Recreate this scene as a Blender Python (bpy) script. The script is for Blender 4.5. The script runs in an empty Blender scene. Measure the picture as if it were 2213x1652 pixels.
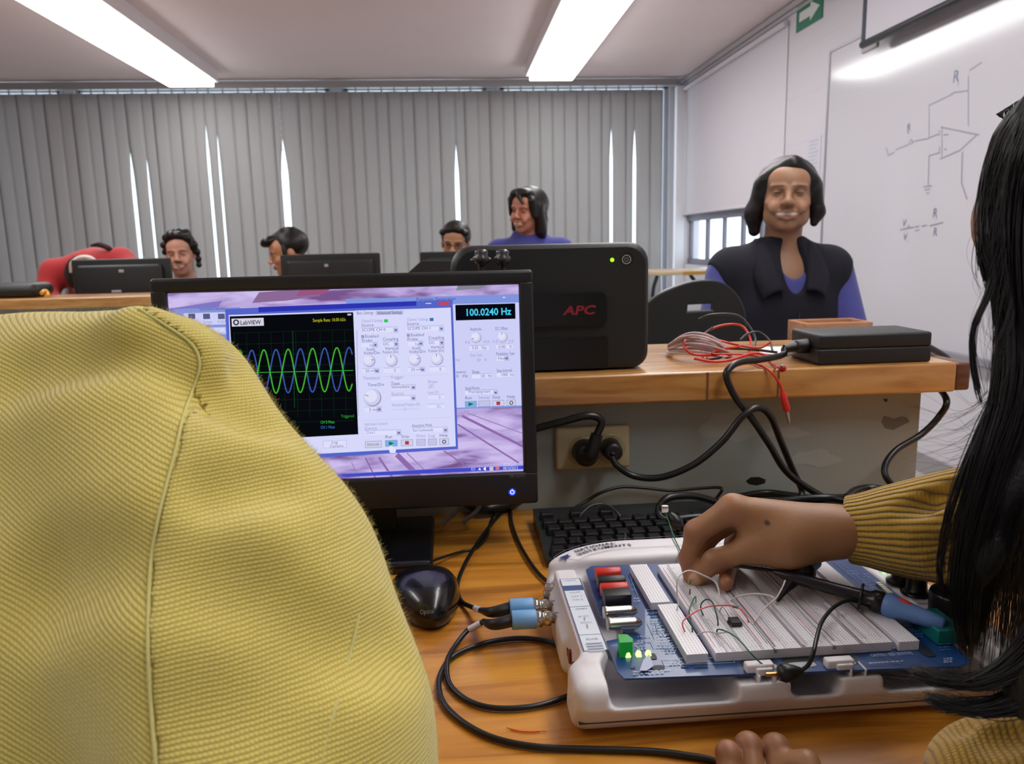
import bpy, math, random
import numpy as np
from math import sin, cos, tan, atan, atan2, pi, sqrt, radians
from mathutils import Vector, Matrix

D = bpy.data
SC = bpy.context.scene
COL = SC.collection
random.seed(7)
RNG = np.random.default_rng(7)

# ------------------------------------------------------------------ camera
F, W, H = 1700.0, 2213, 1652
YAW, PITCH, ROLL = atan(131 / F), atan(301 / F), .022
CAM = np.array([0, 0, 1.11])
FW = np.array([sin(YAW) * cos(PITCH), cos(YAW) * cos(PITCH), -sin(PITCH)])
_r = np.array([cos(YAW), -sin(YAW), 0.])
_u = np.cross(_r, FW)
RT = _r * cos(ROLL) - _u * sin(ROLL)
UP = _u * cos(ROLL) + _r * sin(ROLL)
cd = D.cameras.new('camera')
cam = D.objects.new('camera', cd)
COL.objects.link(cam)
cd.sensor_fit = 'HORIZONTAL'; cd.sensor_width = 36; cd.lens = F / W * 36
cd.clip_start = .02; cd.clip_end = 60
cam.matrix_world = Matrix(((RT[0], UP[0], -FW[0], CAM[0]), (RT[1], UP[1], -FW[1], CAM[1]), (RT[2], UP[2], -FW[2], CAM[2]), (0, 0, 0, 1)))
cd.dof.use_dof = True; cd.dof.focus_distance = .72; cd.dof.aperture_fstop = 13
SC.camera = cam

# ------------------------------------------------------------------ light and exposure
SC.view_settings.view_transform = 'Standard'
SC.view_settings.look = 'None'
SC.view_settings.exposure = 0.32
SC.view_settings.gamma = 1
SC.view_settings.use_curve_mapping = False
SC.cycles.max_bounces = 7
SC.cycles.diffuse_bounces = 4
SC.cycles.glossy_bounces = 3
SC.cycles.transmission_bounces = 4
SC.cycles.transparent_max_bounces = 8
SC.cycles.sample_clamp_indirect = 4
SC.cycles.caustics_reflective = False
SC.cycles.caustics_refractive = False
SC.cycles.use_denoising = True
wd = D.worlds.new('sky'); SC.world = wd; wd.use_nodes = True
wd.node_tree.nodes['Background'].inputs[0].default_value = (.80, .90, 1, 1)
wd.node_tree.nodes['Background'].inputs[1].default_value = 2.2
LAMP_E = 8.5          # ceiling lamps, emission of the diffusers
LAMP_COL = (1.0, .99, .975)

def P_z(x, y, z):
    d = FW + RT * (x - W / 2) / F + UP * (H / 2 - y) / F
    return CAM + d * (z - CAM[2]) / d[2]
def P_y(x, y, Y):
    d = FW + RT * (x - W / 2) / F + UP * (H / 2 - y) / F
    return CAM + d * Y / d[1]
def P_x(x, y, X):
    d = FW + RT * (x - W / 2) / F + UP * (H / 2 - y) / F
    return CAM + d * X / d[0]
def P_d(x, y, dist):
    return CAM + (FW + RT * (x - W / 2) / F + UP * (H / 2 - y) / F) * dist
A = np.array

# ------------------------------------------------------------------ materials
def lin(c):
    return tuple((v / 255 / 12.92 if v / 255 <= .04045 else ((v / 255 + .055) / 1.055) ** 2.4) for v in c)
_M = {}
class NT:
    def __init__(s, m): s.t = m.node_tree; s.n = s.t.nodes; s.l = s.t.links
    def new(s, typ, **k):
        n = s.n.new(typ)
        for a, b in k.items():
            if a.startswith('i_'):
                key = a[2:].replace('_', ' ')
                n.inputs[int(key) if key.isdigit() else key].default_value = b
            else: setattr(n, a, b)
        return n
    def link(s, a, b): s.l.new(a, b)
    def math(s, op, a, b=None, clamp=False):
        n = s.n.new('ShaderNodeMath'); n.operation = op; n.use_clamp = clamp
        for i, v in enumerate((a, b)):
            if v is None: continue
            if isinstance(v, (int, float)): n.inputs[i].default_value = v
            else: s.l.new(v, n.inputs[i])
        return n.outputs[0]
    def mix(s, f, a, b, blend='MIX'):
        n = s.n.new('ShaderNodeMix'); n.data_type = 'RGBA'; n.blend_type = blend
        for i, v in ((0, f), (6, a), (7, b)):
            if isinstance(v, (int, float)): n.inputs[i].default_value = v
            elif isinstance(v, tuple): n.inputs[i].default_value = (*v[:3], 1)
            else: s.l.new(v, n.inputs[i])
        return n.outputs[2]
def mat(name, col=(128, 128, 128), rough=.5, metal=0., spec=.5, emit=None, es=1., noise=None, bump=None, coat=0., trans=0., sheen=0., attr=False, sss=0.):
    """noise=(scale, other colour, amount 0..1), bump=(scale, strength)"""
    if name in _M: return _M[name]
    m = D.materials.new(name); m.use_nodes = True; _M[name] = m
    t = NT(m); b = t.n['Principled BSDF']
    b.inputs['Roughness'].default_value = rough; b.inputs['Metallic'].default_value = metal
    b.inputs['Specular IOR Level'].default_value = spec; b.inputs['Coat Weight'].default_value = coat
    b.inputs['Sheen Weight'].default_value = sheen
    base = (*lin(col), 1)
    b.inputs['Base Color'].default_value = base
    tc = t.new('ShaderNodeTexCoord')
    out = None
    if attr:
        a = t.new('ShaderNodeAttribute', attribute_name='Col'); out = a.outputs['Color']
    if noise:
        nz = t.new('ShaderNodeTexNoise', i_Scale=noise[0], i_Detail=4.0)
        t.link(tc.outputs['Object'], nz.inputs['Vector'])
        f = t.math('MULTIPLY', nz.outputs['Fac'], noise[2], True)
        out = t.mix(f, out if out is not None else base, lin(noise[1]))
    if out is not None: t.link(out, b.inputs['Base Color'])
    if bump:
        nz = t.new('ShaderNodeTexNoise', i_Scale=bump[0], i_Detail=3.0)
        t.link(tc.outputs['Object'], nz.inputs['Vector'])
        bp = t.new('ShaderNodeBump', i_Strength=bump[1], i_Distance=.002)
        t.link(nz.outputs['Fac'], bp.inputs['Height']); t.link(bp.outputs[0], b.inputs['Normal'])
    if emit:
        b.inputs['Emission Color'].default_value = (*lin(emit), 1); b.inputs['Emission Strength'].default_value = es
    if trans: b.inputs['Transmission Weight'].default_value = trans
    if sss: b.inputs['Subsurface Weight'].default_value = sss; b.inputs['Subsurface Scale'].default_value = .006; b.inputs['Subsurface Radius'].default_value = (1, .3, .15)
    return m
def wood(name, c1, c2, c3, along='x', scale=1., rough=.3, coat=.3):
    if name in _M: return _M[name]
    m = D.materials.new(name); m.use_nodes = True; _M[name] = m
    t = NT(m); b = t.n['Principled BSDF']; b.inputs['Roughness'].default_value = rough; b.inputs['Coat Weight'].default_value = coat
    b.inputs['Coat Roughness'].default_value = .25
    tc = t.new('ShaderNodeTexCoord')
    mp = t.new('ShaderNodeMapping'); t.link(tc.outputs['Object'], mp.inputs[0])
    mp.inputs['Scale'].default_value = (1.6 * scale, 14 * scale, 14 * scale) if along == 'x' else (14 * scale, 1.6 * scale, 14 * scale)
    n1 = t.new('ShaderNodeTexNoise', i_Scale=2.2, i_Detail=6.0, i_Distortion=1.4); t.link(mp.outputs[0], n1.inputs['Vector'])
    n2 = t.new('ShaderNodeTexNoise', i_Scale=9.0, i_Detail=3.0, i_Distortion=.4); t.link(mp.outputs[0], n2.inputs['Vector'])
    r = t.new('ShaderNodeValToRGB'); t.link(n1.outputs['Fac'], r.inputs[0])
    e = r.color_ramp.elements
    e[0].position = .36; e[0].color = (*lin(c3), 1); e[1].position = .66; e[1].color = (*lin(c1), 1)
    q = e.new(.5); q.color = (*lin(c2), 1)
    f = t.math('MULTIPLY', n2.outputs['Fac'], .35)
    t.link(t.mix(f, r.outputs[0], lin(c3)), b.inputs['Base Color'])
    bp = t.new('ShaderNodeBump', i_Strength=.12, i_Distance=.0006); t.link(n2.outputs['Fac'], bp.inputs['Height']); t.link(bp.outputs[0], b.inputs['Normal'])
    return m
def emis(col, es=1.):
    """a flat patch of screen or lit surface"""
    k = 'glow_%d_%d_%d_%d' % (*[int(v) for v in col], int(es * 100))
    if k in _M: return _M[k]
    m = D.materials.new(k); m.use_nodes = True; _M[k] = m
    t = NT(m); t.n.remove(t.n['Principled BSDF'])
    e = t.new('ShaderNodeEmission'); e.inputs[0].default_value = (*lin(col), 1); e.inputs[1].default_value = es
    t.link(e.outputs[0], t.n['Material Output'].inputs[0])
    return m
def ink(col, rough=.5):
    return mat('ink_%d_%d_%d' % tuple(int(v) for v in col), col, rough)
def glassmat(name='window_pane_glass'):
    if name in _M: return _M[name]
    m = D.materials.new(name); m.use_nodes = True; _M[name] = m
    t = NT(m); t.n.remove(t.n['Principled BSDF'])
    tr = t.new('ShaderNodeBsdfTransparent'); tr.inputs[0].default_value = (.96, .98, .98, 1)
    g = t.new('ShaderNodeBsdfGlossy'); g.inputs['Roughness'].default_value = .02
    ge = t.new('ShaderNodeNewGeometry'); fr = t.new('ShaderNodeFresnel'); mx = t.new('ShaderNodeMixShader')
    t.link(t.math('MULTIPLY', fr.outputs[0], t.math('SUBTRACT', 1.0, ge.outputs['Backfacing'])), mx.inputs[0]); t.link(tr.outputs[0], mx.inputs[1]); t.link(g.outputs[0], mx.inputs[2])
    t.link(mx.outputs[0], t.n['Material Output'].inputs[0])
    return m

# ------------------------------------------------------------------ mesh builder
def unit(v): v = A(v, float); return v / (np.linalg.norm(v) + 1e-12)
def frame(d):
    d = unit(d); a = A([0, 0, 1.]) if abs(d[2]) < .9 else A([1., 0, 0])
    x = unit(np.cross(a, d)); return x, np.cross(d, x), d
def crom(pts, n=8):
    """smooth path through control points (Catmull-Rom)"""
    p = [A(q, float) for q in pts]
    if len(p) < 3: return [p[0] + (p[-1] - p[0]) * i / n for i in range(n + 1)]
    p = [2 * p[0] - p[1]] + p + [2 * p[-1] - p[-2]]; out = []
    for i in range(1, len(p) - 2):
        for k in range(n):
            t = k / n
            out.append(.5 * ((2 * p[i]) + (-p[i - 1] + p[i + 1]) * t + (2 * p[i - 1] - 5 * p[i] + 4 * p[i + 1] - p[i + 2]) * t * t + (-p[i - 1] + 3 * p[i] - 3 * p[i + 1] + p[i + 2]) * t ** 3))
    out.append(p[-2]); return out
class MB:
    def __init__(s): s.v = []; s.f = []; s.m = []; s.s = []
    def add(s, v, f, m=0, sm=False):
        o = len(s.v); s.v += [tuple(float(c) for c in q) for q in v]
        for q in f: s.f.append(tuple(i + o for i in q)); s.m.append(m); s.s.append(sm)
        return s
    def box(s, lo, hi, m=0, M=None, b=0.):
        """box with optional chamfered edges b; M maps local to world"""
        lo = A(lo, float); hi = A(hi, float)
        if b <= 0:
            v = [(x, y, z) for x in (lo[0], hi[0]) for y in (lo[1], hi[1]) for z in (lo[2], hi[2])]
            f = [(0, 1, 3, 2), (4, 6, 7, 5), (0, 4, 5, 1), (2, 3, 7, 6), (0, 2, 6, 4), (1, 5, 7, 3)]
        else:
            b = min(b, *((hi - lo) / 2.01)); n = 2; v = []; c = (lo + hi) / 2; hs = (hi - lo) / 2 - b
            ids = {}
            f = []
            def vid(q):
                k = tuple(round(t, 7) for t in q)
                if k not in ids: ids[k] = len(v); v.append(q)
                return ids[k]
            N = n * 2
            us = [-1 + 2 * i / N for i in range(N + 1)]
            for ax in range(3):
                for sg in (-1, 1):
                    # duplicate the middle column to open the flat part
                    def exp(i_): return [(i_, -1), (i_, 1)] if i_ == N // 2 else [(i_, None)]
                    idx = [e for i_ in range(N + 1) for e in exp(i_)]
                    G = []
                    for (i_, si) in idx:
                        row = []
                        for (j_, sj) in idx:
                            q = np.zeros(3); q[ax] = sg; q[(ax + 1) % 3] = tan(us[i_] * pi / 4); q[(ax + 2) % 3] = tan(us[j_] * pi / 4)
                            d = q / np.linalg.norm(q); sgn = np.zeros(3); sgn[ax] = sg
                            sgn[(ax + 1) % 3] = si if si else (-1 if i_ < N / 2 else 1)
                            sgn[(ax + 2) % 3] = sj if sj else (-1 if j_ < N / 2 else 1)
                            row.append(vid(c + sgn * hs + d * b))
                        G.append(row)
                    for i_ in range(len(G) - 1):
                        for j_ in range(len(G) - 1):
                            q = (G[i_][j_], G[i_ + 1][j_], G[i_ + 1][j_ + 1], G[i_][j_ + 1])
                            f.append(q if sg > 0 else q[::-1])
        if M is not None: v = [M(q) for q in v]
        return s.add(v, f, m, b > 0)
    def prism(s, poly, z0, z1, m=0, T=None, sm=False):
        """extrude a 2-D polygon (counter-clockwise) from z0 to z1"""
        n = len(poly); T = T or (lambda x, y, z: (x, y, z))
        v = [T(p[0], p[1], z0) for p in poly] + [T(p[0], p[1], z1) for p in poly]
        s.add(v, [tuple(range(n - 1, -1, -1)), tuple(range(n, 2 * n))], m)
        return s.add(v, [(i, (i + 1) % n, n + (i + 1) % n, n + i) for i in range(n)], m, sm)
    def lathe(s, a, b, prof, n=16, m=0, sm=True):
        """profile [(t along a->b 0..1, radius)]"""
        a = A(a, float); b = A(b, float); x, y, d = frame(b - a); v = []; f = []
        for t, r in prof:
            for k in range(n):
                w = 2 * pi * k / n; v.append(a + (b - a) * t + (x * cos(w) + y * sin(w)) * r)
        for i in range(len(prof) - 1):
            for k in range(n): f.append((i * n + k, i * n + (k + 1) % n, (i + 1) * n + (k + 1) % n, (i + 1) * n + k))
        s.add(v, f, m, sm)
        return s.add(v[:n] + v[-n:], [tuple(range(n - 1, -1, -1)), tuple(range(n, 2 * n))], m)
    def cyl(s, a, b, r, r2=None, n=16, m=0, c=.0):
        r2 = r if r2 is None else r2
        L = np.linalg.norm(A(b, float) - A(a, float)); e = min(.45, c / L) if c else 0
        return s.lathe(a, b, [(0, r - c), (e * .3, r - c * .3), (e, r), (1 - e, r2), (1 - e * .3, r2 - c * .3), (1, r2 - c)] if c else [(0, r), (1, r2)], n, m)
    def ell(s, c, r, n=16, m=0, R=None):
        v = []; f = []; k = n // 2
        for i in range(k + 1):
            th = pi * i / k
            for j in range(n):
                ph = 2 * pi * j / n; q = A([sin(th) * cos(ph) * r[0], sin(th) * sin(ph) * r[1], cos(th) * r[2]])
                if R is not None: q = R @ q
                v.append(A(c) + q)
        for i in range(k):
            for j in range(n): f.append((i * n + j, (i + 1) * n + j, (i + 1) * n + (j + 1) % n, i * n + (j + 1) % n))
        return s.add(v, f, m, True)
    def tube(s, pts, r, n=8, m=0, sub=8):
        p = crom(pts, sub) if sub else [A(q, float) for q in pts]
        N = len(p); rr = [r] * N if isinstance(r, (int, float)) else list(np.interp(np.linspace(0, 1, N), np.linspace(0, 1, len(r)), r))
        x, y, d = frame(p[1] - p[0]); v = []; f = []
        for i in range(N):
            d2 = unit(p[min(i + 1, N - 1)] - p[max(i - 1, 0)]); x = unit(x - d2 * (x @ d2)); y = np.cross(d2, x)
            for k in range(n):
                w = 2 * pi * k / n; v.append(p[i] + (x * cos(w) + y * sin(w)) * rr[i])
        for i in range(N - 1):
            for k in range(n): f.append((i * n + k, i * n + (k + 1) % n, (i + 1) * n + (k + 1) % n, (i + 1) * n + k))
        s.add(v, f, m, True)
        return s.add(v[:n] + v[-n:], [tuple(range(n - 1, -1, -1)), tuple(range(n, 2 * n))], m)
_loc = {}
def link(name, me, parent=None, loc=None):
    o = D.objects.new(name, me); COL.objects.link(o)
    if parent is not None: o.parent = parent; base = A(_loc[parent.name])
    else: base = A([0, 0, 0.])
    o.location = Vector(A(loc) - base); _loc[o.name] = tuple(loc)
    return o
def tag(o, label=None, cat=None, group=None, kind=None):
    if label: o['label'] = label
    if cat: o['category'] = cat
    if group: o['group'] = group
    if kind: o['kind'] = kind
    return o
def thing(name, label, cat, loc, group=None):
    return tag(link(name, None, None, loc), label, cat, group)
def build(name, mb, mats, parent=None, loc=None, uv=None):
    """one mesh object out of world-space geometry"""
    v = A(mb.v, dtype=float)
    if loc is None:
        if parent is not None: loc = _loc[parent.name]
        else: loc = ((v[:, 0].min() + v[:, 0].max()) / 2, (v[:, 1].min() + v[:, 1].max()) / 2, v[:, 2].min())
    me = D.meshes.new(name)
    me.from_pydata((v - A(loc)).tolist(), [], mb.f)
    if not isinstance(mats, (list, tuple)): mats = [mats]
    for q in mats: me.materials.append(q)
    me.polygons.foreach_set('material_index', mb.m); me.polygons.foreach_set('use_smooth', mb.s)
    me.update()
    return link(name, me, parent, loc)
def struct(name, mb, mats, parent=None):
    o = build(name, mb, mats, parent)
    if parent is None: o['kind'] = 'structure'
    return o
def dup(o, dx, parent=None, label=None, group=None):
    """copy of a thing with its parts, moved by dx"""
    c = o.copy(); COL.objects.link(c)
    if parent is not None: c.parent = parent
    else: c.location = o.location + Vector([float(q) for q in dx])
    _loc[c.name] = tuple(A(_loc[o.name]) + A(dx))
    if label: c['label'] = label
    if group: c['group'] = group
    for ch in list(o.children): dup(ch, dx, c)
    return c

# ------------------------------------------------------------------ flat printing on a surface (screens, labels, boards)
_txt = {}
def glyphs(text, bold=0.):
    k = (text, bold)
    if k not in _txt:
        cu = D.curves.new('t', 'FONT'); cu.body = text; cu.size = 1; cu.resolution_u = 2; cu.offset = bold
        o = D.objects.new('t', cu); COL.objects.link(o)
        dg = bpy.context.evaluated_depsgraph_get(); me = D.meshes.new_from_object(o.evaluated_get(dg))
        v = [(q.co.x, q.co.y) for q in me.vertices]; f = [tuple(p.vertices) for p in me.polygons]
        D.objects.remove(o); D.curves.remove(cu); D.meshes.remove(me)
        w = max([q[0] for q in v] or [0]); _txt[k] = (v, f, w)
    return _txt[k]
class Flat:
    """shapes printed on the plane O + u ex + v ey; positions may be given through px()"""
    def __init__(s, O, ex, ey, step=4e-5, lift=2e-4, matf=ink):
        s.O = A(O, float); s.ex = unit(ex); s.ey = unit(ey); s.n = np.cross(s.ex, s.ey); s.mb = MB(); s.mats = []; s.z = lift; s.step = step; s.matf = matf
    def px(s, x, y):
        d = FW + RT * (x - W / 2) / F + UP * (H / 2 - y) / F
        t = ((s.O - CAM) @ s.n) / (d @ s.n); q = CAM + d * t - s.O
        return (q @ s.ex, q @ s.ey)
    def W(s, u, v, z=None): return s.O + s.ex * u + s.ey * v + s.n * (s.z if z is None else z)
    def mi(s, c):
        m = c if not isinstance(c, tuple) else s.matf(c)
        if m not in s.mats: s.mats.append(m)
        return s.mats.index(m)
    def poly(s, pts, c):
        s.mb.add([s.W(*p) for p in pts], [tuple(range(len(pts)))], s.mi(c)); s.z += s.step; return s
    def ppoly(s, pts, c): return s.poly([s.px(*p) for p in pts], c)
    def prect(s, x0, y0, x1, y1, c, c2=None):
        """axis-aligned in the plane, corners from two opposite pixels"""
        a = s.px(x0, y0); b = s.px(x1, y1)
        return s.poly([(a[0], b[1]), (b[0], b[1]), (b[0], a[1]), (a[0], a[1])], c)
    def rect(s, u0, v0, u1, v1, c): return s.poly([(u0, v0), (u1, v0), (u1, v1), (u0, v1)], c)
    def line(s, pts, w, c):
        for (a, b) in zip(pts[:-1], pts[1:]):
            a = A(a); b = A(b); d = unit(b - a); n = A([-d[1], d[0]]) * w / 2; e = d * w * .3
            s.mb.add([s.W(*(a - n - e)), s.W(*(b - n + e)), s.W(*(b + n + e)), s.W(*(a + n - e))], [(0, 1, 2, 3)], s.mi(c)); s.z += 4e-7
        s.z += s.step; return s
    def pline(s, pts, w, c): return s.line([s.px(*p) for p in pts], w, c)
    def disc(s, u, v, r, c, n=20, r2=None):
        return s.poly([(u + r * cos(2 * pi * k / n), v + (r2 or r) * sin(2 * pi * k / n)) for k in range(n)], c)
    def ring(s, u, v, r, w, c, n=24, a0=0, a1=2 * pi):
        return s.line([(u + r * cos(a0 + (a1 - a0) * k / n), v + r * sin(a0 + (a1 - a0) * k / n)) for k in range(n + 1)], w, c)
    def text(s, u, v, size, t, c, bold=0., width=None, slant=0., rot=0.):
        vv, ff, w = glyphs(t, bold)
        kx = size if width is None or w == 0 else width / w
        ca, sa = cos(rot), sin(rot)
        P = [(x * kx + y * size * slant, y * size) for x, y in vv]
        s.mb.add([s.W(u + x * ca - y * sa, v + x * sa + y * ca) for x, y in P], ff, s.mi(c)); s.z += s.step; return s
    def ptext(s, x, y, h, t, c, bold=0., x1=None, **k):
        """baseline starts at pixel x,y; h is the pixel height of a capital; x1 the pixel where the text ends"""
        u, v = s.px(x, y); u2, v2 = s.px(x, y - h); wd_ = None
        if x1 is not None: wd_ = s.px(x1, y)[0] - u
        return s.text(u, v, abs(v2 - v) / .7, t, c, bold, wd_, **k)
    def done(s, name, parent): return build(name, s.mb, s.mats, parent)

# ------------------------------------------------------------------ soft bodies: blended solids turned into one continuous skin
class Soft:
    def __init__(s): s.p = []
    def ell(s, c, r, k=.02, op=1, R=None): s.p.append(('e', A(c, float), A(r, float), R, k, op)); return s
    def cap(s, a, b, ra, rb=None, k=.02, op=1): s.p.append(('c', A(a, float), A(b, float), (ra, ra if rb is None else rb), k, op)); return s
    def box(s, lo, hi, r, k=.004, op=1): s.p.append(('b', (A(lo, float) + A(hi, float)) / 2, (A(hi, float) - A(lo, float)) / 2, r, k, op)); return s
    def plane(s, o, n, k=.002): s.p.append(('p', A(o, float), unit(n), None, k, 2)); return s      # keeps the side the normal points away from
    def fn(s, f): s.p.append(('f', f, None, None, 0, 3)); return s
    def grown(s, e, keep=None):
        q = Soft()
        for i, t in enumerate(s.p):
            if keep is not None and i not in keep: continue
            if t[5] != 1: q.p.append(t); continue
            if t[0] == 'e': q.p.append(('e', t[1], t[2] + e, t[3], t[4], 1))
            elif t[0] == 'c': q.p.append(('c', t[1], t[2], (t[3][0] + e, t[3][1] + e), t[4], 1))
            else: q.p.append(t)
        return q
    @staticmethod
    def dist(t, P):
        if t[0] == 'e':
            q = P - t[1]
            if t[3] is not None: q = q @ t[3]
            k0 = np.sqrt(((q / t[2]) ** 2).sum(-1)); k1 = np.sqrt(((q / t[2] ** 2) ** 2).sum(-1)) + 1e-9
            return k0 * (k0 - 1) / k1
        if t[0] == 'c':
            ab = t[2] - t[1]; h = np.clip(((P - t[1]) @ ab) / (ab @ ab + 1e-12), 0, 1)
            return np.linalg.norm(P - t[1] - h[..., None] * ab, axis=-1) - (t[3][0] + (t[3][1] - t[3][0]) * h)
        if t[0] == 'b':
            q = np.abs(P - t[1]) - (t[2] - t[3]); return np.linalg.norm(np.maximum(q, 0), axis=-1) + np.minimum(q.max(-1), 0) - t[3]
        if t[0] == 'p': return (P - t[1]) @ t[2]
    def bounds(s):
        lo = A([9e9] * 3); hi = -lo
        for t in s.p:
            if t[5] != 1: continue
            if t[0] == 'e': r = t[2].max() if t[3] is not None else t[2]; lo = np.minimum(lo, t[1] - r); hi = np.maximum(hi, t[1] + r)
            elif t[0] == 'c':
                for q, r in ((t[1], t[3][0]), (t[2], t[3][1])): lo = np.minimum(lo, q - r); hi = np.maximum(hi, q + r)
            elif t[0] == 'b': lo = np.minimum(lo, t[1] - t[2]); hi = np.maximum(hi, t[1] + t[2])
        return lo, hi
    def value(s, P):
        Dv = np.full(P.shape[:-1], .5)
        for t in s.p: Dv = s.comb(t, Dv, P)
        return Dv
    def comb(s, t, Dv, P):
        if t[5] == 3: return t[1](P, Dv)
        d = s.dist(t, P); k = max(t[4], 1e-5)
        if t[5] == 1: h = np.maximum(k - np.abs(Dv - d), 0) / k; return np.minimum(Dv, d) - h * h * k / 4
        if t[5] == -1: d = -d
        h = np.maximum(k - np.abs(Dv - d), 0) / k; return np.maximum(Dv, d) + h * h * k / 4
    def mesh(s, h, lo=None, hi=None):
        l, u = s.bounds(); lo = l if lo is None else np.maximum(l, lo); hi = u if hi is None else np.minimum(u, hi)
        lo = lo - 3 * h; hi = hi + 3 * h
        n = np.ceil((hi - lo) / h).astype(int) + 1
        ax = [lo[i] + h * np.arange(n[i]) for i in range(3)]
        Dv = np.full(tuple(n), .5, dtype=np.float32)
        for t in s.p:
            if t[5] in (2, 3) or t[0] == 'p': sl = [slice(0, n[i]) for i in range(3)]
            else:
                m = t[4] + 3 * h
                if t[0] == 'e': r = t[2].max() if t[3] is not None else t[2]; a, b = t[1] - r - m, t[1] + r + m
                elif t[0] == 'c': R = max(t[3]); a = np.minimum(t[1], t[2]) - R - m; b = np.maximum(t[1], t[2]) + R + m
                else: a = t[1] - t[2] - m; b = t[1] + t[2] + m
                sl = [slice(max(0, int((a[i] - lo[i]) / h)), min(n[i], int((b[i] - lo[i]) / h) + 2)) for i in range(3)]
                if any(q.stop <= q.start for q in sl): continue
            P = np.stack(np.meshgrid(*[ax[i][sl[i]] for i in range(3)], indexing='ij'), -1)
            Dv[tuple(sl)] = s.comb(t, Dv[tuple(sl)], P)
        S = Dv < 0
        # naive surface nets
        c8 = [S[i:n[0] - 1 + i, j:n[1] - 1 + j, k:n[2] - 1 + k] for i in (0, 1) for j in (0, 1) for k in (0, 1)]
        al = np.logical_and.reduce(c8); an = np.logical_or.reduce(c8)
        cells = np.argwhere(an & ~al)
        if len(cells) == 0: return np.zeros((0, 3)), []
        idx = np.full(an.shape, -1, dtype=np.int64); idx[tuple(cells.T)] = np.arange(len(cells))
        off = A([(i, j, k) for i in (0, 1) for j in (0, 1) for k in (0, 1)])
        val = np.stack([Dv[cells[:, 0] + o[0], cells[:, 1] + o[1], cells[:, 2] + o[2]] for o in off], 1)
        acc = np.zeros((len(cells), 3)); cnt = np.zeros(len(cells))
        for a in range(8):
            for b in range(a + 1, 8):
                if np.abs(off[a] - off[b]).sum() != 1: continue
                va, vb = val[:, a], val[:, b]; m = (va < 0) != (vb < 0)
                t = np.where(m, va / (va - vb + 1e-12), 0)
                acc += np.where(m[:, None], off[a] + t[:, None] * (off[b] - off[a]), 0); cnt += m
        V = lo + h * (cells + acc / cnt[:, None])
        Fc = []
        for d in range(3):
            e1, e2 = [q for q in range(3) if q != d]
            sa = [slice(None)] * 3; sb = [slice(None)] * 3; sa[d] = slice(0, -1); sb[d] = slice(1, None)
            X = S[tuple(sa)] != S[tuple(sb)]
            pts = np.argwhere(X); pts = pts[(pts[:, e1] > 0) & (pts[:, e2] > 0) & (pts[:, e1] < n[e1] - 1) & (pts[:, e2] < n[e2] - 1)]
            def at(a_, b_):
                q = pts.copy(); q[:, e1] -= a_; q[:, e2] -= b_; return idx[tuple(q.T)]
            q = np.stack([at(1, 1), at(0, 1), at(0, 0), at(1, 0)], 1)
            inside = S[tuple(pts.T)]
            flip = inside if d != 1 else ~inside
            q = np.where(flip[:, None], q, q[:, ::-1])
            Fc.append(q)
        Fc = np.concatenate(Fc); Fc = Fc[(Fc >= 0).all(1)]
        return V, Fc
def skin(name, parts, mats, parent=None, loc=None, paint=None, uvf=None, smooth=0):
    """parts: list of (V, F); joined in one mesh. paint(V)->rgb (linear) per vertex; uvf(V)->uv per vertex"""
    Vs = []; Fs = []; o = 0
    for V, Fq in parts:
        if len(V) == 0: continue
        Vs.append(V); Fs.append(A(Fq) + o); o += len(V)
    V = np.concatenate(Vs); Fq = np.concatenate(Fs)
    for _ in range(smooth):
        acc = np.zeros_like(V); cn = np.zeros(len(V))
        for a, b in ((0, 1), (1, 2), (2, 3), (3, 0)):
            np.add.at(acc, Fq[:, a], V[Fq[:, b]]); np.add.at(acc, Fq[:, b], V[Fq[:, a]]); np.add.at(cn, Fq[:, a], 1); np.add.at(cn, Fq[:, b], 1)
        V = V * .5 + acc / np.maximum(cn, 1)[:, None] * .5
    if loc is None: loc = _loc[parent.name] if parent is not None else ((V[:, 0].min() + V[:, 0].max()) / 2, (V[:, 1].min() + V[:, 1].max()) / 2, V[:, 2].min())
    me = D.meshes.new(name)
    me.vertices.add(len(V)); me.vertices.foreach_set('co', (V - A(loc)).ravel())
    me.loops.add(len(Fq) * 4); me.loops.foreach_set('vertex_index', Fq.ravel().astype(np.int32))
    me.polygons.add(len(Fq)); me.polygons.foreach_set('loop_start', np.arange(len(Fq), dtype=np.int32) * 4)
    me.polygons.foreach_set('use_smooth', np.ones(len(Fq), dtype=bool))
    me.update(calc_edges=True); me.validate()
    for q in (mats if isinstance(mats, (list, tuple)) else [mats]): me.materials.append(q)
    if paint is not None:
        ca = me.color_attributes.new('Col', 'FLOAT_COLOR', 'POINT')
        c = np.ones((len(V), 4)); c[:, :3] = paint(V); ca.data.foreach_set('color', c.ravel())
    if uvf is not None:
        uv = me.uv_layers.new(name='knit'); u = uvf(V)
        lv = np.zeros(len(me.loops), dtype=np.int32); me.loops.foreach_get('vertex_index', lv); uv.data.foreach_set('uv', u[lv].ravel())
    return link(name, me, parent, loc)

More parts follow.
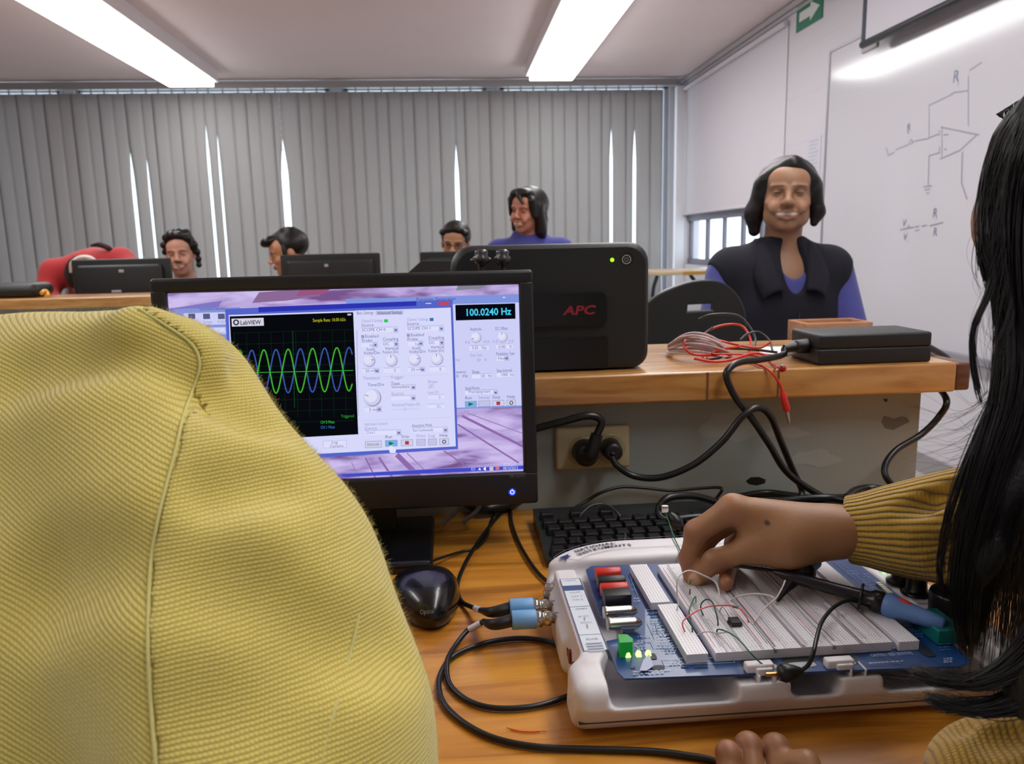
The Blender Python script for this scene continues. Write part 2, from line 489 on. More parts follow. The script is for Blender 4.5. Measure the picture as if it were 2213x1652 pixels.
# ================================================================== THE ROOM
XL, XR, YB, YF, ZC = -5.2, 2.2, 7.42, -2.6, 2.55
m_ceil = mat('ceiling_plaster', (236, 222, 222), .9, noise=(3, (226, 210, 210), .5))
m_wall = mat('painted_wall', (206, 204, 208), .7, noise=(2, (196, 193, 198), .5))
m_floor = mat('floor_tile', (190, 186, 182), .35, noise=(6, (170, 166, 162), .6))
struct('floor', MB().box((XL - .1, YF - .1, -.1), (XR + .1, YB + .5, 0)), m_floor)
struct('ceiling', MB().box((XL - .1, YF - .1, ZC), (XR + .1, YB + .5, ZC + .1)), m_ceil)
struct('wall_left', MB().box((XL - .1, YF - .1, 0), (XL, YB + .5, ZC)), m_wall)
struct('wall_front', MB().box((XL, YF - .1, 0), (XR, YF, ZC)), m_wall)
# back wall: sill below a full-width band of windows hidden by blinds
b = MB().box((XL, YB, 0), (XR, YB + .12, .45)).box((XL, YB, 2.52), (XR, YB + .12, ZC))
for x in (XL, -3.3, -1.0, .4, XR - .12): b.box((x, YB + .01, .45), (x + .12, YB + .12, 2.52))
struct('wall_back', b, m_wall)
m_alu = mat('window_aluminium', (176, 180, 188), .4, .6)
m_glass = glassmat()
for i, (x0, x1) in enumerate([(XL + .12, -3.3), (-3.18, -1.0), (-.88, .4), (.52, XR - .12)]):
    f = MB(); f.box((x0, YB + .05, .45), (x1, YB + .09, .49)).box((x0, YB + .05, 2.48), (x1, YB + .09, 2.52))
    for x in (x0, x1 - .04): f.box((x, YB + .05, .45), (x + .04, YB + .09, 2.52))
    wo = struct('window_%d' % (i + 1), f, m_alu)
    build('pane', MB().box((x0 + .04, YB + .065, .49), (x1 - .04, YB + .071, 2.48)), m_glass, wo)
# right wall with a window near the corner
WY0, WY1, WZ0, WZ1 = 5.22, 7.28, .88, 2.36
m_brick = mat('painted_brick', (214, 210, 216), .6)
t = NT(m_brick)
tc = t.new('ShaderNodeTexCoord'); mp = t.new('ShaderNodeMapping'); mp.inputs['Rotation'].default_value = (pi / 2, 0, pi / 2)
t.link(tc.outputs['Object'], mp.inputs[0])
bk = t.new('ShaderNodeTexBrick', i_Scale=1.0, i_Mortar_Size=.003, i_Brick_Width=.28, i_Row_Height=.075, i_Mortar_Smooth=.6)
bk.inputs['Color1'].default_value = (1, 1, 1, 1); bk.inputs['Color2'].default_value = (.9, .9, .9, 1); bk.inputs['Mortar'].default_value = (0, 0, 0, 1)
t.link(mp.outputs[0], bk.inputs['Vector'])
bp = t.new('ShaderNodeBump', i_Strength=.2, i_Distance=.003); t.link(bk.outputs['Color'], bp.inputs['Height']); t.link(bp.outputs[0], t.n['Principled BSDF'].inputs['Normal'])
t.link(t.mix(bk.outputs['Fac'], (*lin((208, 205, 212)),), (*lin((200, 197, 203)),)), t.n['Principled BSDF'].inputs['Base Color'])
b = MB().box((XR, YF - .1, 0), (XR + .14, WY0, ZC)).box((XR, WY1, 0), (XR + .14, YB + .5, ZC)).box((XR, WY0, 0), (XR + .14, WY1, WZ0)).box((XR, WY0, WZ1), (XR + .14, WY1, ZC))
struct('wall_right', b, m_brick)
f = MB(); m_dkfr = mat('window_frame_grey', (120, 118, 130), .5, .3)
for y, w in ((WY0, .05), (5.56, .05), (5.93, .05), (6.35, .04), (6.76, .06), (WY1 - .04, .04)): f.box((XR + .045, y, WZ0), (XR + .07, y + w, WZ1))
f.box((XR + .03, WY0, WZ0), (XR + .09, WY1, WZ0 + .05)).box((XR + .02, WY0, 1.27), (XR + .09, WY1, 1.36)).box((XR + .03, WY0, WZ1 - .04), (XR + .09, WY1, WZ1))
wo = struct('window_5', f, m_dkfr)
build('pane', MB().box((XR + .055, WY0, WZ0), (XR + .061, WY1, WZ1)), m_glass, wo)
struct('trim_1', MB().box((XR - .09, WY1 + .005, 0), (XR, WY1 + .075, 2.47), b=.004), mat('white_jamb', (225, 226, 232), .4))
struct('trim_2', MB().box((XR - .02, YF, ZC - .045), (XR, YB, ZC - .01)).box((XR - .012, YF, ZC - .075), (XR, YB, ZC - .06)), mat('cornice', (176, 172, 176), .6))
struct('baseboard_right', MB().box((XR - .012, YF, 0), (XR, YB, .09)), mat('baseboard_grey', (150, 146, 148), .6))

# roller shade over that window
m_shade = mat('shade_fabric', (214, 210, 218), .8, noise=(40, (204, 200, 208), .3))
tag(build('roller_shade', MB().box((XR - .006, 5.12, 1.335), (XR - .004, WY1, 2.44)).cyl((XR - .021, 5.12, 2.44), (XR - .021, WY1, 2.44), .019).cyl((XR - .0125, 5.12, 1.335), (XR - .0125, WY1, 1.335), .011),
    m_shade), 'white fabric roller shade pulled halfway down the side window', 'window shade')

# vertical blinds along the back wall
bl = thing('vertical_blinds', 'grey vertical slat blinds closed across the whole back wall', 'blinds', (-1.5, 7.32, 2.5))
build('head_rail', MB().box((XL, 7.29, 2.475), (XR - .08, 7.36, 2.535), b=.006), mat('blind_rail', (150, 148, 150), .5), bl)
m_slat = D.materials.new('blind_slat_fabric'); m_slat.use_nodes = True
t = NT(m_slat); pb = t.n['Principled BSDF']; pb.inputs['Roughness'].default_value = .85
nz = t.new('ShaderNodeTexNoise', i_Scale=90.0); pb.inputs['Base Color'].default_value = (*lin((184, 182, 181)), 1)
tl = t.new('ShaderNodeBsdfTranslucent'); tl.inputs[0].default_value = (*lin((190, 190, 192)), 1)
mx = t.new('ShaderNodeMixShader'); mx.inputs[0].default_value = .30
t.link(pb.outputs[0], mx.inputs[1]); t.link(tl.outputs[0], mx.inputs[2]); t.link(mx.outputs[0], t.n['Material Output'].inputs[0])
def bx(px_): return P_y(px_, 400, 7.32)[0]
# gaps between slats: pixel column they are seen at, height where they open, half width low down
GAPS = [(288, 1.98, .016), (322, 1.9, .008), (455, 2.2, .013), (478, 2.1, .008), (617, 2.06, .030), (988, 1.98, .020), (1321, 2.12, .013), (1371, 2.10, .014)]
gx = sorted((bx(g[0]), g[1], g[2]) for g in GAPS)
edges = []; x = XL + .02
while x < XR - .1:
    edges.append([x, None]); x += .112
for g in gx:
    i = min(range(len(edges)), key=lambda i: abs(edges[i][0] - g[0])); edges[i] = [g[0], g]
edges.sort(key=lambda e: e[0])
zs = [2.445, 2.3, 2.15, 2.05, 1.95, 1.85, 1.75, 1.6, 1.4, 1.1, .7, .2]
for i in range(len(edges) - 1):
    (x0, g0), (x1, g1) = edges[i], edges[i + 1]
    if x1 - x0 < .02: continue
    v = []; fq = []; n = 5
    tw = RNG.uniform(-.006, .006)
    y0 = 7.330 if i % 2 else 7.324
    for z in zs:
        def op(g): return 0 if g is None else g[2] * min(1, max(0, (g[1] - z) / .28))
        a_ = x0 - .007 * (g0 is None) + op(g0); b_ = x1 + .007 * (g1 is None) - op(g1)
        if g0 is not None and z > g0[1]: a_ = x0 - .003
        if g1 is not None and z > g1[1]: b_ = x1 + .003
        for k in range(n):
            s_ = k / (n - 1); v.append((a_ + (b_ - a_) * s_, y0 - .005 * sin(pi * s_) + tw * .6 * (s_ - .5) * (2.5 - z), z))
    for r_ in range(len(zs) - 1):
        for k in range(n - 1): fq.append((r_ * n + k, r_ * n + k + 1, (r_ + 1) * n + k + 1, (r_ + 1) * n + k))
    mb = MB().add(v, fq, 0, True)
    mb.box(((x0 + x1) / 2 - .006, y0 - .002, 2.42), ((x0 + x1) / 2 + .006, y0 + .002, 2.48))
    o = build('slat', mb, m_slat, bl)
    so = o.modifiers.new('thick', 'SOLIDIFY'); so.thickness = .0012
    if abs(x1 - bx(617)) < .001: # bead chain hanging in the wide gap
        cb = MB()
        for q in range(26): cb.ell((bx(617), 7.30, 2.44 - q * .06), (.006, .006, .008), 8)
        cb.cyl((bx(617), 7.30, 2.47), (bx(617), 7.30, .9), .0015, n=6)
        build('bead_chain', cb, mat('chain_white', (225, 225, 230), .4), bl)

# ceiling lamps, two rows of long box fixtures
m_lamp = mat('lamp_housing', (226, 220, 222), .5)
m_diff = D.materials.new('lamp_diffuser'); m_diff.use_nodes = True
t = NT(m_diff); t.n.remove(t.n['Principled BSDF']); e = t.new('ShaderNodeEmission'); e.inputs[0].default_value = (*LAMP_COL, 1); e.inputs[1].default_value = LAMP_E
t.link(e.outputs[0], t.n['Material Output'].inputs[0])
LAMPS = []
for (xa, xb, y0, y1, lb) in ((-2.20, -1.85, 4.45, 6.9, 'long lit ceiling lamp at upper left above the blinds'), (.72, 1.07, 4.45, 6.74, 'long lit ceiling lamp nearest the whiteboard wall'),
                             (-2.20, -1.85, 1.95, 4.3, 'lit ceiling lamp further forward in the left row'), (.72, 1.07, 1.95, 4.3, 'lit ceiling lamp further forward in the right row'),
                             (-2.20, -1.85, -.6, 1.8, 'lit ceiling lamp over the near bench in the left row'), (.72, 1.07, -.6, 1.8, 'lit ceiling lamp over the near bench in the right row')):
    L = thing('ceiling_lamp', lb, 'ceiling lamp', ((xa + xb) / 2, (y0 + y1) / 2, 2.42), 'box lamps on the ceiling')
    hb = MB().box((xa - .03, y0 - .03, 2.452), (xb + .03, y1 + .03, ZC)); build('housing', hb, m_lamp, L)
    build('diffuser', MB().box((xa, y0, 2.415), (xb, y1, 2.452)), m_diff, L)

# whiteboard, its rail, the drawing on it
m_wb = mat('whiteboard_enamel', (206, 204, 212), .13, coat=0)
wbx = XR - .02
wb = thing('whiteboard', 'large white marker board on the right wall with faint circuit drawing', 'whiteboard', (XR, 3.1, .6))
build('panel', MB().box((wbx, 1.4, .60), (XR - .001, 4.50, 2.12)), m_wb, wb)
fr = MB(); fr.box((wbx - .006, 4.50, .6005), (XR - .001, 4.515, 2.135)).box((wbx - .006, 1.39, 2.1205), (XR - .001, 4.4995, 2.135)).box((wbx - .03, 1.39, .575), (XR - .001, 4.515, .5995))
build('frame', fr, mat('board_frame', (168, 166, 176), .4, .5), wb)
fl = Flat((wbx, 4.5, .6), (0, -1, 0), (0, 0, 1), lift=5e-4)
INKC = (152, 152, 168); INKB = (132, 132, 160)
def wline(pts, w=.0065, c=INKC): fl.pline(pts, w, c)
for pts in ([(1936, 324), (1963, 313)], [(1963, 313), (1968, 302), (1975, 307), (1967, 312)], [(1978, 305), (2005, 300), (2028, 290)], [(2008, 300), (2008, 228), (2060, 203)], [(2053, 206), (2062, 200), (2072, 199), (2093, 196)],
            [(2093, 165), (2093, 272)], [(2034, 275), (2116, 292)], [(2036, 277), (2036, 342)], [(2032, 344), (2075, 325), (2110, 293)], [(2008, 337), (2032, 330)], [(2008, 338), (2006, 400)], [(1996, 404), (2014, 402)], [(1999, 411), (2010, 409)],
            [(2003, 418), (2008, 417)], [(2040, 292), (2050, 291)], [(2042, 323), (2046, 323)], [(2096, 152), (2122, 135)], [(2080, 330), (2078, 395), (2090, 430)], [(1916, 320), (1920, 336), (1932, 330)],
            [(1962, 270), (1962, 286), (1964, 288)], [(1946, 497), (1974, 491)], [(1978, 491), (1986, 489)], [(1979, 499), (1987, 497)], [(1993, 489), (2003, 487)], [(2010, 488), (2038, 481)]): wline(pts)
for (x, y, h, tt) in ((2058, 180, 26, 'R'), (2068, 186, 10, '1'), (1960, 284, 16, 'R'), (2015, 470, 20, 'R'), (2022, 476, 8, '1'), (2016, 510, 18, 'R'), (1950, 490, 16, 'V'), (1962, 492, 9, 'o'), (1952, 520, 16, 'V'), (1962, 524, 9, 'i'), (2028, 293, 10, '2'), (2028, 328, 10, '3')):
    fl.ptext(x, y, h, tt, INKB, slant=.1)
fl.done('marker_drawing', wb)
# projection screen let down a little above the board: a white sheet, dark border and bottom bar
ps = thing('projection_screen', 'pull-down projection screen with black bottom bar above the whiteboard', 'projection screen', (2.12, 3.0, 2.09))
p0 = P_x(1870, 90, 2.10)
yb0, zb0 = p0[1], p0[2]
build('sheet', MB().box((2.098, 1.6, zb0), (2.102, yb0 + .02, 2.48)), mat('screen_sheet', (205, 203, 212), .8), ps)
build('border', MB().box((2.094, yb0 - .002, zb0), (2.103, yb0 + .030, 2.48)), mat('screen_border', (60, 66, 82), .7), ps)
build('bottom_bar', MB().cyl((2.10, 1.58, zb0 - .01), (2.10, yb0 + .03, zb0 - .01), .018, n=14, c=.005), mat('screen_bar', (22, 22, 26), .4), ps)
build('case', MB().box((2.05, 1.55, 2.46), (2.15, yb0 + .06, 2.54), b=.01), mat('screen_case', (200, 198, 204), .5), ps)
tag(build('wall_bracket', MB().box((XR - .03, yb0 + .02, zb0 - .02), (XR, yb0 + .17, zb0 + .035), b=.004), mat('bracket_grey', (178, 174, 176), .6)), 'small grey bracket on the wall beside the screen bar end', 'bracket')
# exit arrow sign
e0, e1 = P_x(1722, 72, XR), P_x(1779, 30, XR)
ex = thing('exit_sign', 'green and white arrow sign high on the right wall', 'sign', (XR, (e0[1] + e1[1]) / 2, e0[2]))
zt = e0[2] + .15
build('plate', MB().box((XR - .006, e1[1], e0[2]), (XR - .001, e0[1], zt)), mat('sign_green', (24, 112, 84), .5), ex)
fl = Flat((XR - .0065, e0[1], e0[2]), (0, -1, 0), (0, 0, 1)); w = e0[1] - e1[1]; hh = zt - e0[2]
fl.poly([(w * .12, hh * .34), (w * .55, hh * .34), (w * .55, hh * .16), (w * .90, hh * .52), (w * .55, hh * .88), (w * .55, hh * .70), (w * .12, hh * .70)], (214, 220, 216))
fl.done('arrow', ex)
# notice taped to the wall
n0, n1 = P_x(1743, 390, XR), P_x(1776, 292, XR)
no = thing('wall_notice', 'pale printed notice taped to the wall left of the whiteboard', 'notice', (XR, n0[1], n0[2]))
build('sheet', MB().box((XR - .003, n1[1], n0[2]), (XR - .001, n0[1], n1[2])), mat('notice_paper', (205, 204, 216), .8), no)
fl = Flat((XR - .0035, n0[1], n0[2]), (0, -1, 0), (0, 0, 1)); w = n0[1] - n1[1]; hh = n1[2] - n0[2]
for k in range(9): fl.rect(w * .12, hh * (.9 - k * .09), w * (.85 - .1 * (k % 3)), hh * (.925 - k * .09), (178, 176, 192))
fl.done('print', no)

# ================================================================== OUR BENCH
m_desk = wood('varnished_desk_wood', (220, 156, 58), (204, 136, 44), (160, 100, 28), scale=1.0, rough=.36, coat=.15)
m_plank = wood('shelf_wood', (206, 158, 96), (190, 138, 76), (158, 108, 56), scale=1.2, rough=.28, coat=.4)
m_endg = wood('end_grain', (120, 74, 44), (104, 62, 36), (84, 48, 28), scale=2, rough=.5)
m_panel = mat('grey_partition_paint', (160, 170, 168), .6, noise=(5, (142, 152, 148), .6))
TZ = .75
dk = thing('lab_desk', 'long varnished wooden desk under the keyboard, monitor and white instrument', 'desk', (0, .75, 0))
build('top', MB().box((-1.15, .455, TZ - .04), (1.35, 1.0295, TZ), b=.003), m_desk, dk)
for x in (-1.1, .1, 1.28): build('leg', MB().box((x, .5, 0), (x + .05, .95, TZ - .04)), mat('desk_leg_grey', (110, 110, 108), .5), dk)
pt = thing('desk_partition', 'painted grey partition panel rising behind the keyboard', 'partition', (-.2, 1.05, 0))
build('panel', MB().box((-1.15, 1.03, 0), (.652, 1.065, .899)), m_panel, pt)
fl = Flat((-1.15, 1.03, 0), (1, 0, 0), (0, 0, 1))
def blob(pts, c): fl.ppoly([pts_ for pts_ in pts][::-1], c)
blob([(1612, 1040), (1622, 1032), (1640, 1031), (1655, 1037), (1653, 1045), (1635, 1050), (1618, 1047)], (22, 22, 22))
blob([(1904, 912), (1910, 898), (1930, 905), (1950, 900), (1960, 903), (1966, 912), (1945, 922), (1930, 930), (1912, 926)], (110, 110, 106))
blob([(1908, 862), (1918, 862), (1917, 869), (1912, 869)], (24, 22, 22))
for (x, y, w, h) in ((1580, 920, 80, 40), (1700, 935, 60, 14), (1760, 990, 70, 22)):
    blob([(x + w * cos(a_) * (.8 + .2 * sin(3 * a_)), y + h * sin(a_) * (.8 + .2 * cos(5 * a_))) for a_ in np.linspace(0, 2 * pi, 19)[:-1]], (168, 178, 176))
fl.done('scuffs', pt)
sh = thing('upper_shelf', 'thick varnished wooden shelf plank above the grey partition', 'shelf', (-.2, 1.15, .90))
build('plank', MB().box((-1.15, .985, .9), (.672, 1.27, .94), b=.004), m_plank, sh)
build('end_cap', MB().box((.672, .988, .901), (.694, 1.268, .939), b=.004), m_endg, sh)
for x in (.33, .425): build('joint_line', MB().box((x, .9842, .901), (x + .0025, .99, .9385)), mat('joint_dark', (120, 78, 40), .7), sh)

# wall socket with two plugs
so = thing('wall_socket', 'cream double socket plate on the grey partition', 'socket', (.19, 1.03, .80))
q0, q1 = P_y(1200, 1016, 1.025), P_y(1360, 918, 1.025)
build('plate', MB().box((q0[0], 1.020, q0[2]), (q1[0], 1.03, q1[2]), b=.006), mat('cream_plate', (190, 180, 142), .4), so)
for (x, y) in ((1262, 975), (1318, 968)):
    c = P_y(x, y, 1.02); build('outlet', MB().cyl((c[0], 1.02, c[2]), (c[0], 1.016, c[2]), .021, n=24, c=.002), mat('cream_plate2', (172, 162, 126), .4), so)
m_cable = mat('black_cable_rubber', (16, 18, 20), .35)
m_plug = mat('black_plug_plastic', (20, 18, 20), .45)
def cable(name, label, pts, r, parent=None, m=None, group=None, cat='cable', n=8, sub=10):
    o = build(name, MB().tube(pts, r, n, 0, sub), m or m_cable, parent)
    if parent is None: tag(o, label, cat, group)
    return o
# left plug: thick round head, cord arching left behind the monitor
c = P_y(1262, 975, 1.012)
p1 = thing('power_cable', 'black cord with round plug in left socket, arching behind the monitor', 'power cord', (c[0], 1.0, c[2]))
build('plug', MB().cyl((c[0], 1.016, c[2]), (c[0], .985, c[2]), .0165, .0155, n=20, c=.004).tube([(c[0], .99, c[2]), (c[0] + .004, .982, c[2] + .004), P_y(1290, 940, .98)], [.013, .010, .008], 12), m_plug, p1)
build('cord', MB().tube([P_y(1290, 940, .98), P_y(1300, 915, .98), P_y(1290, 902, .98), P_y(1262, 900, .98), P_y(1215, 912, .985), P_y(1165, 925, .99), P_y(1120, 940, .99), P_y(1040, 985, .98), P_z(900, 1050, .757)], .0050, 10), m_cable, p1)
c = P_y(1318, 968, 1.012)
p2 = thing('power_cable', 'black cord from right socket looping over to the black adapter', 'power cord', (c[0], 1.0, c[2]))
build('plug', MB().cyl((c[0], 1.016, c[2]), (c[0], .985, c[2]), .0140, .0125, n=20, c=.004).cyl((c[0], .995, c[2] - .002), tuple(P_y(1322, 988, .985)), .008, .0055, n=12), m_plug, p2)
build('cord', MB().tube([P_y(1322, 988, .985), P_y(1335, 1008, .98), P_y(1372, 1030, .975), P_y(1430, 1032, .965), P_y(1500, 1004, .955), P_y(1560, 955, .95), P_y(1605, 900, .95), P_y(1638, 882, .955), P_y(1665, 900, .96), P_y(1690, 960, .97), P_y(1715, 1020, .985), P_y(1733, 1060, .99), P_z(1728, 1088, .757), P_z(1760, 1090, .757)], .0045, 10), m_cable, p2)
# adapter on the shelf
q0, q1 = P_y(1766, 800, 1.0), P_y(2014, 730, 1.0)
ad = thing('power_adapter', 'chunky black power adapter lying on the wooden shelf', 'power adapter', ((q0[0] + q1[0]) / 2, 1.03, .94))
zt = .94 + .041
build('body', MB().box((q0[0], .998, .9402), (q1[0], 1.085, .9618), b=.003).box((q0[0], .998, .9612), (q1[0], 1.085, zt), b=.004), mat('adapter_plastic', (26, 27, 30), .5, bump=(900, .15)), ad)
build('strain_relief', MB().cyl((q0[0] + .004, 1.03, .963), (q0[0] - .018, 1.03, .962), .0105, .009, n=14, c=.002).cyl((q0[0] - .018, 1.03, .962), (q0[0] - .034, 1.028, .960), .007, .0055, n=12), m_plug, ad)
pc = [(q0[0] - .034, 1.028, .960), P_y(1690, 768, 1.02), P_y(1640, 778, 1.0), P_y(1600, 783, .985), P_y(1578, 795, .975), P_y(1570, 815, .97), P_y(1590, 860, .965), P_y(1625, 905, .96), P_y(1662, 960, .96), P_y(1700, 1020, .965), P_y(1760, 1064, .96), P_z(1830, 1098, .76), P_z(1900, 1100, .757)]
build('input_cord', MB().tube(pc, .0045, 10), m_cable, ad)
pc = [(q1[0] - .002, 1.05, .965), (q1[0] + .018, 1.06, .960), P_y(2048, 775, 1.10), (.712, 1.12, .93), (.713, 1.11, .90), P_y(2045, 862, 1.0), P_y(2030, 900, 1.0), P_y(1990, 940, 1.0), P_y(1935, 975, .99), P_y(1912, 1012, .98), P_y(1925, 1045, .97), P_z(1975, 1080, .757), P_z(2060, 1085, .757)]
build('output_cord', MB().tube(pc, .0045, 10), m_cable, ad)

# UPS on the shelf
Yu = 1.02
def uo(pts, Y=Yu): return [(P_y(x, y, Y)[0], P_y(x, y, Y)[2]) for x, y in pts]
up = thing('backup_power_unit', 'large upright black backup power unit with red lettering on the shelf', 'power unit', (.13, 1.07, .94))
zb = .9405
def rrect(x0, z0, x1, z1, r, n=6):
    o = []
    for cx, cz, a0 in ((x1 - r[1], z0 + r[1], -pi / 2), (x1 - r[2], z1 - r[2], 0), (x0 + r[3], z1 - r[3], pi / 2), (x0 + r[0], z0 + r[0], pi)):
        rr = {-pi / 2: r[1], 0: r[2], pi / 2: r[3], pi: r[0]}[a0]
        for k in range(n + 1): a_ = a0 + pi / 2 * k / n; o.append((cx + rr * cos(a_), cz + rr * sin(a_)))
    return o
x0, x1, z1 = P_y(975, 600, Yu)[0], P_y(1404, 650, Yu)[0], P_y(1250, 527, Yu)[2]
body = rrect(x0, zb, x1, z1, (.03, .022, .026, .030))
TX = lambda x, z, y: (x, y, z)
m_ups = mat('unit_black_plastic', (30, 32, 32), .48, bump=(700, .12)); m_ups2 = mat('unit_gloss_panel', (17, 17, 19), .3)
bb = MB()
def shrink(poly, e):
    c = A(poly).mean(0); q = A(poly); s_ = (A([x1 - x0, z1 - zb]) / 2 - e) / (A([x1 - x0, z1 - zb]) / 2); return [tuple(c + (p - c) * s_) for p in q]
c_ = A(body).mean(0)
lay = [(Yu + .000, .006), (Yu + .0015, .003), (Yu + .005, .001), (Yu + .010, 0), (Yu + .085, 0), (Yu + .09, .003)]
v = []; n_ = len(body)
for y, e in lay: v += [(p[0], y, p[1]) for p in shrink(body, e)]
fq = [(i * n_ + k, i * n_ + (k + 1) % n_, (i + 1) * n_ + (k + 1) % n_, (i + 1) * n_ + k) for i in range(len(lay) - 1) for k in range(n_)]
bb.add(v, fq, 0, True); bb.add(v[:n_], [tuple(range(n_))], 0); bb.add(v[-n_:], [tuple(range(n_ - 1, -1, -1))], 0)
dzz = zb + .0005 - min(q[2] for q in v); bb.v = [(q[0], q[1], q[2] + dzz) for q in bb.v]
build('body', bb, m_ups, up)
xr, zt1, zm = P_y(1310, 640, Yu)[0], P_y(1250, 632, Yu)[2], P_y(1250, 703, Yu)[2]
pa = rrect(x0 + .06, zm, xr, zt1, (.004, .008, .010, .004))
build('logo_panel', MB().prism(pa, -(Yu - .006), -(Yu + .004), 0, lambda x, z, y: (x, -y, z)), m_ups2, up)
pa = rrect(x0 + .06, zb + .003, xr + .002, zm - .016, (.004, .004, .004, .004))
build('lower_panel', MB().prism(pa, -(Yu - .002), -(Yu + .004), 0, lambda x, z, y: (x, -y, z)), m_ups2, up)
fl = Flat((x0, Yu - .0062, zb), (1, 0, 0), (0, 0, 1))
# the three letters drawn as slanted strokes
RED = (150, 34, 44)
fl.ptext(1217, 681, 19, 'APC', RED, bold=.03, x1=1284, slant=.25)
fl.done('lettering', up)
fl = Flat((x0, Yu + .0001, zb), (1, 0, 0), (0, 0, 1))
cu_, cv_ = fl.px(1354, 561)
fl.disc(cu_, cv_, .0088, (12, 12, 13), 24); fl.ring(cu_, cv_, .0055, .0011, (170, 172, 174)); fl.ring(cu_, cv_, .0024, .0007, (150, 152, 154), a0=pi * .7, a1=pi * 2.3); fl.line([(cu_, cv_ + .001), (cu_, cv_ + .003)], .0007, (150, 152, 154))
fl.done('power_button', up)
c = P_y(1323, 562, Yu); build('status_light', MB().ell((c[0], Yu, c[2]), (.0027, .0015, .0027), 12), emis((150, 255, 30), 1.6), up)
# two cable plugs standing up between monitor and unit
for (x, y) in ((1040, 545), (1086, 545)):
    c0 = P_y(x, y + 40, .975); c1 = P_y(x, y - 6, .975)
    o = thing('cable_plug', 'upright black cable plug behind the monitor top, %s one' % ('left' if x < 1060 else 'right'), 'cable plug', c0, 'cable plugs in front of the power unit')
    g = MB().lathe(c0, c1, [(0, .004), (.25, .004), (.3, .007), (.45, .010), (.62, .0105), (.7, .0075), (.85, .0085), (.95, .007), (1, .003)], 16)
    if x < 1060: g.ell(tuple(c0 * .5 + c1 * .5), (.014, .008, .004), 12)
    build('shell', g, mat('plug_grey', (58, 55, 62), .3), o)
    build('lead', MB().tube([c0 + A([0, 0, .004]), c0 + A([0, 0, -.03]), c0 + A([.0, -.002, -.12]), c0 + A([-.03, -.01, -.28]), (c0[0] - .06, .955, .76)], .003, 8), mat('lead_grey', (96, 94, 100), .4), o)

# ================================================================== MONITOR
Ym = .90
tilt = radians(4)
mo = thing('computer_monitor', 'black widescreen monitor on the desk showing scope windows', 'monitor', (-.115, .93, .75))
fs = Flat(P_y(1133, 1018, Ym - .003), (1, 0, 0), (0, sin(tilt), cos(tilt)), step=3e-5, lift=1.5e-4, matf=lambda c: emis(c, .80))
u1, v0 = 0., 0.
u0 = fs.px(362, 632)[0]; v1 = fs.px(1118, 615)[1]
u1 = (fs.px(1118, 615)[0] + fs.px(1133, 1018)[0]) / 2
ub0, vb0 = fs.px(332, 700)[0], fs.px(1160, 1086)[1]; ub1, vb1 = fs.px(1158, 900)[0], fs.px(1150, 583)[1]
N = fs.n
def MP(u, v, w): return tuple(fs.O + fs.ex * u + fs.ey * v + N * w)   # w towards the viewer
m_mon = mat('monitor_black_plastic', (20, 20, 24), .42); m_mon2 = mat('monitor_back_plastic', (24, 24, 26), .6)
T3 = lambda lo, hi, mb, b_=0.: mb.box(lo, hi, 0, lambda q: A(MP(q[0], q[1], q[2])), b_)
mb = MB()
T3((ub0, vb0, -.018), (ub1, vb0 + (v0 - vb0), .006), mb, .004); T3((ub0, v1, -.018), (ub1, vb1, .006), mb, .004)
T3((ub0, v0 - .004, -.018), (u0, v1 + .004, .006), mb, .004); T3((u1, v0 - .004, -.018), (ub1, v1 + .004, .006), mb, .004)
build('bezel', mb, m_mon, mo)
mb = MB(); T3((ub0 + .006, vb0 + .004, -.045), (ub1 - .006, vb1 - .004, -.010), mb, .012); build('back_shell', mb, m_mon2, mo)
mb = MB()
um = (ub0 + ub1) / 2
mb.box(A(MP(um, 0, -.055)) * A([1, 1, 0]) + A([-.035, 0, .76]), A(MP(um, .08, -.035)) * A([1, 1, 0]) + A([.035, .0, .90]), b=.006)
build('stand_neck', mb, m_mon, mo)
q0, q1 = P_z(935, 1218, .762), P_z(925, 1100, .762)
bxr = q0[0]
build('stand_base', MB().box((2 * (ub0 + ub1) / 2 + 2 * fs.O[0] - bxr + .0, q0[1], .7502), (bxr, .985, .764), b=.006), mat('monitor_base_gloss', (16, 16, 19), .25), mo)
# the picture on the screen
LAV, WINB = (196, 192, 240), (80, 96, 190)
PAN = (205, 207, 246); PAN2 = (214, 216, 250); TXT = (96, 100, 150); TXL = (150, 152, 200)
def SR(*a): fs.prect(*a)
def ST(x, y, h, t_, c=TXT, **k): fs.ptext(x, y, h, t_, c, **k)
wall_m = D.materials.new('screen_wallpaper'); wall_m.use_nodes = True
t = NT(wall_m); t.n.remove(t.n['Principled BSDF'])
tc = t.new('ShaderNodeTexCoord'); mp = t.new('ShaderNodeMapping'); mp.inputs['Rotation'].default_value = (0, radians(-38), 0); mp.inputs['Scale'].default_value = (14, 1, 60)
t.link(tc.outputs['Object'], mp.inputs[0]); nz = t.new('ShaderNodeTexNoise', i_Scale=1.0, i_Detail=3.0, i_Distortion=.3); t.link(mp.outputs[0], nz.inputs['Vector'])
rp = t.new('ShaderNodeValToRGB'); t.link(nz.outputs['Fac'], rp.inputs[0]); e = rp.color_ramp.elements
e[0].position = .34; e[0].color = (*lin((120, 84, 140)), 1); e[1].position = .6; e[1].color = (*lin((206, 190, 236)), 1); q = e.new(.46); q.color = (*lin((176, 156, 212)), 1)
em = t.new('ShaderNodeEmission'); em.inputs[1].default_value = .8; t.link(rp.outputs[0], em.inputs[0]); t.link(em.outputs[0], t.n['Material Output'].inputs[0])
fs.rect(u0 - .002, v0 - .002, u1 + .002, v1 + .002, wall_m)
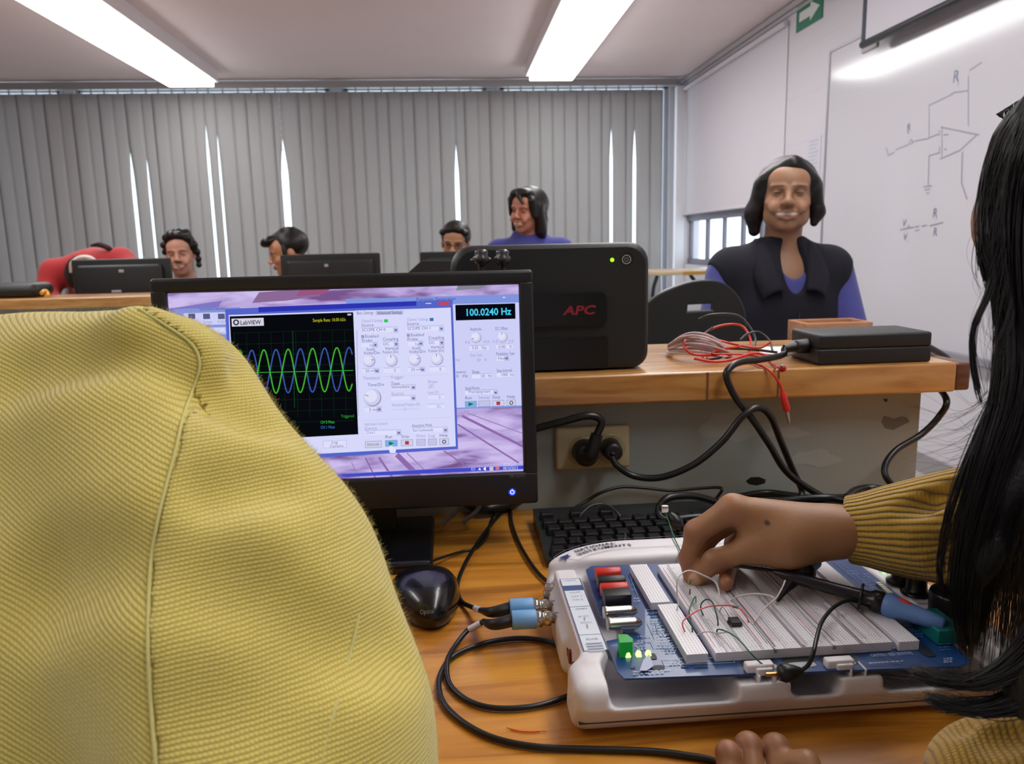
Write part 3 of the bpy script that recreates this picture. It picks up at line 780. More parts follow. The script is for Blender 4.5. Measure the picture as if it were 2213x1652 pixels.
fs.ppoly([(560, 632), (700, 622), (690, 640), (620, 650), (545, 655)][::-1], (140, 104, 150)); fs.ppoly([(650, 626), (720, 620), (700, 636), (640, 640)][::-1], (150, 84, 126))
fs.ppoly([(990, 617), (1060, 613), (1040, 624), (985, 628)][::-1], (130, 132, 146)); fs.ppoly([(480, 650), (362, 668), (362, 690), (470, 668)][::-1], (128, 118, 196))
for (a_, b_, w) in (((1000, 900), (1130, 965), .003), ((1010, 893), (1132, 938), .0012), ((990, 918), (1120, 1000), .002), ((960, 975), (1010, 1010), .0015), ((860, 985), (905, 1030), .006), ((820, 990), (850, 1035), .0025), ((790, 990), (815, 1040), .0016), ((880, 980), (930, 1028), .0014), ((760, 1000), (780, 1042), .0012)):
    fs.pline([a_, b_], w, (142, 106, 172) if w > .0014 else (160, 130, 190))
SR(362, 1048, 1134, 1006, (66, 76, 196)); fs.pline([(640, 1030), (1134, 1003)], .0006, (130, 140, 230))
for x, s_ in ((1018, 'ES'),): ST(x, 1017, 7, s_, (190, 200, 250))
fs.ppoly([(1033, 1016), (1040, 1016), (1036.5, 1011)][::-1], (230, 235, 255))
fs.ppoly([(1045, 1012), (1050, 1009), (1050, 1018), (1045, 1015)][::-1], (235, 240, 255)); fs.prect(1058, 1018, 1066, 1009, (210, 190, 210)); fs.prect(1071, 1016, 1079, 1008, (200, 120, 140))
ST(1088, 1007.5, 6.5, '01:04 p.m.', (215, 220, 255), x1=1116); ST(1087, 1015.5, 6.5, '08/10/2013', (215, 220, 255), x1=1119)
# launcher window
SR(400, 1000, 520, 664, (132, 148, 214)); SR(399, 704, 520, 674, PAN); SR(399, 725, 520, 706, (188, 194, 240))
for x, s_ in ((408, 'DMM'), (440, 'Scope'), (472, 'FGEN')):
    SR(x, 690, x + 14, 678, (90, 90, 130)); ST(x - 1, 699, 6, s_, TXL)
ST(432, 671, 6, 'Instrument Launcher', (70, 80, 140), x1=488); SR(401, 721, 458, 709, (214, 218, 248)); SR(464, 719, 486, 709, (214, 218, 248))
# function generator window
SR(760, 893, 1126, 636, (128, 148, 222)); SR(760, 890, 1121, 654, PAN)
ST(900, 651, 7, 'Function Generator', (50, 60, 130), x1=986); SR(1086, 644, 1092, 642, (225, 230, 255))
SR(985, 693, 1113, 656, (6, 8, 18)); ST(1005, 683, 15, '100.0240 Hz', (70, 205, 240), bold=.022, x1=1105)
def knob(x, y, r, ang, s_=1.):
    u, v = fs.px(x, y); rr = r * .00053
    fs.disc(u + rr * .07, v - rr * .07, rr * 1.06, (150, 150, 190)); fs.disc(u, v, rr, (206, 206, 236)); fs.disc(u - rr * .12, v + rr * .14, rr * .74, (224, 224, 248))
    fs.line([(u + rr * .45 * cos(ang), v + rr * .45 * sin(ang)), (u + rr * .85 * cos(ang), v + rr * .85 * sin(ang))], .0007, (96, 98, 140))
def field(x0_, y0_, x1_, y1_, s_='', arrow=True):
    SR(x0_, y1_, x1_, y0_, (222, 224, 252)); fs.pline([(x0_, y0_), (x1_, y0_ - (x1_ - x0_) * .022)], .0004, (158, 160, 205))
    if arrow: SR(x1_ - 10, y1_, x1_, y0_ + .5, (184, 186, 226)); fs.ppoly([(x1_ - 8, y0_ + 4), (x1_ - 2, y0_ + 4), (x1_ - 5, y0_ + 8)][::-1], (70, 72, 110))
    if s_: ST(x0_ + 2, y1_ - 2.5, 6.5, s_)
def button(x0_, y0_, x1_, y1_, kind):
    SR(x0_, y1_, x1_, y0_, (150, 152, 196)); SR(x0_ + 1, y1_ - 1, x1_ - 1, y0_ + 1, {'run': (120, 176, 226), 'off': (196, 196, 230)}.get(kind, (208, 208, 232)))
    xc, yc = (x0_ + x1_) / 2, (y0_ + y1_) / 2
    if kind == 'run': fs.ppoly([(xc - 5, yc - 4), (xc + 6, yc), (xc - 5, yc + 5)], (20, 120, 70))
    if kind == 'stop': SR(xc - 4, yc + 4, xc + 4, yc - 4, (176, 60, 70))
    if kind == 'help': u, v = fs.px(xc, yc); fs.ring(u, v, .0019, .0010, (70, 70, 96), 12)
    if kind in ('off',): SR(xc - 7, yc + 1, xc + 7, yc, (190, 160, 200))
knob(1028, 729, 11, radians(205)); knob(1085, 728, 11, radians(92))
ST(1016, 715, 7, 'Amplitude', x1=1040); ST(1070, 714, 7, 'DC Offset', x1=1097)
for x, s_ in ((1005, '0.0'), (1043, '10.0'), (1062, '-5.0'), (1099, '5.0')): ST(x, 743 - (x - 1005) * .03, 6, s_, TXL)
field(1014, 747, 1056, 757, '', False); ST(1020, 755, 6.5, '0.20   Vpp', x1=1052); field(1072, 744, 1108, 754, '', False); ST(1077, 753, 6.5, '0.00   V', x1=1106)
ST(1016, 771, 6.5, 'Duty Cycle', TXL, x1=1042); ST(1030, 781, 6, '50   %', TXL, x1=1052); ST(1072, 768, 6.5, 'Modulation Type', x1=1112); field(1074, 769, 1100, 780, 'None')
ST(984, 781, 6, 'Hz', TXL); ST(985, 807, 6.5, 'quency', x1=1007); ST(986, 816, 6, '0   Hz', x1=1011); ST(1020, 807, 6.5, 'Step'); field(1020, 808, 1062, 818, '', False); ST(1038, 816, 6.5, '100   Hz', x1=1062)
ST(1073, 804, 6.5, 'Step Interval', x1=1106); field(1073, 805, 1110, 815, '', False); ST(1082, 813, 6.5, '1000  ms', x1=1110)
ST(1005, 842, 6.5, 'Signal Route', x1=1036); field(1005, 843, 1076, 853, ''); ST(1013, 850, 6.5, 'Prototyping board', x1=1059)
for x, k, s_ in ((1005, 'run', 'Run'), (1034, 'off', 'Sweep'), (1064, 'stop', 'Stop'), (1095, 'help', 'Help')):
    dy = -(x - 1005) * .03; button(x, 866 + dy, x + (25 if k != 'help' else 19), 880 + dy, k); ST(x, 863 + dy, 6.5, s_, TXT if k != 'off' else TXL)
# oscilloscope window
fs.ppoly([(488, 668), (978, 648), (990, 970), (505, 1000)][::-1], (84, 100, 200)); fs.ppoly([(560, 664), (900, 651), (900, 661), (560, 675)][::-1], (44, 52, 176))
fs.ppoly([(496, 681), (974, 665), (985, 964), (508, 990)][::-1], PAN2); SR(948, 660, 971, 652, (190, 70, 96)); SR(920, 657, 932, 655, (220, 226, 250))
fs.ppoly([(498, 684), (764, 675), (775, 938), (512, 952)][::-1], (7, 9, 14))
SR(503, 706, 571, 687, (214, 210, 226)); u, v = fs.px(512, 697); fs.ring(u, v, .0026, .0016, (60, 62, 72), 14); ST(521, 702, 9, 'LabVIEW', (40, 42, 56), bold=.015, x1=566)
ST(677, 696, 7, 'Sample Rate: 10.00 kS/s', (190, 190, 50), x1=748)
def wv(xp, yn): return (xp, yn - (xp - 640) * .03)
for k in range(11): fs.pline([(508 + k * 26.4, 722 - k * .7), (515 + k * 26, 905 - k * .7)], .0003, (12, 52, 26))
for k in range(9): fs.pline([wv(505, 716 + k * 24.5), wv(765, 716 + k * 24.5)], .0003, (12, 52, 26))
fs.pline([(634, 715), (638, 880)], .0006, (20, 80, 36)); fs.pline([wv(512, 802), wv(764, 804)], .0006, (60, 190, 60))
for ph, c_ in ((0, (60, 84, 168)), (pi, (66, 176, 44))):
    fs.pline([wv(512 + k * 2.0, 801 - 47 * cos(2 * pi * (512 + k * 2 - 546) / 52.3 + ph)) for k in range(126)], .0014, c_)
ST(738, 902, 6.5, 'Triggered', (40, 150, 50), x1=766); ST(694, 915, 6.5, 'CH 0 Meas', (50, 190, 60), x1=724); ST(694, 926, 6.5, 'CH 1 Meas', (60, 110, 190), x1=725)
SR(700, 968, 750, 950, (186, 188, 224)); SR(701, 967, 749, 951, (222, 222, 250)); ST(718, 958, 6, 'Log'); ST(714, 966, 6, 'Cursors'); SR(752, 682, 760, 678, (190, 190, 200))
SR(770, 683, 812, 670, PAN2); SR(813, 681, 872, 671, (186, 186, 224)); ST(772, 680, 7, 'Basic Settings', x1=808); ST(817, 680, 7, 'Advanced Settings', (66, 68, 110), x1=869)
for dx, dy, cc, s_, cn in ((0, 0, (40, 200, 90), '0', 'Channel 0 Settings'), (98, -3, (60, 120, 170), '1', 'Channel 1 Settings')):
    ST(782 + dx, 697 + dy, 6.5, cn, TXL, x1=828 + dx); SR(831 + dx, 697 + dy, 839 + dx, 690 + dy, cc); ST(782 + dx, 706 + dy, 6.5, 'Source'); field(781 + dx, 708 + dy, 861 + dx, 719 + dy, 'SCOPE CH ' + s_)
    SR(782 + dx, 731 + dy, 788 + dx, 724 + dy, (150, 152, 190)); ST(790 + dx, 730 + dy, 6.5, 'Enabled'); ST(783 + dx, 739 + dy, 6.5, 'Probe'); ST(828 + dx, 736 + dy, 6.5, 'Coupling')
    field(783 + dx, 740 + dy, 817 + dx, 751 + dy, ''); ST(799 + dx, 749 + dy, 6, '1x'); field(827 + dx, 738 + dy, 862 + dx, 749 + dy, 'DC')
    ST(793 + dx, 758 + dy, 6.5, 'Scale'); ST(787 + dx, 766 + dy, 6.5, 'Volts/Div'); ST(833 + dx, 756 + dy, 6.5, 'Vertical'); ST(828 + dx, 764 + dy, 6.5, 'Position (Div)', x1=862 + dx)
    knob(798 + dx, 779 + dy, 12.5, radians(10)); knob(846 + dx, 778 + dy, 12.5, radians(92))
    field(784 + dx, 796 + dy, 821 + dx, 806 + dy, ''); ST(791 + dx, 804 + dy, 6, '50 mV'); field(830 + dx, 795 + dy, 865 + dx, 805 + dy, '', False); ST(852 + dx, 803 + dy, 6, '0')
ST(786, 820, 6.5, 'Timebase', TXL); ST(845, 818, 6.5, 'Trigger', TXL); ST(796, 834, 6.5, 'Time/Div'); knob(805, 857, 18, radians(160)); field(790, 878, 826, 889, ''); ST(799, 887, 6.5, '2 ms')
ST(846, 831, 6.5, 'Type'); field(845, 831, 899, 841, 'Immediate'); ST(925, 827, 6.5, 'Slope', TXL); SR(925, 839, 938, 829, (206, 206, 240)); fs.pline([(927, 837), (931, 837), (931, 831), (936, 831)], .0004, TXL)
ST(847, 853, 6.5, 'Source', TXL); field(846, 854, 899, 864, ''); ST(925, 850, 6.5, 'Level (V)', TXL, x1=948); field(926, 852, 960, 861, '', False); ST(948, 860, 6, '0', TXL); ST(848, 877, 6.5, 'Horizontal Position (%)', TXL, x1=908)
fs.pline([(849, 884), (905, 882)], .0005, (190, 190, 225)); SR(875, 887, 878, 879, (196, 196, 228)); field(925, 872, 960, 881, '', False); ST(944, 880, 6, '50', TXL)
fs.pline([(786, 907), (975, 900)], .0003, (190, 192, 228)); fs.pline([(786, 815), (968, 808)], .0003, (190, 192, 228))
ST(789, 918, 6.5, 'Instrument Control', TXL, x1=838); ST(790, 927, 6.5, 'Device', TXL); field(790, 928, 868, 939, ''); ST(793, 936, 6.5, 'Dev1', TXL); ST(891, 921, 6.5, 'Acquisition Mode', x1=934); field(891, 922, 968, 933, ''); ST(893, 931, 6.5, 'Run Continuously', x1=937)
button(791, 950, 826, 966, 'plain'); ST(795, 961, 6.5, 'Autoscale', x1=821)
for x, k, s_, w in ((834, 'run', 'Run', 26), (868, 'stop', 'Stop', 25), (901, 'off', 'Print', 19), (926, 'off', 'Log', 18), (950, 'help', 'Help', 20)):
    dy = -(x - 834) * .03; button(x, 948 + dy, x + w, 963 + dy, k); ST(x, 945 + dy, 6.5, s_, TXT if k != 'off' else TXL)
fs.ppoly([(843, 961), (849, 961), (857, 968), (856, 976), (844, 976), (842, 969)], (224, 226, 250))
fs.done('screen', mo)
f2 = Flat(MP(0, 0, .0062), (1, 0, 0), (0, sin(tilt), cos(tilt)))
f2.ptext(1102, 1033, 7, 'HP LV1911', (120, 120, 126), x1=1135); f2.done('model_lettering', mo)
f2 = Flat(MP(0, 0, .0062), (1, 0, 0), (0, sin(tilt), cos(tilt)), matf=lambda c: emis(c, 2.0))
u, v = f2.px(1107, 1064); f2.disc(u, v, .0042, (30, 50, 255)); f2.ring(u, v, .0022, .0007, (190, 205, 255), 16, pi * .7, pi * 2.3); f2.line([(u, v + .0012), (u, v + .0034)], .0007, (190, 205, 255)); f2.done('power_light', mo)

# ================================================================== KEYBOARD
m_key = mat('key_plastic', (24, 24, 27), .38); m_kb = mat('keyboard_case', (34, 38, 40), .4)
K0 = P_z(1152, 1108, .765); K1 = P_z(1200, 1200, .765)
kx0, ky1, ky0 = K0[0], K0[1], K1[1]
kb = thing('keyboard', 'black keyboard half hidden behind the white instrument', 'keyboard', (kx0 + .22, (ky0 + ky1) / 2, .75))
build('case', MB().prism([(kx0, ky0), (kx0 + .44, ky0), (kx0 + .44, ky1), (kx0, ky1)], 0, 1, 0, lambda x, y, z: (x, y, .7505 if z == 0 else .760 + .010 * (y - ky0) / (ky1 - ky0))), m_kb, kb)
proto = None; nk = 0
cols = 21; pitch = .0187
for r_ in range(6):
    for c_ in range(cols):
        if c_ in (15, 19) : continue
        if r_ == 5 and c_ in (1, 3, 6, 9, 12, 14): continue
        x = kx0 + .014 + c_ * pitch + (0, .004, .008, .003, 0, 0)[r_] * (c_ < 15); y = ky0 + .012 + r_ * .0188 + (.006 if r_ == 5 else 0)
        if y > ky1 - .012: continue
        zb = .760 + .010 * (y - ky0) / (ky1 - ky0)
        if proto is None:
            v = []
            for (h, e, w) in ((0, 0, .0166), (.007, .0008, .0142), (.0082, .0016, .0128)):
                v += [(x - w / 2, y - w / 2, zb + h), (x + w / 2, y - w / 2, zb + h), (x + w / 2, y + w / 2, zb + h), (x - w / 2, y + w / 2, zb + h)]
            mb = MB().add(v, [(8, 9, 10, 11)] + [(i * 4 + k, i * 4 + (k + 1) % 4, i * 4 + 4 + (k + 1) % 4, i * 4 + 4 + k) for i in (0, 1) for k in range(4)])
            proto = build('key', mb, m_key, kb); pbase = A([x, y, zb]); nk = 1
        elif nk < 98:
            dup(proto, (0, 0, 0), kb); k_ = D.objects[[o.name for o in kb.children][-1]]
            nk += 1
            ko = list(kb.children)[-1]
            ko.location = Vector(proto.location) + Vector([float(q) for q in (A([x, y, zb]) - pbase)])
# cables lying behind and over the keyboard
cable('thin_cable', 'thin black cable rising behind the keyboard along the partition', [P_z(1240, 1100, .757), P_y(1265, 1085, 1.01), P_y(1300, 1065, 1.015), P_y(1345, 1053, 1.02), P_y(1400, 1056, 1.02), P_y(1450, 1061, 1.02), P_y(1500, 1057, 1.02), P_y(1550, 1054, 1.015), P_y(1560, 1060, 1.01), P_z(1545, 1080, .757), P_z(1530, 1092, .757)], .0022)
cable('loop_cable', 'thick black cable bent in a tight loop above the keyboard', [P_z(1700, 1130, .785), P_y(1600, 1100, .95), P_y(1550, 1086, .94), P_y(1500, 1073, .93), P_y(1450, 1075, .92), P_y(1428, 1090, .915), P_y(1424, 1110, .91), P_y(1440, 1124, .90), P_y(1500, 1118, .90), P_y(1560, 1116, .90)], .0045)
cable('arched_cable', 'thin grey cable arching over the left keys', [P_z(1250, 1170, .775), P_y(1248, 1150, .92), P_y(1255, 1115, .93), P_y(1280, 1093, .94), P_y(1310, 1092, .94), P_y(1335, 1110, .92), P_y(1350, 1140, .90), P_z(1350, 1175, .776)], .0016, m=mat('cable_grey', (50, 52, 58), .4))
for i, pts in enumerate([[(1590, 1075), (1650, 1066), (1700, 1070), (1760, 1080), (1800, 1095)], [(1600, 1085), (1660, 1088), (1740, 1092), (1820, 1078), (1860, 1070)], [(1640, 1098), (1700, 1082), (1790, 1076), (1860, 1090)], [(1830, 1075), (1850, 1060), (1880, 1055), (1915, 1060), (1940, 1075), (1960, 1085)]]):
    cable('coiled_cable', ['black cable curving under the grey partition, topmost of the tangle', 'black cable crossing low under the wrist along the partition', 'black cable behind the wrist ending near the yellow cuff', 'black cable hump behind the yellow knit cuff'][i], [P_z(x, y, .757 + .009 * i) for x, y in pts], .005, group='cables tangled behind the keyboard')

# ================================================================== MOUSE
c = A([-.033, .750, .7505])
ms = thing('computer_mouse', 'glossy black computer mouse on the wood beside the yellow sleeve', 'mouse', c)
m_mouse = mat('mouse_gloss_black', (9, 9, 12), .26, coat=.3)
v = []; fq = []; n_ = 28
def mo_r(a_):
    # plan outline: wide far end, tapering rounded near end
    x = cos(a_); y = sin(a_); wx = .0345 * (1 + .22 * y); return (x * wx * (1 - .04 * x), y * .0585)
prof = [(0, .90), (.12, 1.0), (.35, 1.0), (.6, .93), (.8, .78), (.93, .55), (1, .28), (1.02, 0.02)]
for (hz, s_) in prof:
    for k in range(n_):
        a_ = 2 * pi * k / n_; x, y = mo_r(a_); hh = .036 * (1 - .25 * max(0, y * s_ / .058)); v.append((c[0] + x * s_ + .0, c[1] + y * s_, c[2] + .0005 + hz * hh))
for i in range(len(prof) - 1):
    for k in range(n_): fq.append((i * n_ + k, i * n_ + (k + 1) % n_, (i + 1) * n_ + (k + 1) % n_, (i + 1) * n_ + k))
R_ = Matrix.Rotation(radians(8), 3, 'Z')
v = [tuple(A(R_ @ Vector(A(q) - c)) + c) for q in v]
mb = MB().add(v, fq, 0, True); mb.add(v[:n_], [tuple(range(n_ - 1, -1, -1))], 0)
build('body', mb, m_mouse, ms)
w0 = P_z(930, 1236, .781)
build('scroll_wheel', MB().cyl(tuple(w0 + A([-.003, 0, -.003])), tuple(w0 + A([.003, 0, -.003])), .0065, n=18, c=.001), mat('wheel_grey', (96, 98, 106), .4), ms)
lo = P_z(936, 1334, .772)
fl = Flat(lo + A([-.012, 0, .003]), (1, .1, 0), (-.05, .75, .66), lift=.0002); fl.text(0, 0, .0065, 'Optical', (96, 88, 92), width=.013); fl.done('lettering', ms)
build('cord', MB().tube([P_z(922, 1226, .765), P_z(932, 1215, .76), P_z(960, 1204, .757), P_z(1000, 1192, .753), P_z(1030, 1184, .753), P_z(1052, 1160, .753), P_z(1060, 1130, .753), P_z(1068, 1106, .754), P_z(1060, 1090, .755)], .0017, 8), m_cable, ms)
cable('desk_cable', 'black cable curving from the monitor foot to the instrument back corner', [P_z(1080, 1075, .756), P_z(1102, 1100, .754), P_z(1106, 1130, .754), P_z(1120, 1170, .754), P_z(1145, 1215, .754), P_z(1176, 1252, .754), P_z(1230, 1290, .754)], .0021)
build_k = [(1010, 1085), (1040, 1100), (1080, 1095), (1120, 1080)]
cable('bundled_cable', 'bunch of black cable in the dark under the monitor', [P_z(x, y, .762) for x, y in build_k], .008)

# ================================================================== THE WHITE INSTRUMENT
m_wp = mat('instrument_white_plastic', (226, 222, 226), .42, bump=(1400, .08))
EX0, EX1, EY0, EY1 = .079, .428, .522, .778
el = thing('lab_instrument', 'white electronics teaching workstation with blue circuit board on the desk', 'lab instrument', (.25, .65, TZ))
g = Soft()
g.box((EX0 + .004, .60, .7505), (EX1 - .002, EY1 + .01, .785), .008)
g.box((EX0 + .012, .53, .7505), (EX1 - .004, .65, .785), .010)
g.box((EX0, EY0, .7505), (EX1 + .004, .562, .797), .011, k=.008)
g.box((EX0 + .012, .55, .7505), (.1155, .712, .7985), .004, k=.008)      # left connector strip
g.box((.385, .54, .7505), (EX1 - .002, .73, .7985), .006, k=.008)        # knob panel
g.box((EX0 + .002, .722, .7505), (EX1 - .002, EY1 + .01, .803), .008, k=.010)  # raised rear rim
RX, RY, CX, CY = .094, .0715, .175, .700
def arc(P, Dv):
    x, y, z = P[..., 0], P[..., 1], P[..., 2]; sl = .006 * np.clip((.803 - z) / .05, 0, 1)
    dx = np.where(x < CX, CX - x, np.where(x > .332, x - .332, 0)); kk = np.sqrt((dx / (RX + sl)) ** 2 + ((y - CY) / (RY + sl)) ** 2)
    d = np.where(y > CY, (kk - 1) * .0715, -1.); k = .010; h = np.maximum(k - np.abs(Dv - d), 0) / k
    return np.maximum(Dv, d) + h * h * k / 4
g.fn(arc)
for (a_, b_) in ((.104, .199), (.238, .276), (.308, .405)):
    g.box((a_, EY0 - .03, .7780), (b_, .556, .83), .007, k=.003, op=-1); g.box((a_ + .004, EY0 + .0055, .7725), (b_ - .004, .562, .83), .006, k=.003, op=-1)
g.box((.112, .524, .7905), (.383, .722, .83), .004, k=.003, op=-1)
Vs_, Fs_2 = g.mesh(.0016)
Vs_[:, 1] -= .016 * np.clip((Vs_[:, 2] - .751) / .028, 0, 1) * np.clip((.585 - Vs_[:, 1]) / .05, 0, 1)   # the front leans outwards towards its rim
skin('shell', [(Vs_, Fs_2)], m_wp, el)
build('base_seam', MB().box((EX0 + .004, EY0 - .0082, .7640), (EX1, EY0 + .006, .7652)), mat('seam_shadow_gap', (70, 66, 68), .7), el)
# label strip on the left edge
Z = .7988
fl = Flat((EX0 + .012, .55, Z), (1, 0, 0), (0, 1, 0), lift=2e-4)
NV = (40, 60, 112); LT = (216, 222, 232); GR = (130, 138, 158)
u_ = [fl.px(*q) for q in ((1220, 1252), (1257, 1252), (1303, 1411), (1257, 1411))]
ux0, ux1 = .0028, .0213
vv = [fl.px(1220, y)[1] for y in (1253, 1268, 1278, 1314, 1376, 1411)]
vv = sorted(vv)
fl.rect(ux0, vv[0], ux1, vv[-1], LT); fl.rect(ux0, vv[3], ux1, vv[4], (60, 84, 132))
for y in vv: fl.line([(ux0, y), (ux1, y)], .0005, NV)
for x in (ux0, ux1): fl.line([(x, vv[0]), (x, vv[-1])], .0006, NV)
for (k, tt, r_) in ((vv[5] - .005, 'ANALOG', 1), (vv[3] - .006, 'SCOPE', 1), (vv[3] - .014, 'CH 1', 1), (vv[3] - .021, 'CH 0', 1), (vv[2] - .006, 'DMM', 1), (vv[2] - .020, '60 VDC', 1), (vv[2] - .031, '20 Vrms', 1), (vv[1] - .009, 'FUSE', 1)):
    fl.text(.0075, k, .0036, tt, GR, width=.0095)
for k in range(4): fl.rect(.006, vv[1] - .014 - k * .004, .019, vv[1] - .0155 - k * .004, (170, 174, 190))
fl.line([(.012, vv[2] - .022), (.012, vv[2] - .026)], .0005, NV); fl.line([(.012, vv[2] - .034), (.012, vv[2] - .040)], .0005, NV)
fl.done('label_strip', el)
# maker's name on the rear rim
fl = Flat((0, 0, .8032), (1, 0, 0), (0, 1, 0), lift=7e-4)
def rim(o):   # line running o inside the rear edge
    p = [(CX - (RX - o) * sin(radians(t_)), CY + (RY - o) * cos(radians(t_))) for t_ in np.linspace(66, 0, 34)] + [(.332, CY + RY - o)]
    return A(p)
def rimat(p, L_):
    d = np.linalg.norm(np.diff(p, axis=0), axis=1); c = np.concatenate([[0], np.cumsum(d)]); i = min(int(np.searchsorted(c, L_, side='right')) - 1, len(d) - 1)
    return p[i] + (p[i + 1] - p[i]) * (L_ - c[i]) / d[i], atan2(*(p[min(i + 2, len(p) - 1)] - p[max(i - 1, 0)])[::-1])
for o_ in (.0045, .030): fl.line([tuple(q) for q in rim(o_)], .0006, (110, 114, 134))
fl.line([tuple(rim(.0045)[0]), tuple(rim(.030)[0])], .0008, (90, 96, 116))
def rimtext(tt, o_, L_, size, c, bold):
    p = rim(o_)
    for ch in tt:
        vv_, ff, w = glyphs(ch, bold); q, ra = rimat(p, L_ + w * size * .6)
        fl.mb.add([fl.W(q[0] + (x - w / 2) * size * 1.2 * cos(ra) - y * size * sin(ra), q[1] + (x - w / 2) * size * 1.2 * sin(ra) + y * size * cos(ra)) for x, y in vv_], ff, fl.mi(c)); L_ += (w + .10) * size * 1.2
    fl.z += fl.step
rimtext('NATIONAL', .0165, .0200, .0068, (44, 46, 60), .03); rimtext('INSTRUMENTS', .0240, .0130, .0068, (44, 46, 60), .03)
ec = A([.1048, .7268])
def arcp(a_, b_): return (ec[0] + a_ * .72, ec[1] + b_ * .72)
ea = [arcp(-.0085, -.001), arcp(-.002, .0035), arcp(.0065, .0105), arcp(.004, .004), arcp(.0095, .0035), arcp(.0035, -.001), arcp(.003, -.0065), arcp(-.0005, -.003), arcp(-.006, -.004)]
fl.poly(ea, (38, 46, 118))
fl.done('maker_lettering', el)
# connectors on the left flank
m_chrome = mat('nickel_metal', (196, 190, 184), .22, 1.); m_chd = mat('dull_nickel', (150, 140, 134), .35, 1.)
def bnc(y, z, x=EX0 + .013, n='bnc_socket'):
    o = build(n, MB().lathe((x, y, z), (x - .013, y, z), [(0, .0062), (.2, .0062), (.2, .0048), (1, .0048)], 18), m_chd, el)
YP1, YP2 = P_z(1154, 1312, .780)[1], P_z(1157, 1338, .780)[1]
for y in (YP1 + .022, YP1, YP2): bnc(y, .780)
for y, cc, nm in ((.592, (120, 24, 30), 'red_jack'), (.572, (20, 20, 22), 'black_jack'), (.604, (20, 20, 22), 'black_jack')):
    build('banana_jack', MB().cyl((EX0 + .014, y, .774), (EX0 + .008, y, .774), .006, n=16, c=.001), ink(cc, .35), el)
build('fuse_cap', MB().cyl((EX0 + .014, .700, .784), (EX0 + .002, .700, .784), .005, n=14, c=.001), m_chrome, el)
# knobs
m_knob = mat('knob_black', (16, 15, 18), .35)
def knob3(px_, r, h, big=False):
    c = P_z(px_[0], px_[1], .80)
    if big: return build('dial_knob', MB().lathe((c[0], c[1], .7985), (c[0], c[1], .7985 + h), [(0, r), (.85, r), (.96, r * .96), (1, r * .86)], 32), m_knob, el)
    o = build('dial_knob', MB().lathe((c[0], c[1], .7985), (c[0], c[1], .7985 + h), [(0, r * 1.45), (.08, r * 1.5), (.14, r * 1.2), (.25, r), (.9, r * .88), (1, r * .7)], 24), m_knob, el)
knob3((1948, 1256), .0088, .019); knob3((1980, 1279), .0088, .019); knob3((2062, 1320), .0195, .019, True)
for (x, y, cc) in ((1911, 1238, (150, 255, 140)), (1930, 1237, (255, 210, 140))):
    c = P_z(x, y, .7995); build('indicator_light', MB().ell(tuple(c), (.0016, .0016, .001), 10), emis(cc, 2.0), el)
fl = Flat((.385, .54, .7988), (1, 0, 0), (0, 1, 0)); 
fl.rect(.004, .058, .040, .0595, (150, 160, 190)); fl.rect(.004, .066, .040, .067, (150, 160, 190)); fl.rect(.006, .158, .03, .1588, (170, 176, 196)); fl.done('knob_panel_lines', el)
cable('black_ring_cable', 'black cable looping beyond the right rear corner of the white instrument', [P_z(1930, 1222, .757), P_z(1950, 1212, .77), P_z(1975, 1215, .778), P_z(1993, 1232, .775), P_z(1995, 1255, .765), P_z(1990, 1262, .757)], .0045)
cable('black_side_cable', 'black cable leaving the right side of the white instrument', [P_z(2060, 1335, .775), P_z(2090, 1350, .762), P_z(2135, 1368, .758), P_z(2180, 1398, .757), P_z(2260, 1440, .757)], .0048)

# blue prototyping board
m_pcb = mat('blue_circuit_board', (18, 62, 122), .38, noise=(60, (14, 52, 104), .6), coat=.2)
ZP = .7945
def pz(x, y, z=ZP + .0016): q = P_z(x, y, z); return (q[0], q[1])
bd = build('circuit_board', MB().prism([pz(1350, 1467), pz(2075, 1440), pz(2098, 1428), (pz(1865, 1213)[0] + .0, pz(1865, 1213)[1]), pz(1828, 1204), pz(1278, 1224), pz(1266, 1232), pz(1296, 1330), pz(1306, 1337), pz(1345, 1342), pz(1352, 1378), pz(1310, 1386), pz(1334, 1452)], ZP, ZP + .0016), m_pcb, el)
tag(bd, 'blue circuit board with white print')
def sub(name, mb, m, lab=None):
    o = build(name, mb, m, bd)
    if lab: o['label'] = lab
    return o
SK = (172, 188, 214)
fl = Flat((.11, .52, ZP + .0016), (1, 0, 0), (0, 1, 0), lift=1.5e-4)
DKH = (10, 14, 20)
def slot(x, y, w, h, c=DKH):
    u, v = fl.px(x, y); uw = .00038 * w; vh = .00062 * h
    fl.poly([(u + uw * np.sign(cos(a_)) * abs(cos(a_)) ** .5, v + vh * np.sign(sin(a_)) * abs(sin(a_)) ** .7) for a_ in np.linspace(0, 2 * pi, 25)[:-1]], c)
for x, y in ((1642, 1436), (1727, 1431), (1812, 1427)): slot(x, y, 38 if x != 1727 else 32, 13)
for x, y in ((1649, 1442), (1733, 1438), (1818, 1434)):
    slot(x, y, 28, 6, (168, 172, 176))
slot(1422, 1444, 13, 5); slot(1368, 1445, 5, 2); slot(1411, 1420, 7, 7); slot(1480, 1443, 8, 2, (20, 44, 84)); slot(1515, 1443, 14, 2, (20, 44, 84))
slot(2002, 1410, 12, 12, (12, 24, 44)); slot(1935, 1388, 10, 8, (12, 24, 44))
rr_ = random.Random(3)
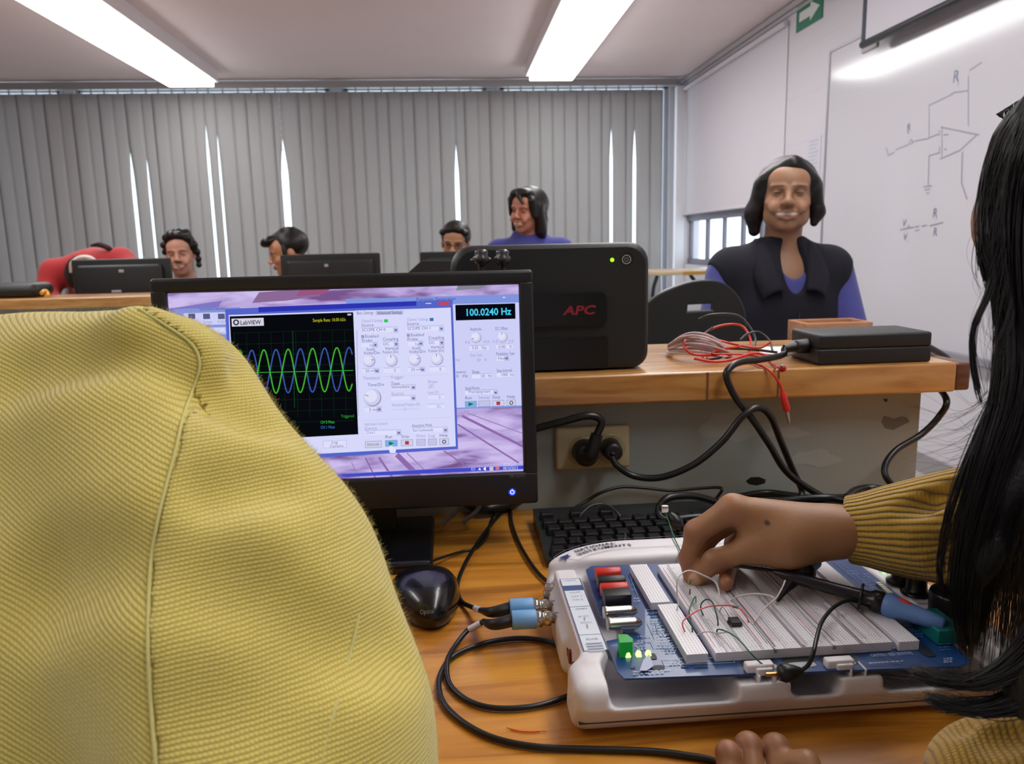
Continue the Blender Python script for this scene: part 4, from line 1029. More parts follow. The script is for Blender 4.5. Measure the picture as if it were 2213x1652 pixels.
def words(x0_, y0_, x1_, rows, dy, wmin=.0008, wmax=.004, h=.0011, c=SK, ang=-.02):
    for k in range(rows):
        x = x0_
        u, v = fl.px(x0_, y0_ + k * dy); ue = fl.px(x1_, y0_ + k * dy)[0]
        while u < ue:
            w = rr_.uniform(wmin, wmax)
            if u + w > ue: break
            m_ = MB
            fl.mb.add([fl.W(u, v), fl.W(u + w, v), fl.W(u + w, v + h), fl.W(u, v + h)], [(0, 1, 2, 3)], fl.mi(c)); u += w + rr_.uniform(.0006, .0014)
    fl.z += fl.step
fl.line([fl.px(*q) for q in ((1430, 1427), (1580, 1422), (1588, 1434), (1436, 1440), (1430, 1427))], .0005, SK)
words(1447, 1431, 1568, 1, 4); words(1447, 1435, 1540, 2, 4); words(1455, 1427, 1480, 1, 4); words(1480, 1420, 1530, 1, 4)
words(1368, 1456, 1452, 2, 5)
for (x0_, y0_, x1_, n_, dy) in ((1400, 1310, 1430, 3, 6), (1405, 1330, 1450, 4, 6), (1410, 1352, 1440, 4, 6), (1420, 1378, 1462, 5, 6), (1378, 1380, 1410, 2, 10), (1372, 1395, 1400, 3, 6), (1425, 1365, 1460, 3, 5), (1392, 1252, 1412, 4, 8), (1398, 1322, 1440, 2, 6), (1420, 1345, 1458, 3, 6), (1430, 1396, 1474, 3, 5), (1376, 1404, 1398, 2, 6), (1440, 1360, 1462, 4, 5), (1365, 1255, 1380, 3, 12), (1438, 1402, 1470, 3, 5), (1370, 1298, 1388, 2, 6), (1340, 1213, 1360, 1, 6)):
    words(x0_, y0_, x1_, n_, dy, .0006, .0026, .0014, rr_.choice([SK, (132, 160, 196), (104, 138, 180)]))
for pts in ([(1358, 1242), (1378, 1290)], [(1385, 1280), (1400, 1278), (1418, 1310)], [(1392, 1282), (1408, 1312)], [(1398, 1345), (1414, 1380)], [(1404, 1384), (1412, 1400), (1440, 1398)], [(1415, 1345), (1430, 1343), (1438, 1368), (1422, 1370), (1415, 1345)]):
    fl.pline(pts, .0005, (110, 142, 184))
fl.ppoly([(1403, 1418), (1412, 1445), (1398, 1455), (1382, 1455), (1390, 1432)], (178, 182, 214))
fl.line([fl.px(*q) for q in ((1856, 1415), (1860, 1404), (1875, 1413), (1856, 1415))], .0007, SK)
fl.ptext(1866, 1412, 7, '60 VDC  CAT I  30 Vrms  MAX', SK, x1=1994); fl.ptext(1884, 1425, 6, 'CAUTION  ESD  SENSITIVE', (140, 166, 200), x1=1980); words(1878, 1440, 1960, 1, 4); words(2040, 1430, 2065, 3, 4)
for (x0_, y0_, x1_, n_, dy) in ((1830, 1240, 1860, 2, 6), (1866, 1246, 1884, 4, 6), (1880, 1262, 1900, 5, 7), (1915, 1255, 1935, 7, 6), (1850, 1222, 1880, 2, 5), (1930, 1345, 1980, 4, 8), (1960, 1372, 2000, 3, 6), (2030, 1400, 2060, 3, 6)): words(x0_, y0_, x1_, n_, dy, .0006, .002, .0009, (120, 150, 190))
for pts in ([(1800, 1215), (1900, 1300)], [(1810, 1215), (1912, 1300)], [(1862, 1240), (1905, 1275)]): fl.pline(pts, .0005, (64, 104, 158))
fl.done('silkscreen_print', bd)
# row of resistor-like pale blocks in the right strip
mb = MB()
for k in range(9):
    q = P_z(1899 + k * 4.6, 1262 + k * 4.1, ZP + .003); mb.box(q - A([.0022, .0016, .002]), q + A([.0022, .0016, .001]))
sub('pale_switch_bank', mb, mat('pale_cream_plastic', (206, 202, 176), .5))
# white latch tabs in the slots
for x, y in ((1640, 1436), (1813, 1427)):
    q = P_z(x, y, ZP + .006); sub('latch_tab', MB().box(q + A([-.0105, -.004, -.006]), q + A([.0105, .004, .0015]), b=.0015).box(q + A([-.004, -.0065, -.006]), q + A([.0085, -.003, -.0005]), b=.001), m_wp)
for x0_ in (.214, .226, .283, .294): build('shell_rib', MB().box((x0_, .5085, .790), (x0_ + .0016, .5205, .7965), b=.0006), m_wp, el)
# breadboards
m_bb = D.materials.new('breadboard_plastic'); m_bb.use_nodes = True
t = NT(m_bb); pb = t.n['Principled BSDF']; pb.inputs['Roughness'].default_value = .4
tc = t.new('ShaderNodeTexCoord'); sp = t.new('ShaderNodeSeparateXYZ'); t.link(tc.outputs['Object'], sp.inputs[0])
def cell(o):
    m_ = t.math('MODULO', t.math('ADD', o, 10.0), .00254); return t.math('LESS_THAN', t.math('ABSOLUTE', t.math('SUBTRACT', m_, .00127)), .00062)
ge = t.new('ShaderNodeNewGeometry'); sn = t.new('ShaderNodeSeparateXYZ'); t.link(ge.outputs['Normal'], sn.inputs[0])
hole = t.math('MULTIPLY', t.math('MULTIPLY', cell(sp.outputs[0]), cell(sp.outputs[1])), t.math('GREATER_THAN', sn.outputs[2], .9))
t.link(t.mix(hole, (*lin((232, 229, 234)),), (*lin((172, 169, 176)),)), pb.inputs['Base Color'])
ZB = .8035
def bboard(name, poly, label=None, notch=True):
    mb = MB().prism(poly, ZP + .0018, ZB); o = build(name, mb, m_bb, bd)
    bv = o.modifiers.new('bevel', 'BEVEL'); bv.width = .0007; bv.segments = 2
    if label: o['label'] = label
    return o
def zz(x, y): q = P_z(x, y, ZB); return A([q[0], q[1]])
def quad(fl_, fr_, br_, bl_): return [tuple(q) for q in (fl_, fr_, br_, bl_)]
# main block: 3 double strips side by side
Y0, Y1 = zz(1545, 1412)[1], zz(1440, 1220)[1]
X0, X1 = zz(1545, 1410)[0], zz(1927, 1386)[0]
main = bboard('breadboard', [(X0, Y0), (X1, Y0), (X1, Y1), (X0, Y1)])
sx1 = X0 - .0055; sx0 = sx1 - .0165
ys = zz(1440, 1305)[1]; yr = zz(1465, 1298)[1] 
bboard('breadboard_strip', [(sx0, Y0), (sx1, Y0), (sx1, ys - .001), (sx0, ys - .001)])
bboard('breadboard_strip', [(sx0 - .0045, ys + .003), (sx1 - .0045, ys + .003), (sx1 - .0045, Y1 + .003), (sx0 - .0045, Y1 + .003)])
rx0 = X1 + .0045; rx1 = rx0 + .0165
bboard('breadboard_strip', [(rx0, Y0 - .001), (rx1, Y0 - .001), (rx1, Y1 + .012), (rx0, Y1 + .012)])
fl = Flat((X0, Y0, ZB), (1, 0, 0), (0, 1, 0), lift=1.5e-4); wX, wY = X1 - X0, Y1 - Y0
for k in range(3):
    b0 = wX * k / 3; bw = wX / 3
    if k: fl.rect(b0 - .0006, 0, b0 + .0006, wY, (96, 92, 100))
    for uu, cc in ((.06, (214, 120, 132)), (.155, (96, 100, 140)), (.845, (214, 120, 132)), (.94, (96, 100, 140))): fl.rect(b0 + bw * uu - .00025, wY * .05, b0 + bw * uu + .00025, wY * .95, cc)
    fl.rect(b0 + bw * .5 - .0017, 0, b0 + bw * .5 + .0017, wY, (186, 182, 190)); fl.rect(b0 + bw * .5 + .0015, 0, b0 + bw * .5 + .0020, wY, (110, 106, 114))
    for uu in (.2, .8):
        fl.rect(b0 + bw * uu - .0003, 0, b0 + bw * uu + .0003, wY, (170, 166, 174))
        for q in range(1, 13):
            fl.text(b0 + bw * uu + (.0006 if uu < .5 else -.003), wY * q / 13, .0022, str(q * 5), (110, 110, 116))
    for q, ch in enumerate('jihgf'): fl.text(b0 + bw * (.22 + .05 * q), .002, .0022, ch, (120, 120, 126))
    for q, ch in enumerate('edcba'): fl.text(b0 + bw * (.55 + .05 * q), .002, .0022, ch, (120, 120, 126))
fl.done('breadboard_markings', bd)
for k in (1, 2):
    x = X0 + wX * k / 3; sub('edge_notch', MB().box((x - .0012, Y0 - .0006, ZB - .003), (x + .0012, Y0 + .001, ZB + .0001)), mat('notch_grey', (150, 146, 152), .6))
# jacks and sockets on the left side of the board
def jack(px0, px1, y, m_, name, z=ZP + .0085, r=.0062, lab=None, sq=False):
    a = P_z(px0, y, z); x1_ = P_z(px1, y, z)[0]
    if sq: mb = MB().box((a[0], a[1] - r, ZP + .0018), (x1_, a[1] + r, z + r), b=.001)
    else: mb = MB().cyl((a[0], a[1], z), (x1_, a[1], z), r, n=20, c=.0008).box((a[0] + .003, a[1] - r * .8, ZP + .0017), (x1_ - .001, a[1] + r * .8, z - .002))
    return sub(name, mb, m_, lab)
m_red = mat('red_jack_plastic', (206, 40, 24), .35); m_blk = mat('black_jack_plastic', (24, 24, 26), .4)
jack(1287, 1342, 1242, m_red, 'banana_socket', lab='rear red socket'); jack(1291, 1352, 1260, m_blk, 'banana_socket', lab='rear black socket')
jack(1298, 1358, 1276, m_red, 'banana_socket', lab='front red socket'); jack(1304, 1363, 1298, m_blk, 'banana_socket', r=.0075, lab='front black socket', sq=True)
for x0_, x1_, y, r in ((1304, 1368, 1326, .0052), (1312, 1378, 1352, .0052)):
    a = P_z(x0_, y, ZP + .008); x2 = P_z(x1_, y, ZP + .008)[0]
    sub('metal_socket', MB().lathe((a[0], a[1], ZP + .0085), (x2 + .004, a[1], ZP + .0085), [(0, r), (.06, r * 1.12), (.12, r), (.80, r), (.9, r * .8), (1, r * .35)], 20).box((a[0] + .012, a[1] - r * .8, ZP + .0017), (x2 - .003, a[1] + r * .8, ZP + .005)), m_chrome)
q = P_z(1351, 1396, ZP + .008)
m_gl = mat('green_glowing_plastic', (30, 140, 60), .35, emit=(20, 200, 40), es=.12)  # faint emission in the plastic stands in for green light passing through
sub('terminal_block', MB().prism([(q[0] - .0055, q[1] - .006), (q[0] + .0045, q[1] - .006), (q[0] + .0058, q[1] - .001), (q[0] + .003, q[1] + .006), (q[0] - .004, q[1] + .007)], ZP + .0017, ZP + .014), m_gl, 'green terminal block with a glow put into its plastic')
for x, y in ((1357, 1413), (1380, 1412), (1401, 1411)):
    q = P_z(x, y, ZP + .004); sub('indicator_light', MB().ell(tuple(q), (.0022, .0020, .0020), 12).box(q + A([-.002, -.002, -.0025]), q + A([.002, .002, -.001])), emis((190, 255, 120), 2.2))
# right connector block
q0 = P_z(2040, 1345, ZP + .012)
tagx = sub('connector_block', MB().box((.3665, .535, ZP + .0017), (.3885, .572, ZP + .014), b=.001), mat('teal_connector', (0, 104, 104), .45), 'teal connector block')
sub('board_screw', MB().lathe((.3865, .528, ZP + .0017), (.3865, .528, ZP + .005), [(0, .0035), (.6, .0035), (1, .0025)], 14), m_chd)

# ================================================================== PROBE LEADS AND SMALL WIRES
m_blue = mat('light_blue_plastic', (112, 164, 214), .4); m_bluedk = mat('slate_blue_plastic', (92, 128, 186), .4); m_tape = mat('clear_tape', (205, 205, 215), .25)
m_probe = mat('probe_black', (20, 14, 22), .3)
def lead(y, label, cord_px, yoff=0):
    z = .780; xw = EX0
    o = thing('probe_lead', label, 'cable', (xw - .03, y, TZ), 'probe leads plugged into the white instrument')
    build('metal_plug', MB().lathe((xw + .001, y, z), (xw - .013, y, z), [(0, .0066), (.35, .0066), (.37, .0058), (.55, .0058), (.57, .0072), (.85, .0072), (1, .006)], 18), m_chrome, o)
    build('blue_sleeve', MB().cyl((xw - .012, y, z), (xw - .034, y, z), .0085, n=20, c=.001), m_blue, o)
    p = cord_px; 
    build('strain_relief', MB().tube([(xw - .033, y, z), (xw - .05, y, z - .003), p[0]], [.0058, .0050, .0028], 12), m_plug, o)
    build('cord', MB().tube(p, .0024, 8), m_cable, o)
    d = unit(p[1] - p[0]); build('clear_sleeve', MB().cyl(tuple(p[0] + d * .003), tuple(p[0] + d * .016), .0031, n=12), m_tape, o)
    return o
zt_ = .7532
lead(YP1, 'black probe lead from rear blue plug running up beside the mouse', [P_z(1040, 1320, .766), P_z(1018, 1312, .758), P_z(997, 1300, zt_), P_z(988, 1272, zt_), P_z(998, 1235, zt_), P_z(1025, 1185, zt_), P_z(1065, 1130, zt_), P_z(1100, 1092, zt_), P_z(1120, 1070, zt_)])
lead(YP2, 'black probe lead from front blue plug coiling on the wood', [P_z(1045, 1344, .766), P_z(1012, 1362, .757), P_z(985, 1395, zt_), P_z(967, 1430, zt_ + .003), P_z(970, 1475, zt_), P_z(1000, 1508, zt_), P_z(1045, 1527, zt_), P_z(1100, 1532, zt_), P_z(1165, 1525, zt_), P_z(1222, 1507, zt_), P_z(1290, 1480, zt_)])
cable('coax_cable', 'long black cable curving from the instrument side to the bottom desk edge', [P_z(1250, 1425, .757), P_z(1225, 1405, .756), P_z(1180, 1386, zt_), P_z(1120, 1380, zt_), P_z(1050, 1390, zt_), P_z(988, 1414, zt_), P_z(957, 1447, zt_), P_z(948, 1485, zt_), P_z(962, 1525, zt_), P_z(1005, 1565, zt_), P_z(1070, 1597, zt_), P_z(1160, 1615, zt_), P_z(1270, 1620, zt_), P_z(1400, 1624, zt_), P_z(1480, 1633, zt_), P_z(1545, 1646, zt_), P_z(1620, 1680, zt_)], .0024)
o = thing('wire_scrap', 'short orange wire scrap lying on the wood', 'wire', P_z(1136, 1578, TZ))
build('insulation', MB().tube([P_z(1103, 1576, .7512), P_z(1125, 1581, .7512), P_z(1150, 1582, .7512), P_z(1166, 1581, .7512)], .0006, 6), ink((232, 84, 20)), o)
build('bare_tip', MB().tube([P_z(1166, 1581, .7512), P_z(1181, 1581, .7512)], .0003, 5, sub=2).tube([P_z(1095, 1573, .7512), P_z(1103, 1576, .7512)], .0003, 5, sub=2), mat('copper', (220, 140, 70), .3, 1.), o)

# jumper wires on the breadboard; each is an insulated wire between two holes
def wz(x, y, h=0): return P_z(x, y, ZB + h)
m_gw = ink((16, 104, 66), .35); m_ww = ink((214, 206, 200), .4); m_rw = ink((226, 92, 96), .4); m_gd = ink((18, 70, 56), .35)
def jump(label, pts, m_, r=.0006, group='jumper wires on the breadboard'):
    return tag(build('jumper_wire', MB().tube(pts, r, 6), m_), label, 'wire', group)
jump('green jumper wire forked into the left breadboard strip', [wz(1497, 1367), wz(1495, 1352, .004), wz(1490, 1330, .008), wz(1490, 1318, .011), wz(1497, 1300, .012), wz(1503, 1290, .010), wz(1504, 1302)], m_gw)
jump('dark green jumper wire in a tall narrow arch mid breadboard', [wz(1520, 1330), wz(1515, 1318, .006), wz(1516, 1305, .012), wz(1528, 1296, .016), wz(1541, 1305, .013), wz(1550, 1335, .006), wz(1552, 1353)], m_gd)
jump('red resistor wire arching across left strip and first breadboard rows', [wz(1480, 1366), wz(1475, 1352, .005), wz(1479, 1340, .008), wz(1505, 1322, .011), wz(1530, 1312, .012), wz(1560, 1309, .011), wz(1585, 1310, .008)], m_rw)
jump('red wire tail dropping right of the small resistor', [wz(1595, 1314, .006), wz(1606, 1322, .006), wz(1614, 1335, .004), wz(1618, 1346)], m_rw)
tag(build('resistor', MB().lathe(tuple(wz(1583, 1311, .006)), tuple(wz(1597, 1314, .006)), [(0, .0006), (.08, .0014), (.2, .0011), (.8, .0011), (.92, .0014), (1, .0006)], 12), mat('resistor_body', (110, 116, 110), .5)), 'tiny grey banded resistor between the red wires', 'resistor')
jump('cream jumper wire arching from left strip under the thumb', [wz(1463, 1320), wz(1466, 1300, .006), wz(1463, 1278, .014), wz(1464, 1255, .022), wz(1474, 1240, .026), wz(1492, 1234, .026), wz(1520, 1244, .022), wz(1545, 1258, .014), wz(1554, 1280, .008), wz(1554, 1302, .002), wz(1556, 1310)], m_ww, .0007)
jump('cream wire arching from mid breadboard toward the black probe clip', [wz(1578, 1298, 0), wz(1600, 1288, .008), wz(1630, 1284, .012), wz(1660, 1287, .012), wz(1674, 1293, .012)], m_ww, .0007)
jump('cream wire hooked by the probe clip rising on the right', [wz(1627, 1350), wz(1640, 1330, .004), wz(1658, 1310, .008), wz(1676, 1295, .012), wz(1690, 1272, .018), wz(1697, 1255, .022)], m_ww, .0007)
jump('bare wire leg standing by the chip, left leaning', [wz(1555, 1322), wz(1561, 1312, .004), wz(1568, 1320, .004), wz(1576, 1334)], ink((150, 146, 150), .3), .0004)
jump('pale wire low across the front of left strip', [wz(1505, 1374), wz(1516, 1368, .003), wz(1532, 1366, .004), wz(1548, 1369, .002), wz(1572, 1367, .004)], ink((190, 186, 190), .4), .0005)
jump('long green wire from breadboard front to the lower crocodile clip', [wz(1549, 1371), wz(1551, 1361, .003), wz(1566, 1364, .006), wz(1587, 1375, .008), wz(1605, 1392, .008), wz(1622, 1412, .006), P_z(1640, 1430, ZP + .009), P_z(1658, 1444, ZP + .005), P_z(1668, 1457, ZP + .002)], m_gw)
jump('dark wire tip under the fingertip', [wz(1491, 1286), wz(1491, 1274, .003)], m_gd)
ch = thing('chip', 'tiny black chip straddling the breadboard groove', 'chip', wz(1588, 1348))
q = wz(1588, 1350); build('package', MB().box(q + A([-.0042, -.005, .0004]), q + A([.0042, .005, .0042]), b=.0005), mat('chip_black', (20, 18, 22), .45), ch)
mb = MB()
for k in range(4):
    for s_ in (-1, 1): mb.box(q + A([s_ * .0046 - .0004, -.0038 + k * .0025 - .0003, -.0002]), q + A([s_ * .0046 + .0004, -.0038 + k * .0025 + .0003, .002]))
build('pins', mb, m_chd, ch)

# probe with slate blue grip lying across the board
def along(p, q, t_): return A(p) + (A(q) - A(p)) * t_
pa_, pb_, pc_ = wz(1672, 1236, .020), P_z(1912, 1305, .812), P_z(2042, 1352, .809)
pr = thing('scope_probe', 'black scope probe with slate-blue grip lying across the breadboard', 'probe', pb_)
build('body', MB().lathe(pa_, pb_, [(0, .0018), (.05, .0030), (.14, .0050), (.2, .0052), (.6, .0055), (.8, .0064), (.86, .0066), (.9, .0088), (.905, .0090), (.99, .0090), (1, .006)], 20), m_probe, pr)
build('flange', MB().cyl(tuple(along(pa_, pb_, .78)), tuple(along(pa_, pb_, .805)), .0115, n=24, c=.001), m_probe, pr)
build('grip', MB().lathe(pb_, pc_, [(0, .0088), (.04, .0102), (.12, .0102), (.3, .0085), (.7, .0068), (.98, .0058), (1, .004)], 20), m_bluedk, pr)
q = P_z(1945, 1306, .824); build('red_mark', MB().ell(tuple(along(pb_, pc_, .26) + A([.0, -.0005, .0062])), (.0095, .0035, .0032), 14, R=np.array(Matrix.Rotation(atan2(pc_[1] - pb_[1], pc_[0] - pb_[0]), 3, 'Z'))), ink((204, 52, 44), .4), pr)
gl_ = [along(pa_, pb_, .84) + A([0, -.008, -.001]), P_z(1860, 1302, .812), P_z(1830, 1299, .815), P_z(1800, 1315, .818), P_z(1776, 1345, .82), P_z(1765, 1380, .82), P_z(1758, 1410, .817), P_z(1748, 1436, .808), P_z(1735, 1448, .803)]
build('ground_lead', MB().tube(gl_, .0016, 8), m_cable, pr)
c0_, c1_ = P_z(1735, 1450, .802), P_z(1668, 1459, .799)
build('crocodile_clip', MB().lathe(c0_, c1_, [(0, .0018), (.05, .0026), (.25, .0048), (.45, .0062), (.62, .0068), (.78, .0050), (.8, .0026)], 14), mat('clip_boot_black', (14, 12, 14), .4), pr)
build('clip_jaw', MB().box(A(c1_) - A([.0045, .001, .0012]), A(c1_) + A([.010, .0015, .0016]), b=.0004), mat('brass', (190, 140, 90), .3, 1.), pr)
# second probe standing behind, light blue grip
pb2, pc2, pt2 = wz(1722, 1246, .016), wz(1762, 1208, .026), wz(1680, 1300, .003)
pr = thing('scope_probe', 'short black probe clip with light-blue grip standing on the breadboard', 'probe', pb2)
build('body', MB().lathe(pb2, pc2, [(0, .007), (.2, .0105), (.45, .0108), (.5, .0085)], 20).ell(tuple(pb2), (.010, .009, .007), 14), m_probe, pr)
build('grip', MB().lathe(along(pb2, pc2, .35), pc2, [(0, .0075), (.85, .0078), (.95, .0070), (1, .004)], 20), m_blue, pr)
build('hook_tip', MB().lathe(pb2 + A([0, 0, .002]), pt2, [(0, .0068), (.3, .0058), (.55, .0035), (.8, .0020), (.97, .0018), (1, .0012)], 14), m_probe, pr)
build('red_mark', MB().ell(tuple(along(pb2, pc2, .62) + A([-.008, .0, .0])), (.003, .003, .004), 10), ink((214, 90, 96), .4), pr)
build('lead', MB().tube([pb2 + A([-.008, .002, .004]), wz(1690, 1236, .018), wz(1640, 1230, .020), wz(1580, 1222, .022), wz(1540, 1214, .020), P_z(1500, 1195, .80)], .0016, 8), m_cable, pr)
# upper crocodile clip holding the green wire above the keyboard
q0, q1, q2 = P_y(1436, 1100, .80), P_y(1447, 1112, .80), P_y(1474, 1142, .79)
cc = thing('crocodile_clip', 'black crocodile clip in mid air holding a green wire above the keyboard', 'clip', q1)
build('boot', MB().lathe(q1, q2, [(0, .004), (.3, .0065), (.7, .0070), (.95, .0040), (1, .002)], 14), mat('clip_boot_black', (14, 12, 14), .4), cc)
build('jaw', MB().box(q0 - A([.004, .003, .004]), q0 + A([.004, .003, .004]), b=.001), m_chrome, cc)
build('lead', MB().tube([q2, P_y(1490, 1156, .78), P_y(1530, 1180, .77), P_y(1600, 1180, .80), P_y(1700, 1150, .85), P_z(1800, 1110, .77)], .0017, 8), m_cable, cc)
tag(build('long_green_wire', MB().tube([q0, P_y(1445, 1128, .79), P_y(1456, 1160, .76), P_y(1472, 1195, .72), P_y(1482, 1225, .69), P_y(1490, 1245, .665), wz(1492, 1262, .006)], .0007, 6), m_gw), 'green wire running from mid-air clip down to the pinching fingers', 'wire', 'jumper wires on the breadboard')

# ================================================================== THINGS ON THE SHELF
ZS = .9405
pz_ = lambda x, y, h=.002: P_z(x, y, ZS + h)
ppr = MB().prism([tuple(P_z(*q, ZS + .001)[:2]) for q in ((1640, 763), (1700, 768), (1762, 756), (1745, 748), (1650, 750))], ZS, ZS + .001)
tag(build('paper_sheet', ppr, mat('white_paper', (226, 226, 232), .7)), 'white paper on the shelf between wires and adapter', 'paper')
q = [P_y(*p, 1.06) for p in ((1688, 768), (1715, 738), (1745, 730), (1768, 714), (1764, 735), (1738, 752), (1720, 766))]
tag(build('plastic_scrap', MB().prism([(p[0], p[2]) for p in q], -1.062, -1.058, 0, lambda x, z, y: (x, -y + (z - .95) * .15, max(z, ZS + .0005))), mat('milky_plastic', (168, 166, 176), .3)), 'crumpled translucent plastic leaning on the adapter', 'plastic')
# coil of pale flat wire
cn = P_z(1490, 768, ZS); rr2 = random.Random(5)
for k in range(12):
    ph = k * .55; rx, ry = .044 - .0016 * (k % 4), .042 - .002 * (k % 5); hz = .005 + .0016 * k
    pts = []
    for j in range(15):
        a_ = 2 * pi * j / 14 * .98 + ph
        pts.append((cn[0] + .012 + rx * cos(a_) + rr2.uniform(-.002, .002), 1.12 + ry * sin(a_) * 1.3, ZS + .0015 + hz * (1 + .8 * sin(a_ * 1 + 2.5)) * (1 - cos(a_)) * .8 + .001 * (k % 3)))
    if k == 0: root = thing('wire_coil', 'loose coil of pale pinkish wire on the shelf beside the power unit', 'wire coil', (cn[0], 1.12, ZS))
    build('loop', MB().tube(pts, .0017, 6, sub=4), ink(((226, 212, 216), (214, 196, 200), (200, 176, 180))[k % 3], .5), root)
def shw(name, label, pts, m_, r=.0017, group='test leads heaped on the shelf'):
    return tag(build(name, MB().tube(pts, r, 8), m_), label, 'test lead', group)
m_rl = ink((208, 44, 36), .38); m_bl = ink((22, 22, 24), .38)
B = lambda x, y, Y: P_y(x, y, Y)
shw('test_lead', 'red test lead making the tallest loop on the shelf', [B(1520, 775, 1.10), B(1515, 750, 1.12), B(1520, 725, 1.14), B(1545, 708, 1.15), B(1580, 701, 1.15), B(1605, 706, 1.15), B(1620, 728, 1.13), B(1622, 750, 1.11), B(1612, 775, 1.08)], m_rl)
shw('test_lead', 'red test lead making the low left loop over the pale coil', [B(1580, 768, 1.08), B(1530, 768, 1.06), B(1495, 765, 1.06), B(1478, 748, 1.08), B(1485, 734, 1.10), B(1515, 728, 1.12), B(1550, 735, 1.12), B(1590, 745, 1.10), B(1640, 752, 1.09), B(1665, 740, 1.09)], m_rl)
shw('test_lead', 'red test lead with zigzag kink in the middle of the heap', [B(1530, 778, 1.05), B(1525, 755, 1.08), B(1530, 730, 1.10), B(1560, 738, 1.10), B(1600, 748, 1.09), B(1560, 755, 1.07), B(1540, 765, 1.06), B(1600, 766, 1.06), B(1650, 772, 1.05)], m_rl, .0015)
shw('test_lead', 'red test lead lying low under the others', [B(1500, 775, 1.04), B(1540, 782, 1.03), B(1580, 778, 1.03), B(1630, 764, 1.05), B(1660, 770, 1.04)], m_rl, .0020)
shw('test_lead', 'black test lead arching high behind the red loops', [B(1510, 690, 1.2), B(1540, 680, 1.2), B(1590, 681, 1.2), B(1615, 700, 1.19), B(1632, 730, 1.17), B(1630, 752, 1.14)], m_bl, .0018)
shw('test_lead', 'black test lead arching right of the red loop', [B(1600, 735, 1.12), B(1615, 722, 1.13), B(1640, 718, 1.13), B(1662, 735, 1.11), B(1670, 760, 1.08)], m_bl, .0014)
shw('test_lead', 'black test lead hooked through the left red loop', [B(1540, 708, 1.13), B(1522, 725, 1.12), B(1520, 742, 1.11), B(1530, 760, 1.09), B(1560, 772, 1.07), B(1520, 779, 1.05)], m_bl, .0016)
shw('test_lead', 'dark green test lead lying flat in the heap', [B(1530, 742, 1.12), B(1560, 752, 1.10), B(1620, 755, 1.10), B(1680, 762, 1.08)], ink((40, 52, 36), .4), .0020)
o = thing('banana_plug_lead', 'red lead hanging off the shelf edge with its plug pointing down', 'test lead', B(1690, 850, .98), 'test leads heaped on the shelf')
build('lead', MB().tube([pz_(1590, 777), pz_(1620, 783), pz_(1650, 793), P_y(1668, 806, .978), P_y(1682, 825, .972), P_y(1690, 842, .972)], .0016, 8), m_rl, o)
build('plug_sleeve', MB().lathe(tuple(P_y(1689, 840, .972)), tuple(P_y(1701, 889, .972)), [(0, .002), (.25, .0034), (.3, .0042), (.9, .0050), (1, .0040)], 14), m_rl, o)
build('plug_pin', MB().lathe(tuple(P_y(1701, 888, .972)), tuple(P_y(1705, 915, .972)), [(0, .002), (.2, .0026), (.7, .0021), (1, .0012)], 12), m_chrome, o)
o = thing('red_clip_lead', 'red lead ending in a small red clip on the shelf front', 'test lead', pz_(1690, 797), 'test leads heaped on the shelf')
build('lead', MB().tube([pz_(1640, 772), pz_(1660, 778), pz_(1672, 788), pz_(1682, 795, .004)], .0014, 8), m_rl, o)
build('clip', MB().ell(tuple(pz_(1691, 797, .005)), (.005, .004, .0045), 12), ink((168, 20, 32), .3), o)
build('clip_pin', MB().ell(tuple(pz_(1690, 791, .009)), (.0018, .0018, .0018), 8), m_chrome, o)

